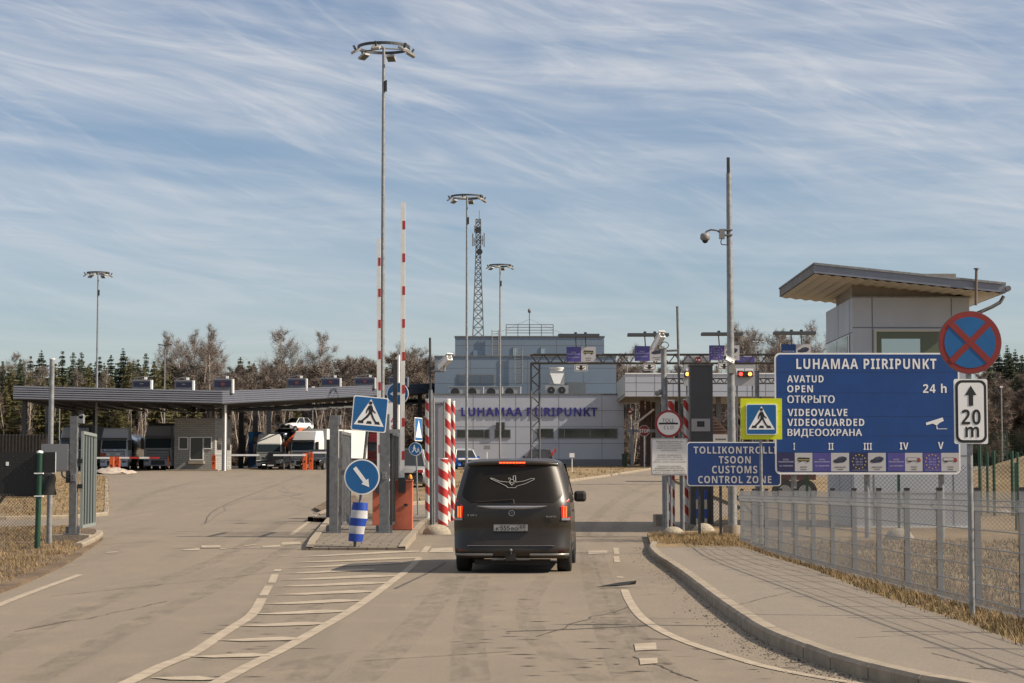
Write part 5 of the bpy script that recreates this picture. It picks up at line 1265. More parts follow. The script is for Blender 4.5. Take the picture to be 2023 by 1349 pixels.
m = MB(); x = W(444, 850, 167.5)[0]; m.cyl((x, 167.7, gz(168)), (x, 167.7, W(444, 800, 168)[1]), .09, None, 8, CREAM); m.build('downpipe', t)
m = MB(); x = W(476, 900, 183)[0]; m.box(x - .3, x + .3, 183.4, 183.9, gz(183) + 1.0, gz(183) + 2.9, DARKM); m.build('switch_cabinet', t)
# lane display boxes on the roof
SCREEN = mat('dark display', (.012, .014, .035), .3); LOUV = mat('display louvre', (.035, .04, .10), .4)
def roof_sign(px0, px1, py0, py1, D, kind, lb):
    x0, z1 = W(px0, py0, D); x1, z0 = W(px1, py1, D)
    t = thing('lane_display', lb, 'display sign', ((x0 + x1) / 2, D, z0), 'lane displays on the left canopy roof')
    m = MB(); m.box(x0, x1, D, D + .5, z0 - .3, z1, GALVD); m.box(x1, x1 + .12, D - .02, D + .5, z0 - .3, z1 + .06, CREAM); m.box(x0 - .04, x1, D - .05, D + .5, z1, z1 + .07, ROOFG); m.build('housing', t)
    m = MB(); a, b, c, d = x0 + .12, x1 - .08, z0 + .17, z1 - .1; m.box(a, b, D - .03, D - .001, c, d, SCREEN)
    if kind:
        for k in range(4): zz = c + (d - c) * (k + .5) / 4; m.box(a, b, D - .06, D - .031, zz - .025, zz + .025, LOUV)
        m.cyl(((a + b) / 2, D - .08, (c + d) / 2), ((a + b) / 2, D - .065, (c + d) / 2), .19, None, 20, mat('unlit red disc', (.09, .02, .03), .5)); m.box((a + b) / 2 - .13, (a + b) / 2 + .13, D - .09, D - .081, (c + d) / 2 - .025, (c + d) / 2 + .025, mat('dim white bar', (.16, .12, .13), .5))
    else: m.box((a + b) / 2 - .13, (a + b) / 2 + .13, D - .04, D - .031, (c + d) / 2 + .02, (c + d) / 2 + .07, mat('dim green mark', (.18, .22, .20), .5))
    m.build('screen', t)
    m = MB(); m.tube([(x0 + .1, D + .2, z1 + .07), (x0 + .2, D + .2, z1 + .22), (x1 - .5, D + .2, z1 + .33), (x1 - .4, D + .2, z1 + .2)], .025, 5, GALV); m.box(x1 - .5, x1 - .3, D + .1, D + .3, z1 + .1, z1 + .3, CREAM); m.build('camera', t)
for i, (a, b, c, d, D, k) in enumerate(((261, 297, 752, 768, 163.4, 0), (345, 380, 753, 769, 165, 0), (421, 458, 750, 769, 166, 1), (567, 604, 749, 765, 178.5, 1), (634, 671, 748, 763, 185, 1), (700, 740, 747, 761, 191, 1), (768, 805, 746, 758, 198, 1))):
    roof_sign(a, b, c, d, D, k, ['blank dark lane display, first from the left end of the canopy roof', 'blank dark lane display, second from the left end of the canopy roof', 'lane display with red disc above the canopy corner',
              'lane display with red disc, first beyond the canopy corner', 'lane display with red disc, second beyond the canopy corner', 'lane display with red disc left of the barrier arms, third beyond the canopy corner', 'lane display on the canopy roof seen between the barrier arms'][i])
# brick control booth below it
D = 172
t = thing('control_booth', 'grey brick control booth with white framed windows under the left canopy', 'booth', (W(385, 918, D)[0], D, gz(D)))
m = MB(); x0, z1 = W(345, 829, D); x1, _ = W(425, 829, D); x2 = W(457, 829, D + 4)[0] + .0
m.slab([(x0, D), (x1, D), (x2, D + 4.2), (x0 + 1.0, D + 4.2)], gz(D) - .1, z1, BRICKM); m.build('wall', t)
m = MB(); m.slab([(x0 - .05, D - .05), (x1 + .05, D - .05), (x2 + .05, D + 4.25), (x0 + .95, D + 4.25)], z1, z1 + .12, GALV); m.build('roof', t)
DG = mat('dim booth glass', (.035, .033, .03), .15)
def win(t, px0, py0, px1, py1, D, fr=.07, fm=CREAM, gm=DG, mull=(), name='window'):
    x0, z1 = W(px0, py0, D); x1, z0 = W(px1, py1, D); m = MB()
    for a, b, c, d in ((x0, x1, z1 - fr, z1), (x0, x1, z0, z0 + fr), (x0, x0 + fr, z0 + fr, z1 - fr), (x1 - fr, x1, z0 + fr, z1 - fr)): m.box(a, b, D - .06, D - .002, c, d, fm)
    for f in mull: x = x0 + (x1 - x0) * f; m.box(x - fr / 2, x + fr / 2, D - .055, D - .002, z0 + fr, z1 - fr, fm)
    w = m.build(name, t); m = MB(); m.box(x0 + fr, x1 - fr, D - .03, D - .004, z0 + fr, z1 - fr, gm); m.build('pane', w, False) if False else None
    me = m; l = t.location; me.v = [(p[0] - l.x, p[1] - l.y, p[2] - l.z) for p in me.v]; me.build('pane', w, False)
win(t, 353, 863, 372, 888, D); win(t, 375, 863, 402, 909, D, name='door'); win(t, 401.5, 863, 418.5, 887, D)
for f0, f1 in ((.12, .38), (.62, .9)):
    m = MB(); a = Vector((x1, D, 0)); e = Vector((x2, D + 4.2, 0)) - a; p, q = a + e * f0, a + e * f1; n_ = Vector((e.y, -e.x, 0)).normalized() * .03
    zc, zd = W(420, 888, D)[1], W(420, 863, D)[1]; m.add([(p.x + n_.x, p.y + n_.y, zc), (q.x + n_.x, q.y + n_.y, zc), (q.x + n_.x, q.y + n_.y, zd), (p.x + n_.x, p.y + n_.y, zd)], [(0, 1, 2, 3)], DG); m.build('window', t)
m = MB(); m.prect(372, 911, 402, 916, D - .6, .6, CONCD); m.build('step', t)
for px in (381, 400):
    x, z = W(px, 806, 176); tt = thing('camera', 'dark camera box hanging below the canopy above the control booth, %s one' % ('left' if px < 390 else 'right'), 'camera', (x, 176, z), 'camera boxes hanging from the left canopy')
    m = MB(); m.box(x - .2, x + .2, 176, 176.4, z - .35, z + .25, BLACK); m.build('housing', tt); m = MB(); m.tube([(x - .3, 176.1, z - .3), (x - .7, 176.1, z - .6), (x - 1.1, 176.1, z - .35)], .05, 6, BLACK); m.cyl((x, 176.2, z + .25), (x, 176.2, W(px, 795, 176)[1] + .3), .04, None, 6, BLACK); m.build('bracket', tt)

# boom barriers under the canopy
def boom(px0, px1, pt, pb, arm0, arm1, armpy, D, lb, striped_=False):
    x0, z1 = W(px0, pt, D); x1, _ = W(px1, pt, D); z0 = gz(D)
    t = thing('boom_barrier', lb, 'barrier', ((x0 + x1) / 2, D, z0), 'orange boom barriers under the left canopy')
    m = MB(); m.box(x0, x1, D, D + .35, z0 + .05, z1, ORANG2); m.box(x0 - .15, x1 + .15, D - .15, D + .5, z0 - .05, z0 + .05, CONCD); m.box((x0 + x1) / 2 - .06, (x0 + x1) / 2 + .06, D - .01, D - .001, z1 - .75, z1 - .6, BLACK); m.build('cabinet', t)
    a, z = W(arm0, armpy, D); b, _ = W(arm1, armpy, D); m = MB(); n = max(2, int(abs(b - a) / .7))
    for k in range(n):
        u, v = a + (b - a) * k / n, a + (b - a) * (k + 1) / n; m.box(min(u, v), max(u, v), D - .08, D - .02, z - .07, z + .07, (RED if k % 2 else WHITE) if striped_ else CREAM)
    m.build('barrier_arm', t)
boom(216, 224.5, 902, 922, 216, 184, 904.5, 163, 'orange boom barrier left of its twin before the white truck, arm to the left')
boom(228, 236, 902, 922, 236, 315, 904.3, 163.6, 'orange boom barrier right of its twin, striped arm before the grey truck', True)
boom(418.5, 425.5, 898, 921, 425, 512, 899, 169, 'orange boom barrier at the control booth corner with long white arm')
boom(598, 606, 895, 921, 604, 540, 899, 170.5, 'orange boom barrier before the white truck, white arm to the left')
boom(610, 618, 893, 920, 618, 660, 894, 171.5, 'orange boom barrier beside its twin, white arm toward the folded gate leaf')
D = 171; m = MB(); m.prect(330.5, 902, 333, 922, D, .1, ORANG2); tag(m.build('marker_post'), 'thin orange marker post at the front of the grey truck', 'post')
m = MB(); x0 = W(215, 0, 163)[0] - 3; m.box(W(330, 900, 167)[0], W(432, 900, 167)[0], 166.6, 167.4, gz(167) - .1, gz(167) + .13, KERB); o = m.build('kerb'); o['kind'] = 'structure'
x, y, = W(222, 940, 150)[0], 150; m = MB(); va = []; n = 14
for j in range(8):
    for i in range(n):
        a = 2 * math.pi * i / n; r = 1.5 * (1 - j / 8) + .05; va.append((x + r * math.cos(a) * (1 + .2 * math.sin(3 * a + j)), y + .8 * r * math.sin(a), gz(y) + .08 + .38 * (j / 7) ** .8 + .08 * math.sin(5 * a + j)))
m.add(va, [(j * n + i, j * n + (i + 1) % n, (j + 1) * n + (i + 1) % n, (j + 1) * n + i) for j in range(7) for i in range(n)], SNOW, True); tag(m.build('snow_heap'), 'dirty melting heap of snow at the end of the left lawn', 'snow heap')

# ------------------------------------------------------------------ lorries and cars
def wheel_pair(m, x, y, r, w): m.cyl((x - w / 2, y, r), (x + w / 2, y, r), r, None, 18, RUBBER); m.cyl((x - w / 2 - .01, y, r), (x + w / 2 + .01, y, r), r * .55, None, 14, RIM)
def truck(label, px0, px1, pyt, D, body, lower, trailer, glassm=mat('truck windscreen', (.035, .05, .06), .12), brand=None, yaw=0, grp='lorries waiting under the left canopy', H=3.75, visor=True):
    xc = (W(px0, 900, D)[0] + W(px1, 900, D)[0]) / 2; z0 = gz(D); s = (W(px1, 900, D)[0] - W(px0, 900, D)[0]) / 2.5
    t = thing('truck', label, 'truck', (xc, D, z0), grp, yaw); zs = (W(px0, pyt, D)[1] - z0) / H; t.scale = (s, s, zs)
    m = MB(); w = 1.25
    # cab: rounded block with raised roof fairing, facing the camera (-Y)
    v = [(-w, .12, .75), (w, .12, .75), (w, 2.2, .75), (-w, 2.2, .75), (-w, 0, 1.75), (w, 0, 1.75), (w, 2.2, 1.75), (-w, 2.2, 1.75), (-w * .97, .22, 2.75), (w * .97, .22, 2.75), (w, 2.2, 2.75), (-w, 2.2, 2.75), (-w * .88, .75, 3.7), (w * .88, .75, 3.7), (w * .92, 2.2, 3.75), (-w * .92, 2.2, 3.75)]
    f = [(3, 2, 1, 0), (12, 13, 14, 15)]
    for k in range(3): o = k * 4; f += [(o, o + 1, o + 5, o + 4), (o + 1, o + 2, o + 6, o + 5), (o + 2, o + 3, o + 7, o + 6), (o + 3, o, o + 4, o + 7)]
    m.add(v, f, body); m.build('cab', t, False, .09)
    m = MB(); m.add([(-1.13, .015, 1.82), (1.13, .015, 1.82), (1.10, .185, 2.62), (-1.10, .185, 2.62)], [(0, 1, 2, 3)], glassm); m.v = [(x, y - .03, z) for x, y, z in m.v]; m.build('windscreen', t, False)
    m = MB()
    if visor: m.box(-1.15, 1.15, -.10, .2, 2.66, 2.82, mat('dark visor', (.03, .03, .035), .3))
    m.build('sun_visor', t, False) if visor else None
    m = MB()
    for k in range(5): z = 1.0 + k * .13; m.box(-.95, .95, -.06 , .1, z, z + .07, lower)
    m.box(-.98, .98, -.02, .1, .96, 1.68, DARKM); m.build('grille', t, False)
    m = MB(); m.box(-w, w, -.12, .5, .32, .92, lower); m.box(-.62, .62, -.13, 0, .40, .84, DARKM); bp = m.build('bumper', t, False, .05)
    for q in (-1, 1):
        m = MB(); m.box(q * .98 - .2, q * .98 + .2, -.14, -.1, .66, .84, GLASSR); m.build('headlight', t, False)
        m = MB(); m.box(q * 1.42 - .12, q * 1.42 + .12, .1, .28, 1.75, 2.65, DARKM); m.cyl((q * 1.2, .25, 2.5), (q * 1.42, .2, 2.5), .03, None, 6, DARKM); m.build('mirror', t, False)
    for q in (-1, 1):
        m = MB(); wheel_pair(m, q * 1.02, 1.2, .5, .3); m.build('wheel', t, False); m = MB(); wheel_pair(m, q * 1.0, 4.8, .5, .5); m.build('wheel', t, False)
    if trailer == 'tank':
        m = MB(); N = 24; va = []
        for y, r in ((2.6, .9), (2.9, 1.15), (3.4, 1.25), (12, 1.25), (12.4, .9)):
            for i in range(N): a = 2 * math.pi * i / N; va.append((r * math.cos(a), y, 2.15 + r * .95 * math.sin(a)))
        m.add(va, [(j * N + i, j * N + (i + 1) % N, (j + 1) * N + (i + 1) % N, (j + 1) * N + i) for j in range(4) for i in range(N)] + [tuple(range(N))], mat('polished tank', (.5, .51, .53), .18, .95), True)
        m.box(-.5, .5, 2.6, 12, .8, 1.1, DARKM); m.build('tank_trailer', t, False)
    elif trailer:
        m = MB(); m.box(-1.27, 1.27, 2.7, 12.5, 1.15, 3.95, trailer); m.build('box_trailer', t, False); m = MB(); m.box(-1.1, 1.1, 2.9, 12.3, .7, 1.14, DARKM); m.build('chassis', t, False)
    if brand: brand(t)
    for q in (-1, 1):
        for yy in (9, 10.2):
            m = MB(); wheel_pair(m, q * 1.0, yy, .5, .4); m.build('wheel', t, False)
    return t
TGREY = mat('silver grey truck paint', (.36, .365, .39), .35, .1, .06, 1); TWHITE = mat('white truck paint', (.62, .62, .60), .35, 0, .05, 1); TBLUEW = mat('pale blue white truck paint', (.66, .71, .78), .35, 0, .06, 1)
TRED = mat('dark red truck paint', (.16, .018, .02), .35, 0, .1, 1); TDK = mat('charcoal truck paint', (.12, .125, .14), .35, 0, .1, 1)
def livery(t):
    m = MB(); [m.flat([(-.7 + k * .19, 1.71), (-.7 + k * .19, 1.79), (-.56 + k * .19, 1.79), (-.56 + k * .19, 1.71)], -.158, SBLUE) for k in range(9) if k != 4]; m.box(-1.2, 1.2, -.155, -.1, 1.66, 1.84, TBLUEW); m.flat([(-1.1, 1.69), (-.97, 1.83), (-.84, 1.69)], -.158, SBLUE); m.build('livery_band', t, False)
    m = MB(); m.box(-1.2, -.75, -.18, -.1, 1.2, 1.5, mat('orange hazard plate', (.5, .10, .03), .5)); m.box(-.65, .6, -.17, -.1, 1.28, 1.48, CREAM); text_fit(m, 'DAF', -.3, .2, 1.32, 1.44, -.175, DARKM, .05); m.build('front_plate', t, False)
truck('white and blue fronted truck with a polished tank trailer under the canopy', 198, 252, 844, 172, TBLUEW, TBLUEW, 'tank', brand=livery)
truck('silver grey truck with a black sun visor beside the brick control booth', 284, 341, 839, 173.5, TGREY, TGREY, mat('dark box trailer', (.06, .06, .06), .5))
truck('grey truck mostly hidden behind the left gate post', 117, 168, 843, 171, TGREY, TDK, mat('dark box trailer'))
truck('white truck with a white box trailer beyond the orange booms', 571, 624, 850, 178, TWHITE, TWHITE, TWHITE, H=3.75, yaw=R(-19))
truck('dark red truck seen between the two island gate posts', 726, 752, 856, 192, TRED, TRED, TRED, yaw=R(-8))
def livery_car(): pass
def car(label, px, D, W_, kind, body, yaw, z=None, cat='car', grp=None, zoff=0, lights=GLASSR, top=None):
    x = W(px, 900, D)[0]; t = thing('car', label, cat, (x, D, (gz(D) if z is None else z)), grp, yaw)
    L = {'sedan': 4.5, 'suv': 4.5, 'van': 4.9}[kind]; w = W_ / 2; h = {'sedan': 1.45, 'suv': 1.68, 'van': 1.95}[kind]; b = h * .56
    sec = {'sedan': [(0, .35, .62), (.05, .3, .70), (.9, .27, .88), (1.35, .27, .93), (3.6, .27, .96), (4.4, .3, .92), (4.5, .4, .7)],
           'suv': [(0, .4, .75), (.06, .33, .9), (.95, .3, 1.02), (1.3, .3, 1.06), (3.9, .3, 1.1), (4.45, .35, 1.05), (4.5, .45, .8)],
           'van': [(0, .4, .8), (.06, .33, 1.0), (.8, .3, 1.12), (1.0, .3, 1.15), (4.0, .3, 1.15), (4.85, .35, 1.12), (4.9, .45, .9)]}[kind]
    m = MB(); va = []
    for i, (y, za, zb) in enumerate(sec):
        ww = w * (.86 if i in (0, len(sec) - 1) else .97 if i == 1 else 1)
        va += [(-ww * .93, y, za), (-ww, y, (za + zb) / 2), (-ww * .93, y, zb), (0, y, zb + .03), (ww * .93, y, zb), (ww, y, (za + zb) / 2), (ww * .93, y, za)]
    f = [(i * 7 + k, (i + 1) * 7 + k, (i + 1) * 7 + (k + 1) % 7, i * 7 + (k + 1) % 7) for i in range(len(sec) - 1) for k in range(7)]
    m.add(va, [c[::-1] for c in f] + [tuple(range(7)), tuple(range(len(va) - 1, len(va) - 8, -1))], body, True); m.build('body', t, False)
    y0, y1, y2, y3 = {'sedan': (1.25, 2.0, 3.3, 4.1), 'suv': (1.2, 1.95, 3.7, 4.35), 'van': (.85, 1.6, 4.5, 4.8)}[kind]; zb = sec[3][2] - .02
    m = MB(); g = [(-w * .88, y0, zb), (w * .88, y0, zb), (w * .88, y3, zb), (-w * .88, y3, zb), (-w * .68, y1, h), (w * .68, y1, h), (w * .68, y2, h), (-w * .68, y2, h)]
    m.add(g, [(0, 1, 5, 4), (1, 2, 6, 5), (2, 3, 7, 6), (3, 0, 4, 7)], GLASS); m.build('windows', t, False)
    m = MB(); e = .02; m.box(-w * .68, w * .68, y1 - .03, y2 + .03, h - .02, h + .03, top or body)
    for sx in (-1, 1):
        for (ya, za), (yb, zb2) in (((y0, zb), (y1, h)), ((y3, zb), (y2, h)), (((y0 + y3) / 2, zb), ((y1 + y2) / 2, h))): m.cyl((sx * w * .885, ya, za), (sx * w * .685, yb, zb2), .045, None, 6, top or body)
    m.build('roof', t, False)
    r = .32 if kind == 'sedan' else .36
    for sx in (-1, 1):
        for yy in (.9, L - .95): m = MB(); wheel_pair(m, sx * (w - .09), yy, r, .22); m.build('wheel', t, False)
        m = MB(); q = sec[1]; m.box(sx * w * .68 - .17, sx * w * .68 + .17, -.02, .1, q[2] - .17, q[2] - .04, lights); m.build('headlight', t, False)
        m = MB(); m.box(sx * (w + .1) - .1, sx * (w + .1) + .1, y0 + .25, y0 + .33, zb, zb + .15, body); m.build('mirror', t, False)
    m = MB(); m.box(-w * .5, w * .5, -.035, .05, sec[1][1] + .1, sec[1][1] + .38, BLACK); m.box(-.26, .26, -.045, -.036, sec[1][1] + .02, sec[1][1] + .12, CREAM); m.build('grille', t, False)
    return t
CBLK = mat('black car paint', (.012, .012, .013), .15, 0, coat=.5); CWHT = mat('white car paint', (.70, .70, .69), .2, coat=.4); CNAV = mat('dark blue grey car paint', (.06, .07, .10), .2, .3, coat=.5); CBLU = mat('police blue paint', (.01, .10, .42), .25, coat=.3)
CMAR = mat('dark maroon car paint', (.03, .012, .014), .2, coat=.5); CSIL = mat('silver van paint', (.22, .22, .225), .35, .3)
car('black car waiting at the barrier left of the white truck', 535, 173.5, 1.8, 'sedan', CBLK, R(-6))
car('black estate car beyond the orange booms, before the white truck', 613, 173, 1.85, 'suv', CBLK, R(-12))
# car transporter with two cars on its deck
D = 180
t = truck('white car transporter behind the blue information panel', 506, 556, 874, D, TWHITE, TWHITE, None, H=2.8, visor=False)
t2 = MB()
x, z = W(570, 882, D)
m = MB(); l = t.location
x0, za = W(505, 871, D); x1, zb_ = W(562, 871, D)
m.box(x0, x1, D + .5, D + 5, za - .12, za, GALV); xr0, zr = W(560, 868, D); xr1, zr2 = W(583, 850, D)
m.cyl((xr0 + .2, D - .3, zr - .5), (xr0 + 1.2, D + .5, zr2 - .2), .22, None, 8, ORANG2); m.cyl((xr0 + 1.2, D + .5, zr2 - .2), (xr1 + .4, D + 2.2, zr2 + .1), .22, None, 8, ORANG2)
m.box(xr1 - .4, xr1 + 2.6, D + .8, D + 5.2, zr2 - .15, zr2, DARKM)
for xx in (x0 + .2, x1 - .2): m.box(xx - .1, xx + .1, D + 4, D + 4.2, gz(D), za, DARKM)
xd, zd = W(575, 853, D)
sx, sy, sz = t.scale
m.v = [((p[0] - l.x) / sx, (p[1] - l.y) / sy, (p[2] - l.z) / sz) for p in m.v]; m.build('loading_deck', t, False)
cc1 = car('dark blue grey car loaded on the lower deck of the car transporter', 547, D + .8, 1.85, 'suv', CNAV, R(-24), z=W(545, 871.5, D)[1], grp='cars on the car transporter')
cc2 = car('white coupe suv raised on the upper deck of the car transporter', 562, D + 1, 1.9, 'suv', CWHT, R(-33), z=W(575, 851.5, D)[1], grp='cars on the car transporter')
cc1.scale = (.8, .8, .8); cc2.scale = (.7, .7, .7)
# person-height things near the booms, info panel
D = 186; x0, z1 = W(490.5, 853, D); x1, z0 = W(519, 912, D)
t = thing('information_stand', 'upright blue information panel with a pale blue corner and orange dots under the canopy', 'signboard', ((x0 + x1) / 2, D, gz(D)))
m = MB(); m.box(x0, x1, D, D + .12, gz(D) + .1, z1, mat('panel blue', (.015, .07, .20), .4)); m.box(x1 - .12, x1, D - .01, D + .13, gz(D) + .1, z1, CREAM); m.box(x0, x1, D - .1, D + .3, gz(D) - .1, gz(D) + .1, CONC); m.build('panel', t)
m = MB(); q = [(x0, z1 - .05)] + [(x0 + .48 * math.cos(R(-a)), z1 - .05 + 1.0 * math.sin(R(-a))) for a in range(0, 91, 15)]; m.flat(q, D - .004, mat('cyan corner', (.03, .25, .50), .4))
xm = (x0 + x1) / 2 + .05; OCH = mat('ochre dot', (.35, .19, .05), .5)
m.flat(circ(xm, z1 - .65, .24, 20), D - .006, OCH)
for i in range(2):
    for j in range(2): m.flat(circ(xm - .15 + i * .33, z1 - 1.45 - j * .32, .09, 12), D - .006, OCH)
m.build('panel_graphics', t)

# grey delivery van behind the barriers, police car, dark car, right booth vehicles
D = 100; x = W(803, 900, D)[0]
t = car('silver grey panel van seen from behind past the right barrier arm', 802, D, 1.9, 'van', CSIL, R(0), lights=mat('red rear lamp', (.35, .02, .02), .3))
car('white and blue patrol car with roof light bar parked before the main building', 925, 168, 1.9, 'suv', CBLU, R(10), cat='patrol car', top=CWHT)
D = 168; x = W(925, 880, D)[0]; tt = [o for o in bpy.data.objects if o.get('category') == 'patrol car'][0]
m = MB(); m.box(-.6, .6, 2.3, 2.6, 1.72, 1.84, mat('light bar', (.30, .33, .38), .3)); m.build('light_bar', tt, False)
m = MB(); m.box(-.82, .82, -.05, .9, .85, 1.0, CWHT); m.build('bonnet', tt, False, .03)
car('dark maroon car parked before the main building, behind the gantry leg', 1057, 168, 1.95, 'suv', CMAR, R(-8))
# small things on the grass before the main building
for lb, px, pt, D, w in (('small white post box on a stick on the middle lawn right of the van', 1130, 895, 150, .35), ('small grey box on a thin post beside the patrol car', 962, 880, 165, .5)):
    x, z = W(px, pt, D); t = thing('marker_post', lb, 'post', (x, D, gz(D))); m = MB(); m.cyl((x, D, gz(D)), (x, D, z - .3), .03, None, 6, CREAM); m.build('post', t); m = MB(); m.box(x - w / 2, x + w / 2, D - .1, D + .1, z - .3, z, CREAM if px > 1000 else GALV); m.build('box', t)
x, z = W(1092, 888, 166); t = thing('marker_post', 'thin post with two small red flags beside the dark maroon car', 'post', (x, 166, gz(166))); m = MB(); m.cyl((x, 166, gz(166)), (x, 166, z), .02, None, 6, GALV); m.build('post', t)
for dx in (-.12, .1): m = MB(); m.box(x + dx, x + dx + .16, 165.98, 166.0, z - .35 + dx, z - .05 + dx, RED); m.build('flag', t)

# ------------------------------------------------------------------ main building
BD = 192
t = thing('terminal_building', 'stepped grey clad border terminal with large blue LUHAMAA PIIRIPUNKT letters', 'building', (W(1039, 920, BD)[0], BD, gz(BD)))
def block(name, px0, px1, pt, D, depth, mt_, zb=None, cols=(), rows=()):
    x0, z1 = W(px0, pt, D); x1, _ = W(px1, pt, D); zb = gz(BD) - .3 if zb is None else zb
    m = MB(); m.box(x0, x1, D, D + depth, zb, z1, mt_); m.box(x0 - .06, x1 + .06, D - .06, D + depth, z1, z1 + .12, GALVD)
    for px in cols: x, _ = W(px, pt, D); m.box(x - .02, x + .02, D - .006, D - .001, zb, z1, WALLJ)
    for py in rows: _, z = W(px0, py, D); m.box(x0, x1, D - .007, D - .002, z - .02, z + .02, WALLJ)
    return m.build(name, t), x0, x1, z1
_, a, b, z1 = block('lower_wall', 846, 1232.5, 780, BD, 26, WALLG, None, (935, 1019, 1104, 1189), (811, 843, 876))
block('middle_wall', 859, 1217, 705, BD + 5, 20, WALLB, W(900, 785, BD)[1], (930, 1043, 1153), (727, 757))
block('upper_wall', 899, 1193.5, 666, BD + 8, 16, WALLB, W(900, 712, BD)[1], (950, 1100, 1150), (682,))
m = MB(); x0, z0 = W(846, 920, BD); x1, zp = W(1232.5, 907, BD); m.box(x0 - .02, x1 + .02, BD - .03, BD + .5, gz(BD) - .3, zp, WALLD); m.build('plinth', t)
m = MB(); text_px(m, 'LUHAMAA PIIRIPUNKT', 911.5, 1180, 805, 822, BD, NAVY, .03, 1.02, .10, .08); m.build('wall_letters', t)
WF = mat('steel window frame', (.17, .18, .19), .5)
for q in ((901, 848, 967, 866, (.32, .84)), (977, 848, 1009, 866, ()), (1060, 846, 1094, 866, ()), (1102, 846, 1220, 866, (.11, .54))): win(t, *q[:4], BD, .07, WF, GLASS, q[4])
m = MB(); m.prect(980, 834, 997, 852, BD - .25, .2, DARKM); m.build('vent_housing', t)
D = BD + 5
m = MB(); m.prect(904, 738, 978, 758, D - .03, .02, WF)
for k in range(9): m.prect(906, 740 + k * 2, 948, 740.9 + k * 2, D - .07, .04, WALLB)
for k in range(9): m.prect(950, 740 + k * 2, 976, 740.9 + k * 2, D - .07, .04, WALLB)
m.build('louvre', t)
m = MB(); m.prect(1119, 755, 1157, 780, D - .05, .04, mat('roller door', (.13, .15, .165), .6)); m.build('roller_door', t)
D = BD + 8
for px in (1013, 1068): win(t, px, 685.5, px + 11.5, 704.5, D, .05, WF, mat('sky lit glass', (.35, .45, .48), .06, .5))
m = MB(); m.prect(935, 692, 954, 704, D - .06, .05, WALLB); m.build('hatch', t)
def ladder(px0, px1, pt, pb, D, n):
    m = MB(); x0, z1 = W(px0, pt, D); x1, z0 = W(px1, pb, D)
    for x in (x0, x1): m.cyl((x, D - .25, z0), (x, D - .25, z1), .04, None, 6, GALV)
    for k in range(n): z = z0 + (z1 - z0) * (k + .5) / n; m.cyl((x0, D - .25, z), (x1, D - .25, z), .025, None, 5, GALV)
    m.build('ladder', t)
ladder(972, 985, 652, 704, BD + 8, 10); ladder(1017, 1032, 688, 758, BD + 5, 12)
m = MB(); x0, z0 = W(1000, 663, BD + 10); x1, z1 = W(1093, 641, BD + 10)
for k in range(4): z = z0 + (z1 - z0) * (k + 1) / 4; m.cyl((x0, BD + 10, z), (x1, BD + 10, z), .035, None, 6, GALVD)
for f in (0, .25, .5, .75, 1): x = x0 + (x1 - x0) * f; m.cyl((x, BD + 10, z0 - .1), (x, BD + 10, z1), .045, None, 6, GALVD)
m.box(x0, x1, BD + 9.8, BD + 14, z0 - .35, z0 - .05, WALLD); m.build('roof_railing', t)
m = MB(); x, z = W(1046, 612, BD + 12); m.cyl((x, BD + 12, W(1046, 662, BD + 12)[1]), (x, BD + 12, z), .05, None, 6, GALVD); m.lathe((x, BD + 12, z - .3), [(0, 0), (.16, .05), (.16, .3), (.06, .42), (0, .43)], 10, GALVD)
for dx in (-3.2, 3.2): m.cyl((x, BD + 12, z - .9), (x + dx, BD + 12, z - 2.3), .012, None, 4, GALVD)
m.build('roof_mast', t)
m = MB(); m.prect(1103, 659, 1184, 666, BD + 12, 3, WALLD); m.build('roof_edge', t)
# roof plant
DARKG = mat('fan grille', (.02, .021, .023), .6); ACU = mat('air unit casing', (.30, .31, .32), .5, 0, .08, 3)
for i, px in enumerate((887, 920.5, 958, 994)):
    D = BD + 2; x0, z1 = W(px, 764, D); x1, _ = W(px + 34, 764, D); zb = W(px, 781, D)[1] + .12
    t2 = thing('air_conditioner', ['air conditioning unit at the left end of the terminal roof row', 'air conditioning unit left of the tall lamp mast base row, second on the terminal roof', 'air conditioning unit between the two lamp masts on the terminal roof', 'air conditioning unit right of the lamp mast, at the right end of the roof row'][i], 'air conditioner', ((x0 + x1) / 2, D, zb), 'air conditioning units on the terminal roof')
    m = MB(); m.box(x0, x1, D, D + 1.4, zb, z1, ACU); m.box(x0 - .05, x1 + .05, D - .06, D + 1.45, z1, z1 + .06, ACU); m.box(x1, x1 + .09, D - .05, D + 1.4, zb, z1, WHITE); m.build('casing', t2)  # white right edge paints the sunlit side of the casing
    m = MB(); cx = x0 + (x1 - x0) * .36; cz = zb + .16; m.plate([(cx + .40 * math.cos(R(a)), cz + .40 * math.sin(R(a))) for a in range(200, -21, -12)], D - .03, D - .005, DARKG); m.cyl((cx, D - .05, cz), (cx, D - .03, cz), .07, None, 10, DARKM); m.build('fan', t2)
D = BD + 2; x0, z1 = W(1077, 761, D); x1, _ = W(1123, 761, D); zb = W(1077, 781, D)[1] + .12
t2 = thing('air_conditioner', 'twin fan chiller below the flared duct on the terminal roof', 'air conditioner', ((x0 + x1) / 2, D, zb))
m = MB(); m.box(x0, x1, D, D + 1.4, zb, z1, ACU); m.build('casing', t2)
for px in (1089, 1110): m = MB(); x, z = W(px, 771, D); m.cyl((x, D - .04, z), (x, D - .002, z), .34, None, 20, DARKG); m.cyl((x, D - .06, z), (x, D - .041, z), .08, None, 10, GALVD); m.build('fan', t2)
D = BD + 2.5; x0, zb = W(1086, 760, D); x1, z1 = W(1115, 732, D); xm = (x0 + x1) / 2
t2 = thing('cooling_tower', 'flared metal air duct with a white rim on the terminal roof', 'duct', (xm, D, zb))
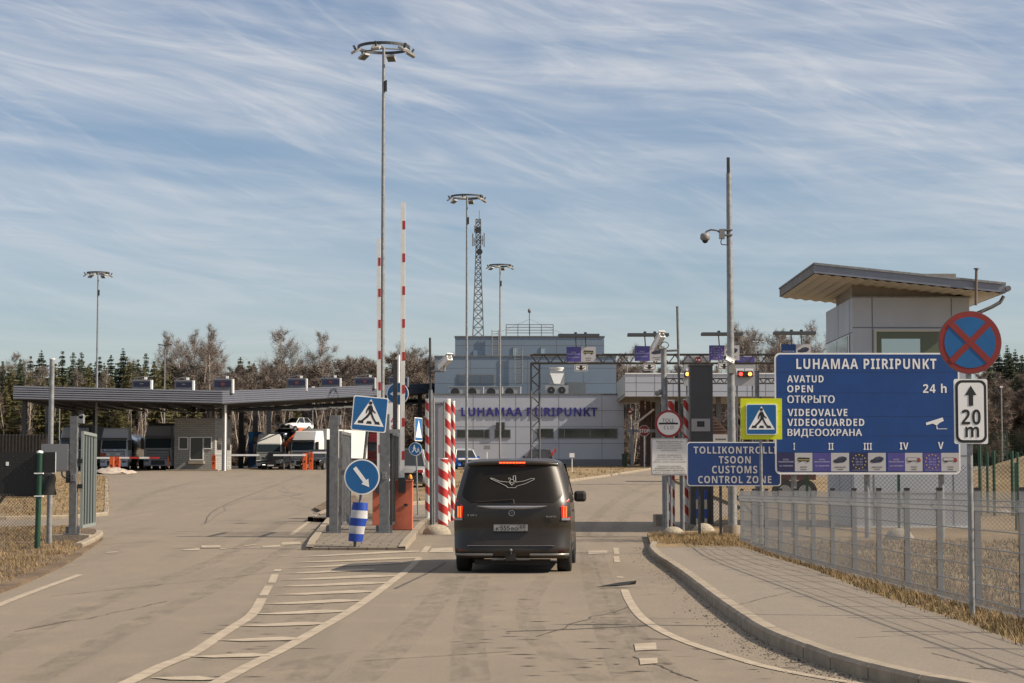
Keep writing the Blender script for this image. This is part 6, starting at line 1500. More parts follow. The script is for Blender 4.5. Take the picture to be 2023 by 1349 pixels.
m = MB(); m.box(x0, x1, D + .02, D + 1.3, zb, z1, ACU); m.add([(x0 + .04, D - .02, z1 - .25), (x1 - .04, D - .02, z1 - .25), (xm + .28, D - .10, zb + .1), (xm - .28, D - .10, zb + .1)], [(0, 3, 2, 1)], CREAM)
m.build('casing', t2); m = MB(); x, z = W(1100, 729, D); m.lathe((x, D + .65, z1), [(.55, 0), (.55, .1), (.68, .2), (.68, .32)], 22, WHITE); m.build('rim', t2)

# lattice tower behind
D = 232
t = thing('lattice_tower', 'lattice telecom tower with dishes and panel antennas behind the terminal', 'tower', (W(945, 900, D)[0], D, gz(D)))
m = MB(); x, z1 = W(945, 433, D); zb = gz(D); _, zm = W(945, 500, D); STEEL = mat('tower steel', (.10, .105, .11), .6)
def hw(z): return .26 if z > zm else .26 + (zm - z) * .036
lv = [zb]; z = zb
while z < z1: z += 1.5 * hw(z) + .15; lv.append(min(z, z1))
cn = [(-1, -1), (1, -1), (1, 1), (-1, 1)]
for za, zc in zip(lv[:-1], lv[1:]):
    ra, rc = hw(za), hw(zc)
    for k in range(4):
        p, q = cn[k], cn[(k + 1) % 4]
        A_, B_, C_, E_ = (x + p[0] * ra, D + p[1] * ra, za), (x + q[0] * ra, D + q[1] * ra, za), (x + p[0] * rc, D + p[1] * rc, zc), (x + q[0] * rc, D + q[1] * rc, zc)
        m.cyl(A_, C_, .05, None, 4, STEEL, False); m.cyl(A_, E_, .028, None, 3, STEEL, False); m.cyl(B_, C_, .028, None, 3, STEEL, False); m.cyl(C_, E_, .028, None, 3, STEEL, False)
m.cyl((x + .1, D, z1), (x + .1, D, z1 + 1.0), .03, None, 5, STEEL); m.build('mast', t)
for px, py, r in ((945, 455, .33), (947.5, 498, .33)): m = MB(); a, z = W(px, py, D); m.cyl((a, D - .55, z), (a, D - .35, z), r, None, 20, DARKM); m.build('dish', t)
for px, pa, pb in ((934, 462, 487), (938, 446, 460), (956.5, 461, 488), (953, 466, 484), (937, 470, 486)): m = MB(); a, zz = W(px, pa, D); _, zc = W(px, pb, D); m.box(a - .06, a + .06, D - .4, D - .25, zc, zz, GALV); m.cyl((a, D - .3, (zz + zc) / 2), (x, D - .2, (zz + zc) / 2), .03, None, 4, STEEL); m.build('antenna', t)

# right canopy of the terminal
D = 178
t = thing('canopy', 'grey panelled passenger canopy on brown columns to the right of the terminal', 'canopy', (W(1380, 900, D)[0], D, gz(D)))
m = MB(); x0, z1 = W(1235, 739, D); x1, z0 = W(1560, 783, D); m.box(x0, x1, D, D + .3, z0, z1, WALLG)
for py in (756, 773): _, z = W(1235, py, D); m.box(x0, x1, D - .007, D - .002, z - .02, z + .02, WALLJ)
for k in range(9): x = x0 + (k + .6) * 1.55; m.box(x - .02, x + .02, D - .006, D - .001, z0, z1, WALLJ)
m.box(x0, x1, D - .05, D + .35, z1, z1 + .1, CREAM); m.build('fascia', t)
m = MB(); xb, zb = W(1219, 752, BD + 1)[0], z1; m.add([(x0 - .002, D + .1, z0), (x0 - .002, D + .1, z1), (xb, BD + 2, z1), (xb, BD + 2, z0)], [(0, 1, 2, 3)], mat('lit side cladding', (.40, .42, .40), .5)); m.build('side_wall', t)  # face coloured pale to stand for the light on it
m = MB(); m.box(x0, x1, D + .3, D + 20, z0 + .1, z0 + .3, BEIGE); m.build('soffit', t)
for px, dd in ((1269, 12), (1281, 14), (1292, 16), (1300, 3), (1337, 14), (1420, 3), (1500, 3)): x, _ = W(px, 850, D + dd); m = MB(); m.box(x - .2, x + .2, D + dd, D + dd + .4, gz(D) - .2, z0 + .1, BROWN if dd > 5 else GALVD); m.build('column', t)
# furniture under it
t = thing('boom_barrier', 'grey boom barrier with an open slanting arm beside the STOP sign', 'barrier', (W(1248, 920, 186)[0], 186, gz(186)))
m = MB(); x, z0 = W(1249, 870, 186); m.box(x - .15, x + .15, 186, 186.3, gz(186), z0 + .9, GALV); m.prect(1237, 848, 1320, 854, 186.1, .1, GALV); m.build('cabinet', t); m = MB(); a = W(1249, 842, 186); b = W(1292, 808, 186); m.cyl((a[0], 185.9, a[1]), (b[0], 185.9, b[1]), .09, None, 8, WHITE); m.build('barrier_arm', t)
D = 183
t = thing('road_sign', 'small red octagonal STOP sign on a white pole', 'road sign', (W(1273, 920, D)[0], D, gz(D)))
m = MB(); x, _ = W(1273, 900, D); m.cyl((x, D, gz(D)), (x, D, W(1273, 850, D)[1]), .045, None, 8, CREAM); m.build('pole', t)
m = MB(); cx, cz = W(1272.5, 851, D); r = .47; o8 = [(cx + r * 1.06 * math.cos(R(22.5 - 45 * k)), cz + r * 1.06 * math.sin(R(22.5 - 45 * k))) for k in range(8)]; m.plate(o8, D - .1, D - .08, CREAM); m.flat([(cx + r * math.cos(R(22.5 - 45 * k)), cz + r * math.sin(R(22.5 - 45 * k))) for k in range(8)], D - .104, SRED); text_px(m, 'STOP', 1263.5, 1282, 847.5, 855, D, CREAM, .04, 1.0, .108); m.build('sign_plate', t)
t = thing('road_sign', 'narrow red no entry sign on a thin pole left of the STOP sign', 'road sign', (W(1251, 920, D)[0], D, gz(D)))
m = MB(); x, _ = W(1250, 900, D); m.cyl((x, D, gz(D)), (x, D, W(1250, 825, D)[1]), .04, None, 8, GALV); m.prect(1249.3, 840, 1251.8, 858, D - .1, .05, SBLUE); m.build('pole', t)
m = MB(); cx, cz = W(1244.5, 813, D); m.plate([(cx + .15 * math.cos(R(-a)), cz + .33 * math.sin(R(-a))) for a in range(0, 360, 15)], D - .1, D - .08, SRED); m.box(cx - .12, cx + .12, D - .106, D - .1, cz - .06, cz + .05, CREAM); m.build('sign_disc', t)
t = thing('wheeled_bin', 'dark green wheeled bin at the right corner of the terminal', 'bin', (W(1234, 920, 186)[0], 186, gz(186)))
m = MB(); x0, z1 = W(1229, 898, 186); x1, z0 = W(1239.5, 920, 186); GB = mat('bin green', (.03, .055, .03), .6); m.add([(x0 + .05, 186, gz(186)), (x1 - .05, 186, gz(186)), (x1 - .05, 186.5, gz(186)), (x0 + .05, 186.5, gz(186)), (x0, 185.95, z1), (x1, 185.95, z1), (x1, 186.6, z1), (x0, 186.6, z1)], [(0, 1, 5, 4), (1, 2, 6, 5), (2, 3, 7, 6), (3, 0, 4, 7)], GB); m.build('body', t); m = MB(); m.box(x0 - .03, x1 + .03, 185.9, 186.65, z1, z1 + .07, GB); m.build('lid', t)
# shed with boards, seen past the scanner cabinet
D = 120
t = thing('shed', 'brown boarded shed with a sloping roof seen past the dark scanner cabinet', 'shed', (W(1425, 940, D)[0], D, gz(D)))
m = MB(); p = [W(1405, 822, D), W(1412, 822, D), W(1438, 851, D), W(1438, 858, D), W(1405, 858, D)]; m.plate(p, D, D + 3, BROWN)
for k in range(5): m.prect(1405, 826 + k * 6, 1414 + k * 5.5, 827 + k * 6, D - .03, .028, mat('pale board edge', (.16, .11, .09), .8))
m.build('gable', t); m = MB(); m.prect(1405, 858, 1440, 905, D - .02, 2.9, mat('white rendered wall', (.40, .39, .38), .7)); [m.prect(1414 + k * 3, 866 + (k % 2) * .4, 1416 + k * 3, 869, D - .025, .004, DARKM) for k in range(7)]; m.build('wall', t)

# ------------------------------------------------------------------ lane gantry
D = 112
t = thing('lane_gantry', 'lattice steel gantry spanning the lanes before the terminal', 'gantry', (W(1057, 940, D)[0], D, gz(D)))
LAT = mat('brown grey lattice steel', (.085, .08, .078), .6, 0, .2, 3)
m = MB(); x0, zt = W(1048, 700, D); x1, zb = W(1067, 717, D)
def truss(m, x0, x1, z0, z1, D, dep, vert):
    P = [(a, b) for a in (0, 1) for b in (0, 1)]
    if vert:
        for a in (x0, x1):
            for d in (D, D + dep): m.cyl((a, d, z0), (a, d, z1), .05, None, 4, LAT)
        n = int((z1 - z0) / (x1 - x0) / .9)
        for k in range(n):
            za, zc = z0 + (z1 - z0) * k / n, z0 + (z1 - z0) * (k + 1) / n; s = k % 2
            for d in (D, D + dep): m.cyl((x0 if s else x1, d, za), (x1 if s else x0, d, zc), .022, None, 4, LAT)
            m.cyl((x0, D if s else D + dep, za), (x0, D + dep if s else D, zc), .022, None, 4, LAT); m.cyl((x1, D if s else D + dep, za), (x1, D + dep if s else D, zc), .022, None, 4, LAT)
    else:
        for a in (z0, z1):
            for d in (D, D + dep): m.cyl((x0, d, a), (x1, d, a), .045, None, 4, LAT)
        n = int((x1 - x0) / (z1 - z0) / .75)
        for k in range(n):
            xa, xc = x0 + (x1 - x0) * k / n, x0 + (x1 - x0) * (k + 1) / n; s = k % 2
            for d in (D, D + dep): m.cyl((xa, d, z0 if s else z1), (xc, d, z1 if s else z0), .022, None, 4, LAT)
            m.cyl((xa, D if s else D + dep, z1), (xc, D + dep if s else D, z1), .02, None, 4, LAT)
truss(m, x0 + .03, x1 - .03, gz(D), zb, D, .5, True); m.build('leg', t)
m = MB(); xe = W(1660, 700, D)[0]; truss(m, x0, xe, zb, zt, D, .5, False); m.build('beam', t)
m = MB(); xa = W(1640, 700, D)[0]; truss(m, xa, xa + .45, gz(D), zb, D, .5, True); m.build('leg', t)
for i, (a, b, c, l, k, lm, hood, pt) in enumerate(((1119, 1177, 1148, 'all', 'bus', PURP, (1103, 1184), 685), (1254, 1313, 1283, 'all', 'car', PURP, (1240, 1321), 683.5), (1401, 1461, 1431, 'stars', 'car', PURP, (1386, 1467), 682), (1543, 1602, 1572, 'auto', 'car', SBLUE, (1529, 1611), 680))):
    Dp = D - .35; lb = ['lane sign with a bus, leftmost on the gantry', 'lane sign with a car and passport wording, behind the stout camera pole on the gantry', 'ring of stars lane sign with a car on the gantry behind the tallest galvanised pole', 'lane sign with a car rising above the big blue board'][i]
    t2 = thing('lane_sign', lb, 'lane sign', (W(c, 700, Dp)[0], Dp, W(c, 714, Dp)[1]), 'lane signs on the gantry')
    m = MB(); x0, z1 = W(a, pt, Dp); x1, z0 = W(b, pt + 29.5, Dp); m.box(x0, x1, Dp + .006, Dp + .1, z0, z1, CREAM); lane_panel(m, x0, x1, z0, z1, Dp, l, k, lm); m.build('panel', t2)
    m = MB(); h0, hz1 = W(hood[0], pt - 25, Dp); h1, hz0 = W(hood[1], pt - 19.5, Dp); m.box(h0, h1, Dp - .3, Dp + .5, hz0, hz1, mat('dark blue grey hood', (.055, .065, .08), .6))
    m.build('hood', t2)
    for q in (.42, .66): m = MB(); x = h0 + (h1 - h0) * q; m.cyl((x + .04, Dp + .15, z1 - .05), (x, Dp + .15, hz0), .035, None, 6, GALVD); m.box(x - .07, x + .07, Dp - .1, Dp + .1, hz1, hz1 + .1, DARKM); m.build('hanger', t2)
    if i < 3:
        m = MB(); x0, z1 = W(c - 13, pt + 35, Dp); x1, z0 = W(c + 13, pt + 48, Dp); m.plate(rrect(x0, z0, x1, z1, .08), Dp, Dp + .05, mat('off white', (.5, .49, .47))); m.flat(rrect(x0 + .03, z0 + .03, x1 - .03, z1 - .03, .06), Dp - .003, BLACK); m.flat(rrect(x0 + .06, z0 + .06, x1 - .06, z1 - .06, .05), Dp - .005, mat('off white'))
        cx, cz = (x0 + x1) / 2, (z0 + z1) / 2; m.flat([(cx - .07, cz + .13), (cx + .07, cz + .13), (cx + .07, cz - .0), (cx + .25, cz + .05), (cx, cz - .13), (cx - .25, cz + .05), (cx - .07, cz)], Dp - .008, BLACK); m.build('arrow_plate', t2)
# second row: lane boards with signal lights
D = 140
def signal_board(lb, px0, px1, py0, py1, head, lights, disc=None):
    x0, z1 = W(px0, py0, D); x1, z0 = W(px1, py1, D); t = thing('signal_board', lb, 'signal', ((x0 + x1) / 2, D, z0))
    PB = mat('pale board grey', (.34, .35, .36), .5); m = MB(); m.box(x0, x1, D, D + .1, z0, z1, PB)
    a, b = W(px0 + 2, head[0], D), W(px1 - 2, head[1], D); m.box(a[0], b[0], D - .02, D - .001, b[1], a[1], head[2])
    for k in range(2):
        aa, bb = W(px0 + 4 + k * 18, 728, D), W(px0 + 20 + k * 18, 741, D)
        m.box(aa[0], bb[0], D - .015, D - .001, bb[1], aa[1], CREAM); vehicle_icon(m, ('bus', 'truck')[k], (aa[0] + bb[0]) / 2, (aa[1] + bb[1]) / 2, .5, D - .017)
    m.build('board', t)
    if disc:
        m = MB(); cx, cz = W(*disc, D); m.plate(circ(cx, cz, .22, 24), D - .06, D - .04, SRED); m.box(cx - .14, cx + .14, D - .065, D - .061, cz - .03, cz + .03, CREAM); m.build('no_entry_disc', t)
    m = MB(); xx = [p for p in lights]; a = W(min(p[0] for p in xx) - 6, 735, D); b = W(max(p[0] for p in xx) + 6, 743, D); m.box(a[0], b[0], D - .2, D - .021, b[1] - .05, a[1] + .05, BLACK); m.build('light_housing', t)
    for px, mt_ in lights: m = MB(); cx, cz = W(px, 739, D); m.cyl((cx, D - .24, cz), (cx, D - .201, cz), .12, None, 18, mt_); m.build('signal_light', t)
    m = MB(); x = (x0 + x1) / 2
    for xx in (x0 + .2, x1 - .2): m.box(xx - .05, xx + .05, D + .12, D + .2, gz(D), z1, GALVD)
    m.build('support', t)
signal_board('pale lane board with round no entry disc and orange signal behind the scanner cabinet', 1351, 1405, 703, 762, (705, 712, mat('head grey', (.22, .24, .28), .5)), [(1357.5, LAMPO)], (1379, 711))
signal_board('pale lane board with violet heading and two glowing signals beside the tallest pole', 1450, 1493, 701, 762, (705, 718, PURP), [(1463, LAMPR), (1481, LAMPO)])
m = MB(); x0, z1 = W(1315, 747, 146); x1, z0 = W(1540, 757, 146); truss(m, x0, x1, z0, z1, 146, .4, False)
for px in (1316, 1538): x = W(px, 800, 146)[0]; m.box(x - .1, x + .1, 146, 146.4, gz(146), z1, LAT)
tag(m.build('lattice_beam'), 'second lattice beam in front of the passenger canopy', 'gantry')

# ------------------------------------------------------------------ guard booth on the right
D = 53.4
x1L = W(1687, 900, D)[0]; xR = W(1919, 900, D)[0]; yB = 58.0; xLb = W(1634.5, 900, yB)[0]
t = thing('guard_booth', 'tall grey panelled guard booth with a sloping overhanging roof', 'booth', ((x1L + xR) / 2, D, gz(D)))
zt = W(1700, 588, D)[1]; zb0 = gz(D) + .1
m = MB(); wall = [(x1L, D), (xR, D), (xR, yB), (xLb, yB)]; m.slab(wall, zb0 - .3, zt, BOOTHW)
for px in (1725, 1882): x, _ = W(px, 800, D); m.box(x - .012, x + .012, D - .005, D - .001, zb0, zt, WALLJ)
for py in (647, 700, 790, 900, 975): _, z = W(1700, py, D); m.box(x1L, xR, D - .006, D - .002, z - .012, z + .012, WALLJ)
e = Vector((xLb - x1L, yB - D, 0)); L = e.length; e /= L; nn = Vector((e.y, -e.x, 0)) * (1 if e.y < 0 else 1)
if nn.x > 0: nn = -nn
def side(f0, f1, z0, z1, off, mt_):
    p, q = Vector((x1L, D, 0)) + e * L * f0 + nn * off, Vector((x1L, D, 0)) + e * L * f1 + nn * off; m.add([(p.x, p.y, z0), (q.x, q.y, z0), (q.x, q.y, z1), (p.x, p.y, z1)], [(0, 1, 2, 3)], mt_)
for f in (.1, .52): side(f - .004, f + .004, zb0, zt, .004, WALLJ)
_, z = W(1700, 656, D); side(0, 1, z - .012, z + .012, .006, WALLJ)
m.build('wall', t)
m = MB(); side(.1, .97, W(1690, 712, D)[1], W(1690, 658, D)[1], .02, CREAM); side(.14, .50, W(1690, 710, D)[1], W(1690, 660, D)[1], .03, GLASSR); side(.54, .93, W(1690, 710, D)[1], W(1690, 660, D)[1], .03, GLASSR); m.build('window', t)
win(t, 1726, 650.5, 1880, 716, D, .06, mat('pale window frame', (.46, .45, .41), .5), mat('sky reflecting glass', (.42, .46, .46), .05, .9), ())
m = MB(); m.prect(1729.5, 653.5, 1877, 669, D - .04, .008, mat('painted window interior', (.10, .125, .085), .5)); m.prect(1729.5, 669, 1742, 714, D - .04, .008, mat('painted window interior')); m.prect(1818, 669, 1877, 714, D - .04, .008, mat('painted window interior')); m.build('painted_interior', t)  # dark strips painted for the dim interior and trees seen in the glass
m = MB(); m.slab([(x1L + .02, D + .12), (xR - .3, D + .12), (xR - .3, yB - .2), (xLb + .25, yB - .2)], zt, zt + .62, BEIGE); m.build('upstand', t)
m = MB(); m.box(x1L - .03, xR + .03, D - .04, D + .2, zt, zt + .03, GALV); m.build('coping', t)
m = MB(); yF = 52.0; yK = 58.8; a = W(1608.5, 520.5, yF); b = W(1987, 560, yF); th = .23
RL, RR = Vector((a[0], 0, a[1])), Vector((b[0], 0, b[1])); n = 1
def rz(x, dz=0): return RL.z + (RR.z - RL.z) * (x - RL.x) / (RR.x - RL.x) + dz
v = [(RL.x, yF, RL.z - th), (RR.x, yF, RR.z - th), (RR.x, yK, RR.z - th), (RL.x, yK, RL.z - th), (RL.x, yF, RL.z), (RR.x, yF, RR.z), (RR.x, yK, RR.z), (RL.x, yK, RL.z)]
m.add(v, [(4, 5, 6, 7), (0, 1, 5, 4), (1, 2, 6, 5), (2, 3, 7, 6)], ROOFG); m.add(v, [(3, 0, 4, 7)], mat('stained roof edge', (.15, .145, .14), .7, 0, .4, 5, stretch=(1, 1, .25)))
m.box(RL.x - .02, RL.x + .001, yF - .02, yK + .02, RL.z - .02, RL.z + .02, GALVD)
m.add([(RL.x, yF - .03, RL.z - .03), (RR.x, yF - .03, RR.z - .03), (RR.x, yF - .03, RR.z + .025), (RL.x, yF - .03, RL.z + .025), (RL.x, yF + .1, RL.z + .03), (RR.x, yF + .1, RR.z + .03)], [(0, 1, 2, 3), (3, 2, 5, 4)], GALV)
m.build('roof', t)
m = MB(); n = 34; va = []
for i in range(n + 1):
    x = RL.x + .03 + (RR.x - RL.x - .06) * i / n; dz = -th - (.035 if i % 2 else .002); va += [(x, yF + .03, rz(x, dz)), (x, yK - .03, rz(x, dz))]
m.add(va, [(2 * i, 2 * i + 1, 2 * i + 3, 2 * i + 2) for i in range(n)], SOFF); m.build('soffit', t)
m = MB(); m.cyl((RR.x + .06, yF - .02, RR.z - .12), (RR.x + .06, yK, RR.z - .12), .07, None, 10, GALVD); p = [W(*q, yF + .6) for q in ((1983, 585), (1976, 597), (1960, 606), (1935, 617), (1922, 622))]; m.tube([(q[0], yF + .6, q[1]) for q in p], .045, 8, GALVD); m.build('gutter', t)
m = MB(); c, d = W(1929, 532, yF - .08), W(1928, 603, yF - .08); m.cyl((c[0], yF - .08, c[1]), (d[0], yF - .08, d[1]), .035, None, 8, mat('rusty pipe', (.13, .10, .08), .7, 0, .3, 9)); m.cyl((c[0], yF - .08, c[1]), (c[0], yF - .08, c[1] + .03), .07, None, 10, GALVD); m.build('vent_pipe', t)
m = MB(); m.box(x1L - .02, xR + .02, D - .03, D - .001, zb0 - .3, zb0 + .05, CREAM); m.build('base_trim', t)
# dark red trailer behind the boards
D = 78
t = thing('trailer', 'low dark red trailer parked behind the boards left of the guard booth', 'trailer', (W(1560, 975, D)[0], D, gz(D)))
m = MB(); x0, z1 = W(1520, 930, D); x1, z0 = W(1612, 948, D); m.box(x0, x1, D, D + 2.2, z0, z1, mat('oxide red', (.06, .02, .015), .6, 0, .2, 3)); m.build('bed', t)
for px in (1550, 1590): m = MB(); x, _ = W(px, 960, D); m.cyl((x, D - .02, gz(D) + .45), (x, D + .25, gz(D) + .45), .45, None, 20, RUBBER); m.cyl((x, D - .03, gz(D) + .45), (x, D - .021, gz(D) + .45), .24, None, 16, RIM); m.build('wheel', t)

# ------------------------------------------------------------------ trees
def mesh_of(name, va, fa, mt_):
    me = bpy.data.meshes.new(name); me.from_pydata(va, [], fa); me.materials.append(mt_); me.update(); return me
def limb(va, fa, p, q, r0, r1, n=4):
    d = (q - p).normalized(); a = Vector((0, 0, 1)) if abs(d.z) < .9 else Vector((1, 0, 0)); u = d.cross(a).normalized(); w = d.cross(u); k = len(va)
    for c, r in ((p, r0), (q, r1)):
        for i in range(n): t = 2 * math.pi * i / n; va.append(tuple(c + (u * math.cos(t) + w * math.sin(t)) * r))
    fa += [(k + i, k + n + i, k + n + (i + 1) % n, k + (i + 1) % n) for i in range(n)]
def twig(va, fa, p, q, w, r):
    d = q - p; s = Vector((r.gauss(0, 1), r.gauss(0, 1), r.gauss(0, .5))).cross(d)
    if s.length < 1e-6: return
    s = s.normalized() * w / 2; k = len(va); va += [tuple(p - s), tuple(p + s), tuple(q)]; fa.append((k, k + 1, k + 2))
def bare_tree(seed, H=17, spread=.20, nl=22, up=.9, forks=1, bark=BIRCHB, tw=TWIG, first=.3, dens=1.0, tr=.17, ww=.025):
    r = random.Random(seed); va, fa, vb, fb = [], [], [], []
    for fk in range(forks):
        p = Vector((r.gauss(0, .15) * (forks > 1), r.gauss(0, .15) * (forks > 1), -.2)); lean = Vector((r.gauss(0, .05 + .10 * (forks > 1)), r.gauss(0, .05), 1)); N = 9; pts = [p]
        hh = H * (1 if fk == 0 else r.uniform(.7, .95))
        for i in range(N): pts.append(pts[-1] + (lean + Vector((r.gauss(0, .032), r.gauss(0, .032), 0))) * hh / N)
        rad = [tr * (1 - i / N) ** .8 + .02 for i in range(N + 1)]
        for i in range(N): limb(va, fa, pts[i], pts[i + 1], rad[i], rad[i + 1], 6)
        for _ in range(nl):
            f = first + (1 - first) * r.random() ** .9; i = min(N - 1, int(f * N)); b = pts[i].lerp(pts[i + 1], f * N - i)
            a = r.uniform(0, 2 * math.pi); L = hh * spread * 1.25 * (1.06 - f) ** .75 * r.uniform(.6, 1.25) + .35
            d = Vector((math.cos(a), math.sin(a), up * r.uniform(.7, 1.5))).normalized(); m1 = b + d * L * .5; m2 = m1 + (d + Vector((0, 0, .35))).normalized() * L * .5
            limb(va, fa, b, m1, rad[i] * .4, rad[i] * .25, 3); limb(va, fa, m1, m2, rad[i] * .25, .012, 3)
            for _k in range(int((3 + 4.6 * L) * dens)):
                t = r.uniform(.2, 1); s = b.lerp(m1, t * 2) if t < .5 else m1.lerp(m2, t * 2 - 1)
                q = s + (d + Vector((r.gauss(0, .7), r.gauss(0, .7), r.gauss(.3, .5)))).normalized() * L * r.uniform(.2, .45); twig(vb, fb, s, q, ww * 1.3, r)
                for _j in range(int(11 * dens)):
                    s2 = s.lerp(q, r.uniform(.2, 1)); q2 = s2 + Vector((r.gauss(0, .6), r.gauss(0, .6), r.gauss(.35, .6))).normalized() * r.uniform(.5, 1.3) * min(1, .22 + .30 * L); twig(vb, fb, s2, q2, ww, r)
    return mesh_of('trunk', va, fa, bark), mesh_of('crown', vb, fb, tw)
def spruce(seed, H=17, wd_=.17, mt_=NEEDLE, lev=58, low=.08, dens=1.0):
    r = random.Random(seed); va, fa, vb, fb = [], [], [], []
    N = 6
    for i in range(N): limb(va, fa, Vector((0, 0, H * i / N - .2)), Vector((0, 0, H * (i + 1) / N - .2)), .2 * (1 - i / N) + .02, .2 * (1 - (i + 1) / N) + .02, 6)
    for l in range(lev):
        f = low + (1 - low) * (l + r.random()) / lev; z = H * f; R_ = H * wd_ * (1 - f) ** .75 * r.uniform(.7, 1.15) + .15
        nb = max(3, int((9 * (1 - f) + 4) * dens)); a0 = r.uniform(0, 6.28)
        for b in range(nb):
            a = a0 + 6.28 * b / nb + r.gauss(0, .2); L = R_ * r.uniform(.6, 1.15); c, s = math.cos(a), math.sin(a)
            P = lambda t: Vector((c * L * t, s * L * t, z - L * .42 * t + L * .28 * t * t))
            k = 6
            for j in range(k):
                t = (j + .6) / k; p = P(t); wv = .34 * L * (1.1 - t * .75) * r.uniform(.7, 1.2)
                for sg in (-1, 1):
                    q = p + Vector((-s * sg * wv + c * wv * .7, c * sg * wv + s * wv * .7, -wv * r.uniform(.25, .75))); o = P(max(0, t - .22)); kk = len(vb); vb += [tuple(o), tuple(p + Vector((0, 0, .03))), tuple(q)]; fb.append((kk, kk + 1, kk + 2))
                dz = .30 + .16 * L * (1 - .5 * t); kk = len(vb); e = P(min(1, t + .16)); o = P(max(0, t - .12)); vb += [tuple(o), tuple(e), tuple((o + e) / 2 + Vector((r.gauss(0, .1), r.gauss(0, .1), -dz * r.uniform(.6, 1.2))))]; fb.append((kk, kk + 1, kk + 2))
    return mesh_of('trunk', va, fa, BARK), mesh_of('crown', vb, fb, mt_)
def root(name, label, cat, loc, grp, meshes, sc, rz):
    t = thing(name, label, cat, loc, grp, rz); t.scale = sc
    for nm, me in zip(('trunk', 'crown'), meshes): o = bpy.data.objects.new(nm, me); COL.objects.link(o); o.parent = t
    return t
SPR = [spruce(11, wd_=.19), spruce(12, wd_=.23), spruce(13, wd_=.17, lev=50), spruce(14, wd_=.25, dens=1.2)]
PINE = [spruce(21, wd_=.20, mt_=NEEDLE2, lev=46, low=.2), spruce(22, wd_=.24, mt_=NEEDLE2, lev=46, low=.12)]
BIR = [bare_tree(31, spread=.27, nl=30, up=1.2), bare_tree(32, spread=.32, nl=34, up=1.1), bare_tree(33, spread=.24, nl=30, up=1.6), bare_tree(34, spread=.28, nl=20, forks=2, up=1.3), bare_tree(35, spread=.27, nl=14, forks=4, first=.2, up=1.6)]
ALD = [bare_tree(41, 12, .22, 16, 1.0, 3, BARK, TWIG2, .1, 1.1, .11, .045), bare_tree(42, 12, .25, 20, .8, 2, BARK, TWIG2, .12, 1.2, .12, .05), bare_tree(43, 12, .2, 14, 1.4, 4, BARK, TWIG, .08, 1.1, .09, .05)]
BSH = [bare_tree(51, 6, .35, 14, .9, 5, BARK, TWIG2, .04, 1.0, .05, .05), bare_tree(52, 6, .32, 12, 1.2, 6, BARK, TWIG, .04, 1.0, .05, .05)]
rt = random.Random(77)
def plant(name, label, cat, grp, pool, Hm, px, pyt, D, wide=1.0):
    x, z = W(px, pyt, D); z0 = gz(D) - .2; s = (z - z0) / Hm
    return root(name, label, cat, (x, D, z0), grp, rt.choice(pool), (s * wide, s * wide, s), rt.uniform(0, 6.28))
SL, SG = 'dark green spruce at the edge of the woods', 'spruces at the edge of the woods'
for px, py, D in tuple((rt.uniform(-30, 340), rt.uniform(706, 728), rt.uniform(252, 272)) for _ in range(22)) + tuple((rt.uniform(430, 860), rt.uniform(722, 745), rt.uniform(262, 290)) for _ in range(14)) + tuple((rt.uniform(1940, 2060), rt.uniform(690, 725), rt.uniform(240, 254)) for _ in range(7)) + ((-18, 700, 262), (8, 712, 258), (28, 716, 262), (60, 702, 266), (84, 692, 262), (126, 692, 258), (146, 694, 262), (159, 694, 266), (192, 712, 268), (200, 703, 262), (220, 700, 266), (243, 688, 258), (270, 716, 266), (291, 696, 262),
                  (306, 712, 268), (475, 704, 300), (490, 712, 302), (500, 716, 300), (560, 714, 300), (584, 720, 302), (740, 722, 310), (1990, 682, 250), (1975, 690, 250), (2006, 690, 254), (2022, 700, 250), (2040, 680, 252), (1962, 702, 254), (1580, 728, 290), (1545, 735, 292), (1505, 738, 292)):
    plant('spruce_tree', SL, 'spruce', SG, SPR, 17, px + rt.uniform(-3, 3), py, D)
for px, py, D in ((305, 716, 256), (322, 712, 254), (340, 720, 258), (355, 726, 262), (262, 735, 246), (130, 752, 240), (232, 786, 236), (243, 790, 238), (180, 745, 246), (400, 722, 262), (452, 735, 268), (640, 765, 262), (700, 760, 268), (585, 790, 252), (60, 735, 242), (22, 722, 246), (110, 716, 248), (175, 722, 248), (255, 712, 250), (285, 722, 246), (312, 728, 244), (84, 742, 240), (372, 742, 246), (10, 760, 240), (690, 768, 258), (220, 742, 246), (1560, 748, 270), (1330, 762, 280)):
    plant('pine_tree', 'olive green conifer among the bare trees of the woods', 'conifer', 'olive conifers in the woods', PINE, 17, px, py, D, 1.25)
for lb, px, py, D, pool in (('tall bare birch with white trunk behind the first two lane displays', 392, 668, 262, [BIR[4]]), ('broad bare tree with crowded stems right of the double headed street lamp', 352, 660, 266, [BIR[4]]), ('tallest slender birch above the canopy corner', 424, 655, 258, [BIR[2]]),
                            ('lone round crowned birch rising above low conifers right of the canopy corner', 534, 660, 262, [BIR[1]]), ('lone birch with feathery crown above the lane displays beyond the canopy corner', 621, 664, 262, [BIR[0]]), ('bare birch seen between the right barrier arm and the thin camera mast', 811, 690, 264, [BIR[3]]),
                            ('tall bare tree with many upright shoots right of the tallest galvanised pole', 1488, 640, 268, [BIR[4]]), ('bare birch rising beside the guard booth wall', 1612, 652, 268, [BIR[3]])):
    plant('birch_tree', lb, 'birch', None, pool, 17, px, py, D)
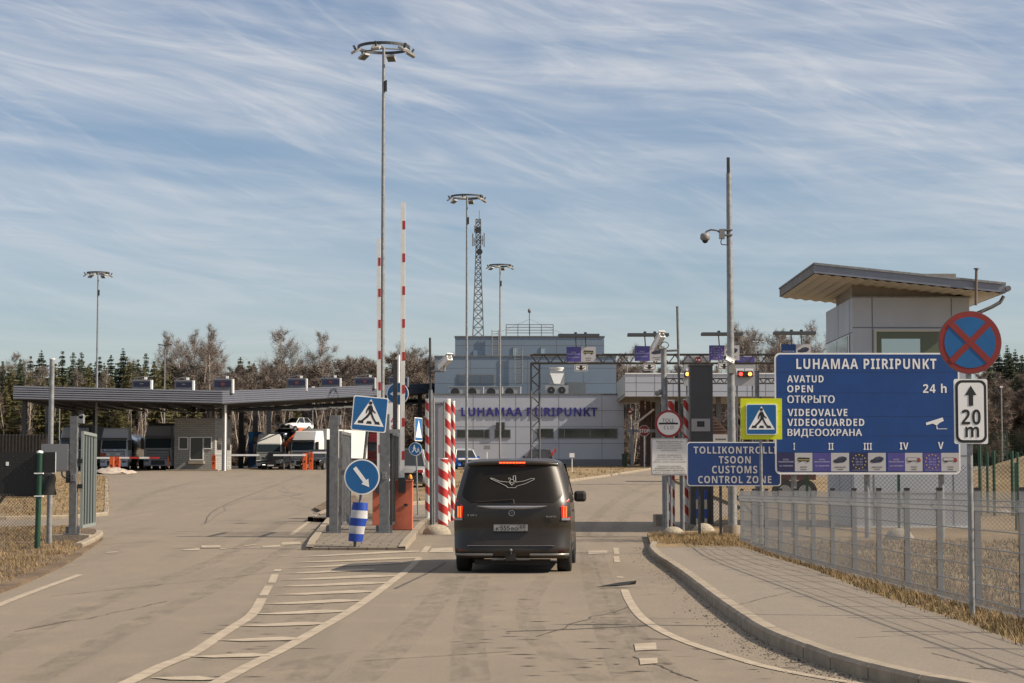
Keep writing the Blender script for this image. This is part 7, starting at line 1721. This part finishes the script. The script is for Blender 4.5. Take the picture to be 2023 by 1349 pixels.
for px, py, D in ((340, 668, 272), (372, 664, 274), (405, 690, 270), (450, 700, 272), (18, 706, 258), (45, 720, 262), (100, 730, 256), (-10, 728, 256), (155, 735, 252), (265, 716, 256), (830, 700, 268), (838, 695, 272), (790, 705, 272), (1465, 655, 272), (1508, 660, 272), (1530, 668, 276), (1560, 660, 272), (1590, 664, 276), (1630, 664, 272), (1450, 668, 276), (1232, 690, 276), (1243, 705, 280), (1542, 672, 280), (1575, 678, 276), (680, 712, 280), (250, 742, 250), (515, 720, 280), (200, 735, 252)):
    plant('birch_tree', 'bare pale trunked birch at the edge of the woods', 'birch', 'bare birches at the edge of the woods', BIR[:4], 17, px + rt.uniform(-3, 3), py, D)
AL, AG = 'leafless brown deciduous tree in the woods', 'leafless brown trees in the woods'
for i in range(64):
    px = -30 + i * 14.2 + rt.uniform(-6, 6); py = (742 if px < 330 else 726 if px < 560 else 706) + rt.uniform(-8, 22)
    plant('bare_tree', AL, 'tree', AG, ALD, 12, px, py, rt.uniform(256, 286), 1.15)
for i in range(26):
    px = 1215 + i * 16 + rt.uniform(-6, 6); plant('bare_tree', AL, 'tree', AG, ALD, 12, px, 728 + rt.uniform(-18, 22), rt.uniform(262, 290), 1.1)
for i in range(12):
    px = 1935 + i * 12 + rt.uniform(-5, 5); plant('bare_tree', AL, 'tree', AG, ALD, 12, px, 738 + rt.uniform(-22, 26), rt.uniform(236, 250), 1.1)
YB = [bare_tree(71, 10, .11, 9, 1.8, 1, BIRCHB, TWIG2, .25, .8, .06, .022), bare_tree(72, 10, .13, 9, 1.6, 2, BIRCHB, TWIG, .3, .8, .055, .022), bare_tree(73, 10, .10, 10, 2.0, 3, BIRCHB, TWIG2, .25, .7, .05, .022)]
for i in range(70):
    px = (rt.uniform(-40, 780) if i < 56 else rt.uniform(1225, 1660)); plant('birch_tree', 'thin young birch stem in the thicket at the wood edge', 'birch', 'young birches in the thicket at the wood edge', YB, 10, px, rt.uniform(752, 800), rt.uniform(238, 250), 1.1)
# the wood behind, read as one mass
def arrays(me):
    n = len(me.vertices); v = np.empty(n * 3, np.float32); me.vertices.foreach_get('co', v)
    l = np.empty(len(me.loops), np.int32); me.loops.foreach_get('vertex_index', l); t = np.empty(len(me.polygons), np.int32); me.polygons.foreach_get('loop_total', t)
    return v.reshape(-1, 3), l, t
def merge(name, items, mt_slots):
    cache = {}; V, Lp, T, MI = [], [], [], []; off = 0
    for pair, loc, s, rz in items:
        for me in pair:
            if me.name not in cache: cache[me.name] = arrays(me)
            a, l, t = cache[me.name]; c, q = math.cos(rz), math.sin(rz)
            V.append(np.stack([(a[:, 0] * c - a[:, 1] * q) * s[0] + loc[0], (a[:, 0] * q + a[:, 1] * c) * s[0] + loc[1], a[:, 2] * s[1] + loc[2]], 1))
            Lp.append(l + off); T.append(t); MI.append(np.full(len(t), mt_slots.index(me.materials[0]), np.int32)); off += len(a)
    V, Lp, T, MI = np.concatenate(V), np.concatenate(Lp), np.concatenate(T), np.concatenate(MI)
    me = bpy.data.meshes.new(name); me.vertices.add(len(V)); me.vertices.foreach_set('co', V.astype(np.float32).ravel())
    me.loops.add(len(Lp)); me.loops.foreach_set('vertex_index', Lp.astype(np.int32)); me.polygons.add(len(T))
    me.polygons.foreach_set('loop_start', (np.cumsum(T) - T).astype(np.int32))
    for m_ in mt_slots: me.materials.append(m_)
    me.polygons.foreach_set('material_index', MI); me.update(calc_edges=True); me.validate(); o = bpy.data.objects.new(name, me); COL.objects.link(o); o['kind'] = 'stuff'; return o
items = []
THIN_A = [bare_tree(61, 12, .24, 12, .9, 3, BARK, TWIG2, .06, 1.0, .10, .07), bare_tree(62, 12, .22, 12, 1.2, 3, BIRCHB, TWIG, .06, 1.0, .09, .07)]
THIN_S = [spruce(63, wd_=.19, lev=26, dens=.8), spruce(64, wd_=.22, mt_=NEEDLE2, lev=26, dens=.8)]
for i in range(300):
    D = rt.uniform(286, 345); px = rt.uniform(-500, 2500); top = (748 if px < 330 else 738 if px < 560 else 722 if px < 1300 else 748) + rt.uniform(-6, 22)
    if px > 1900: top = 745
    con = rt.random() < (.5 if px < 330 else .18); x, z = W(px, top, D); z0 = gz(D) - .3; P_ = rt.choice(THIN_S if con else THIN_A); s = (z - z0) / (17 if con else 12)
    items.append((P_, (x, D, z0), (s * 1.2, s), rt.uniform(0, 6.28)))
for i in range(150):                                          # undergrowth
    D = rt.uniform(244, 275); px = rt.uniform(-300, 2300); x, _ = W(px, 900, D); s = rt.uniform(.5, 1.1); items.append((rt.choice(BSH), (x, D, gz(D) - .2), (s * 1.2, s), rt.uniform(0, 6.28)))
SLOTS = [BARK, BIRCHB, TWIG, TWIG2, NEEDLE, NEEDLE2]
merge('woods', items, SLOTS)
# brown leaf litter rising under the trees
va = []; n = 60
for j in range(4):
    for i in range(n + 1): x = -130 + i * 4.4; y = (236, 262, 300, 360)[j]; va.append((x, y, gz(y) + (.02, .5, 2.2, 5.5)[j] + .4 * math.sin(i * 1.3 + j)))
m = MB(); m.add(va, [(j * (n + 1) + i, j * (n + 1) + i + 1, (j + 1) * (n + 1) + i + 1, (j + 1) * (n + 1) + i) for j in range(3) for i in range(n)], mat('leaf litter', (.10, .065, .045), .95, 0, .4, .5, col2=(.16, .115, .07)), True)
o = m.build('terrain'); o['kind'] = 'structure'
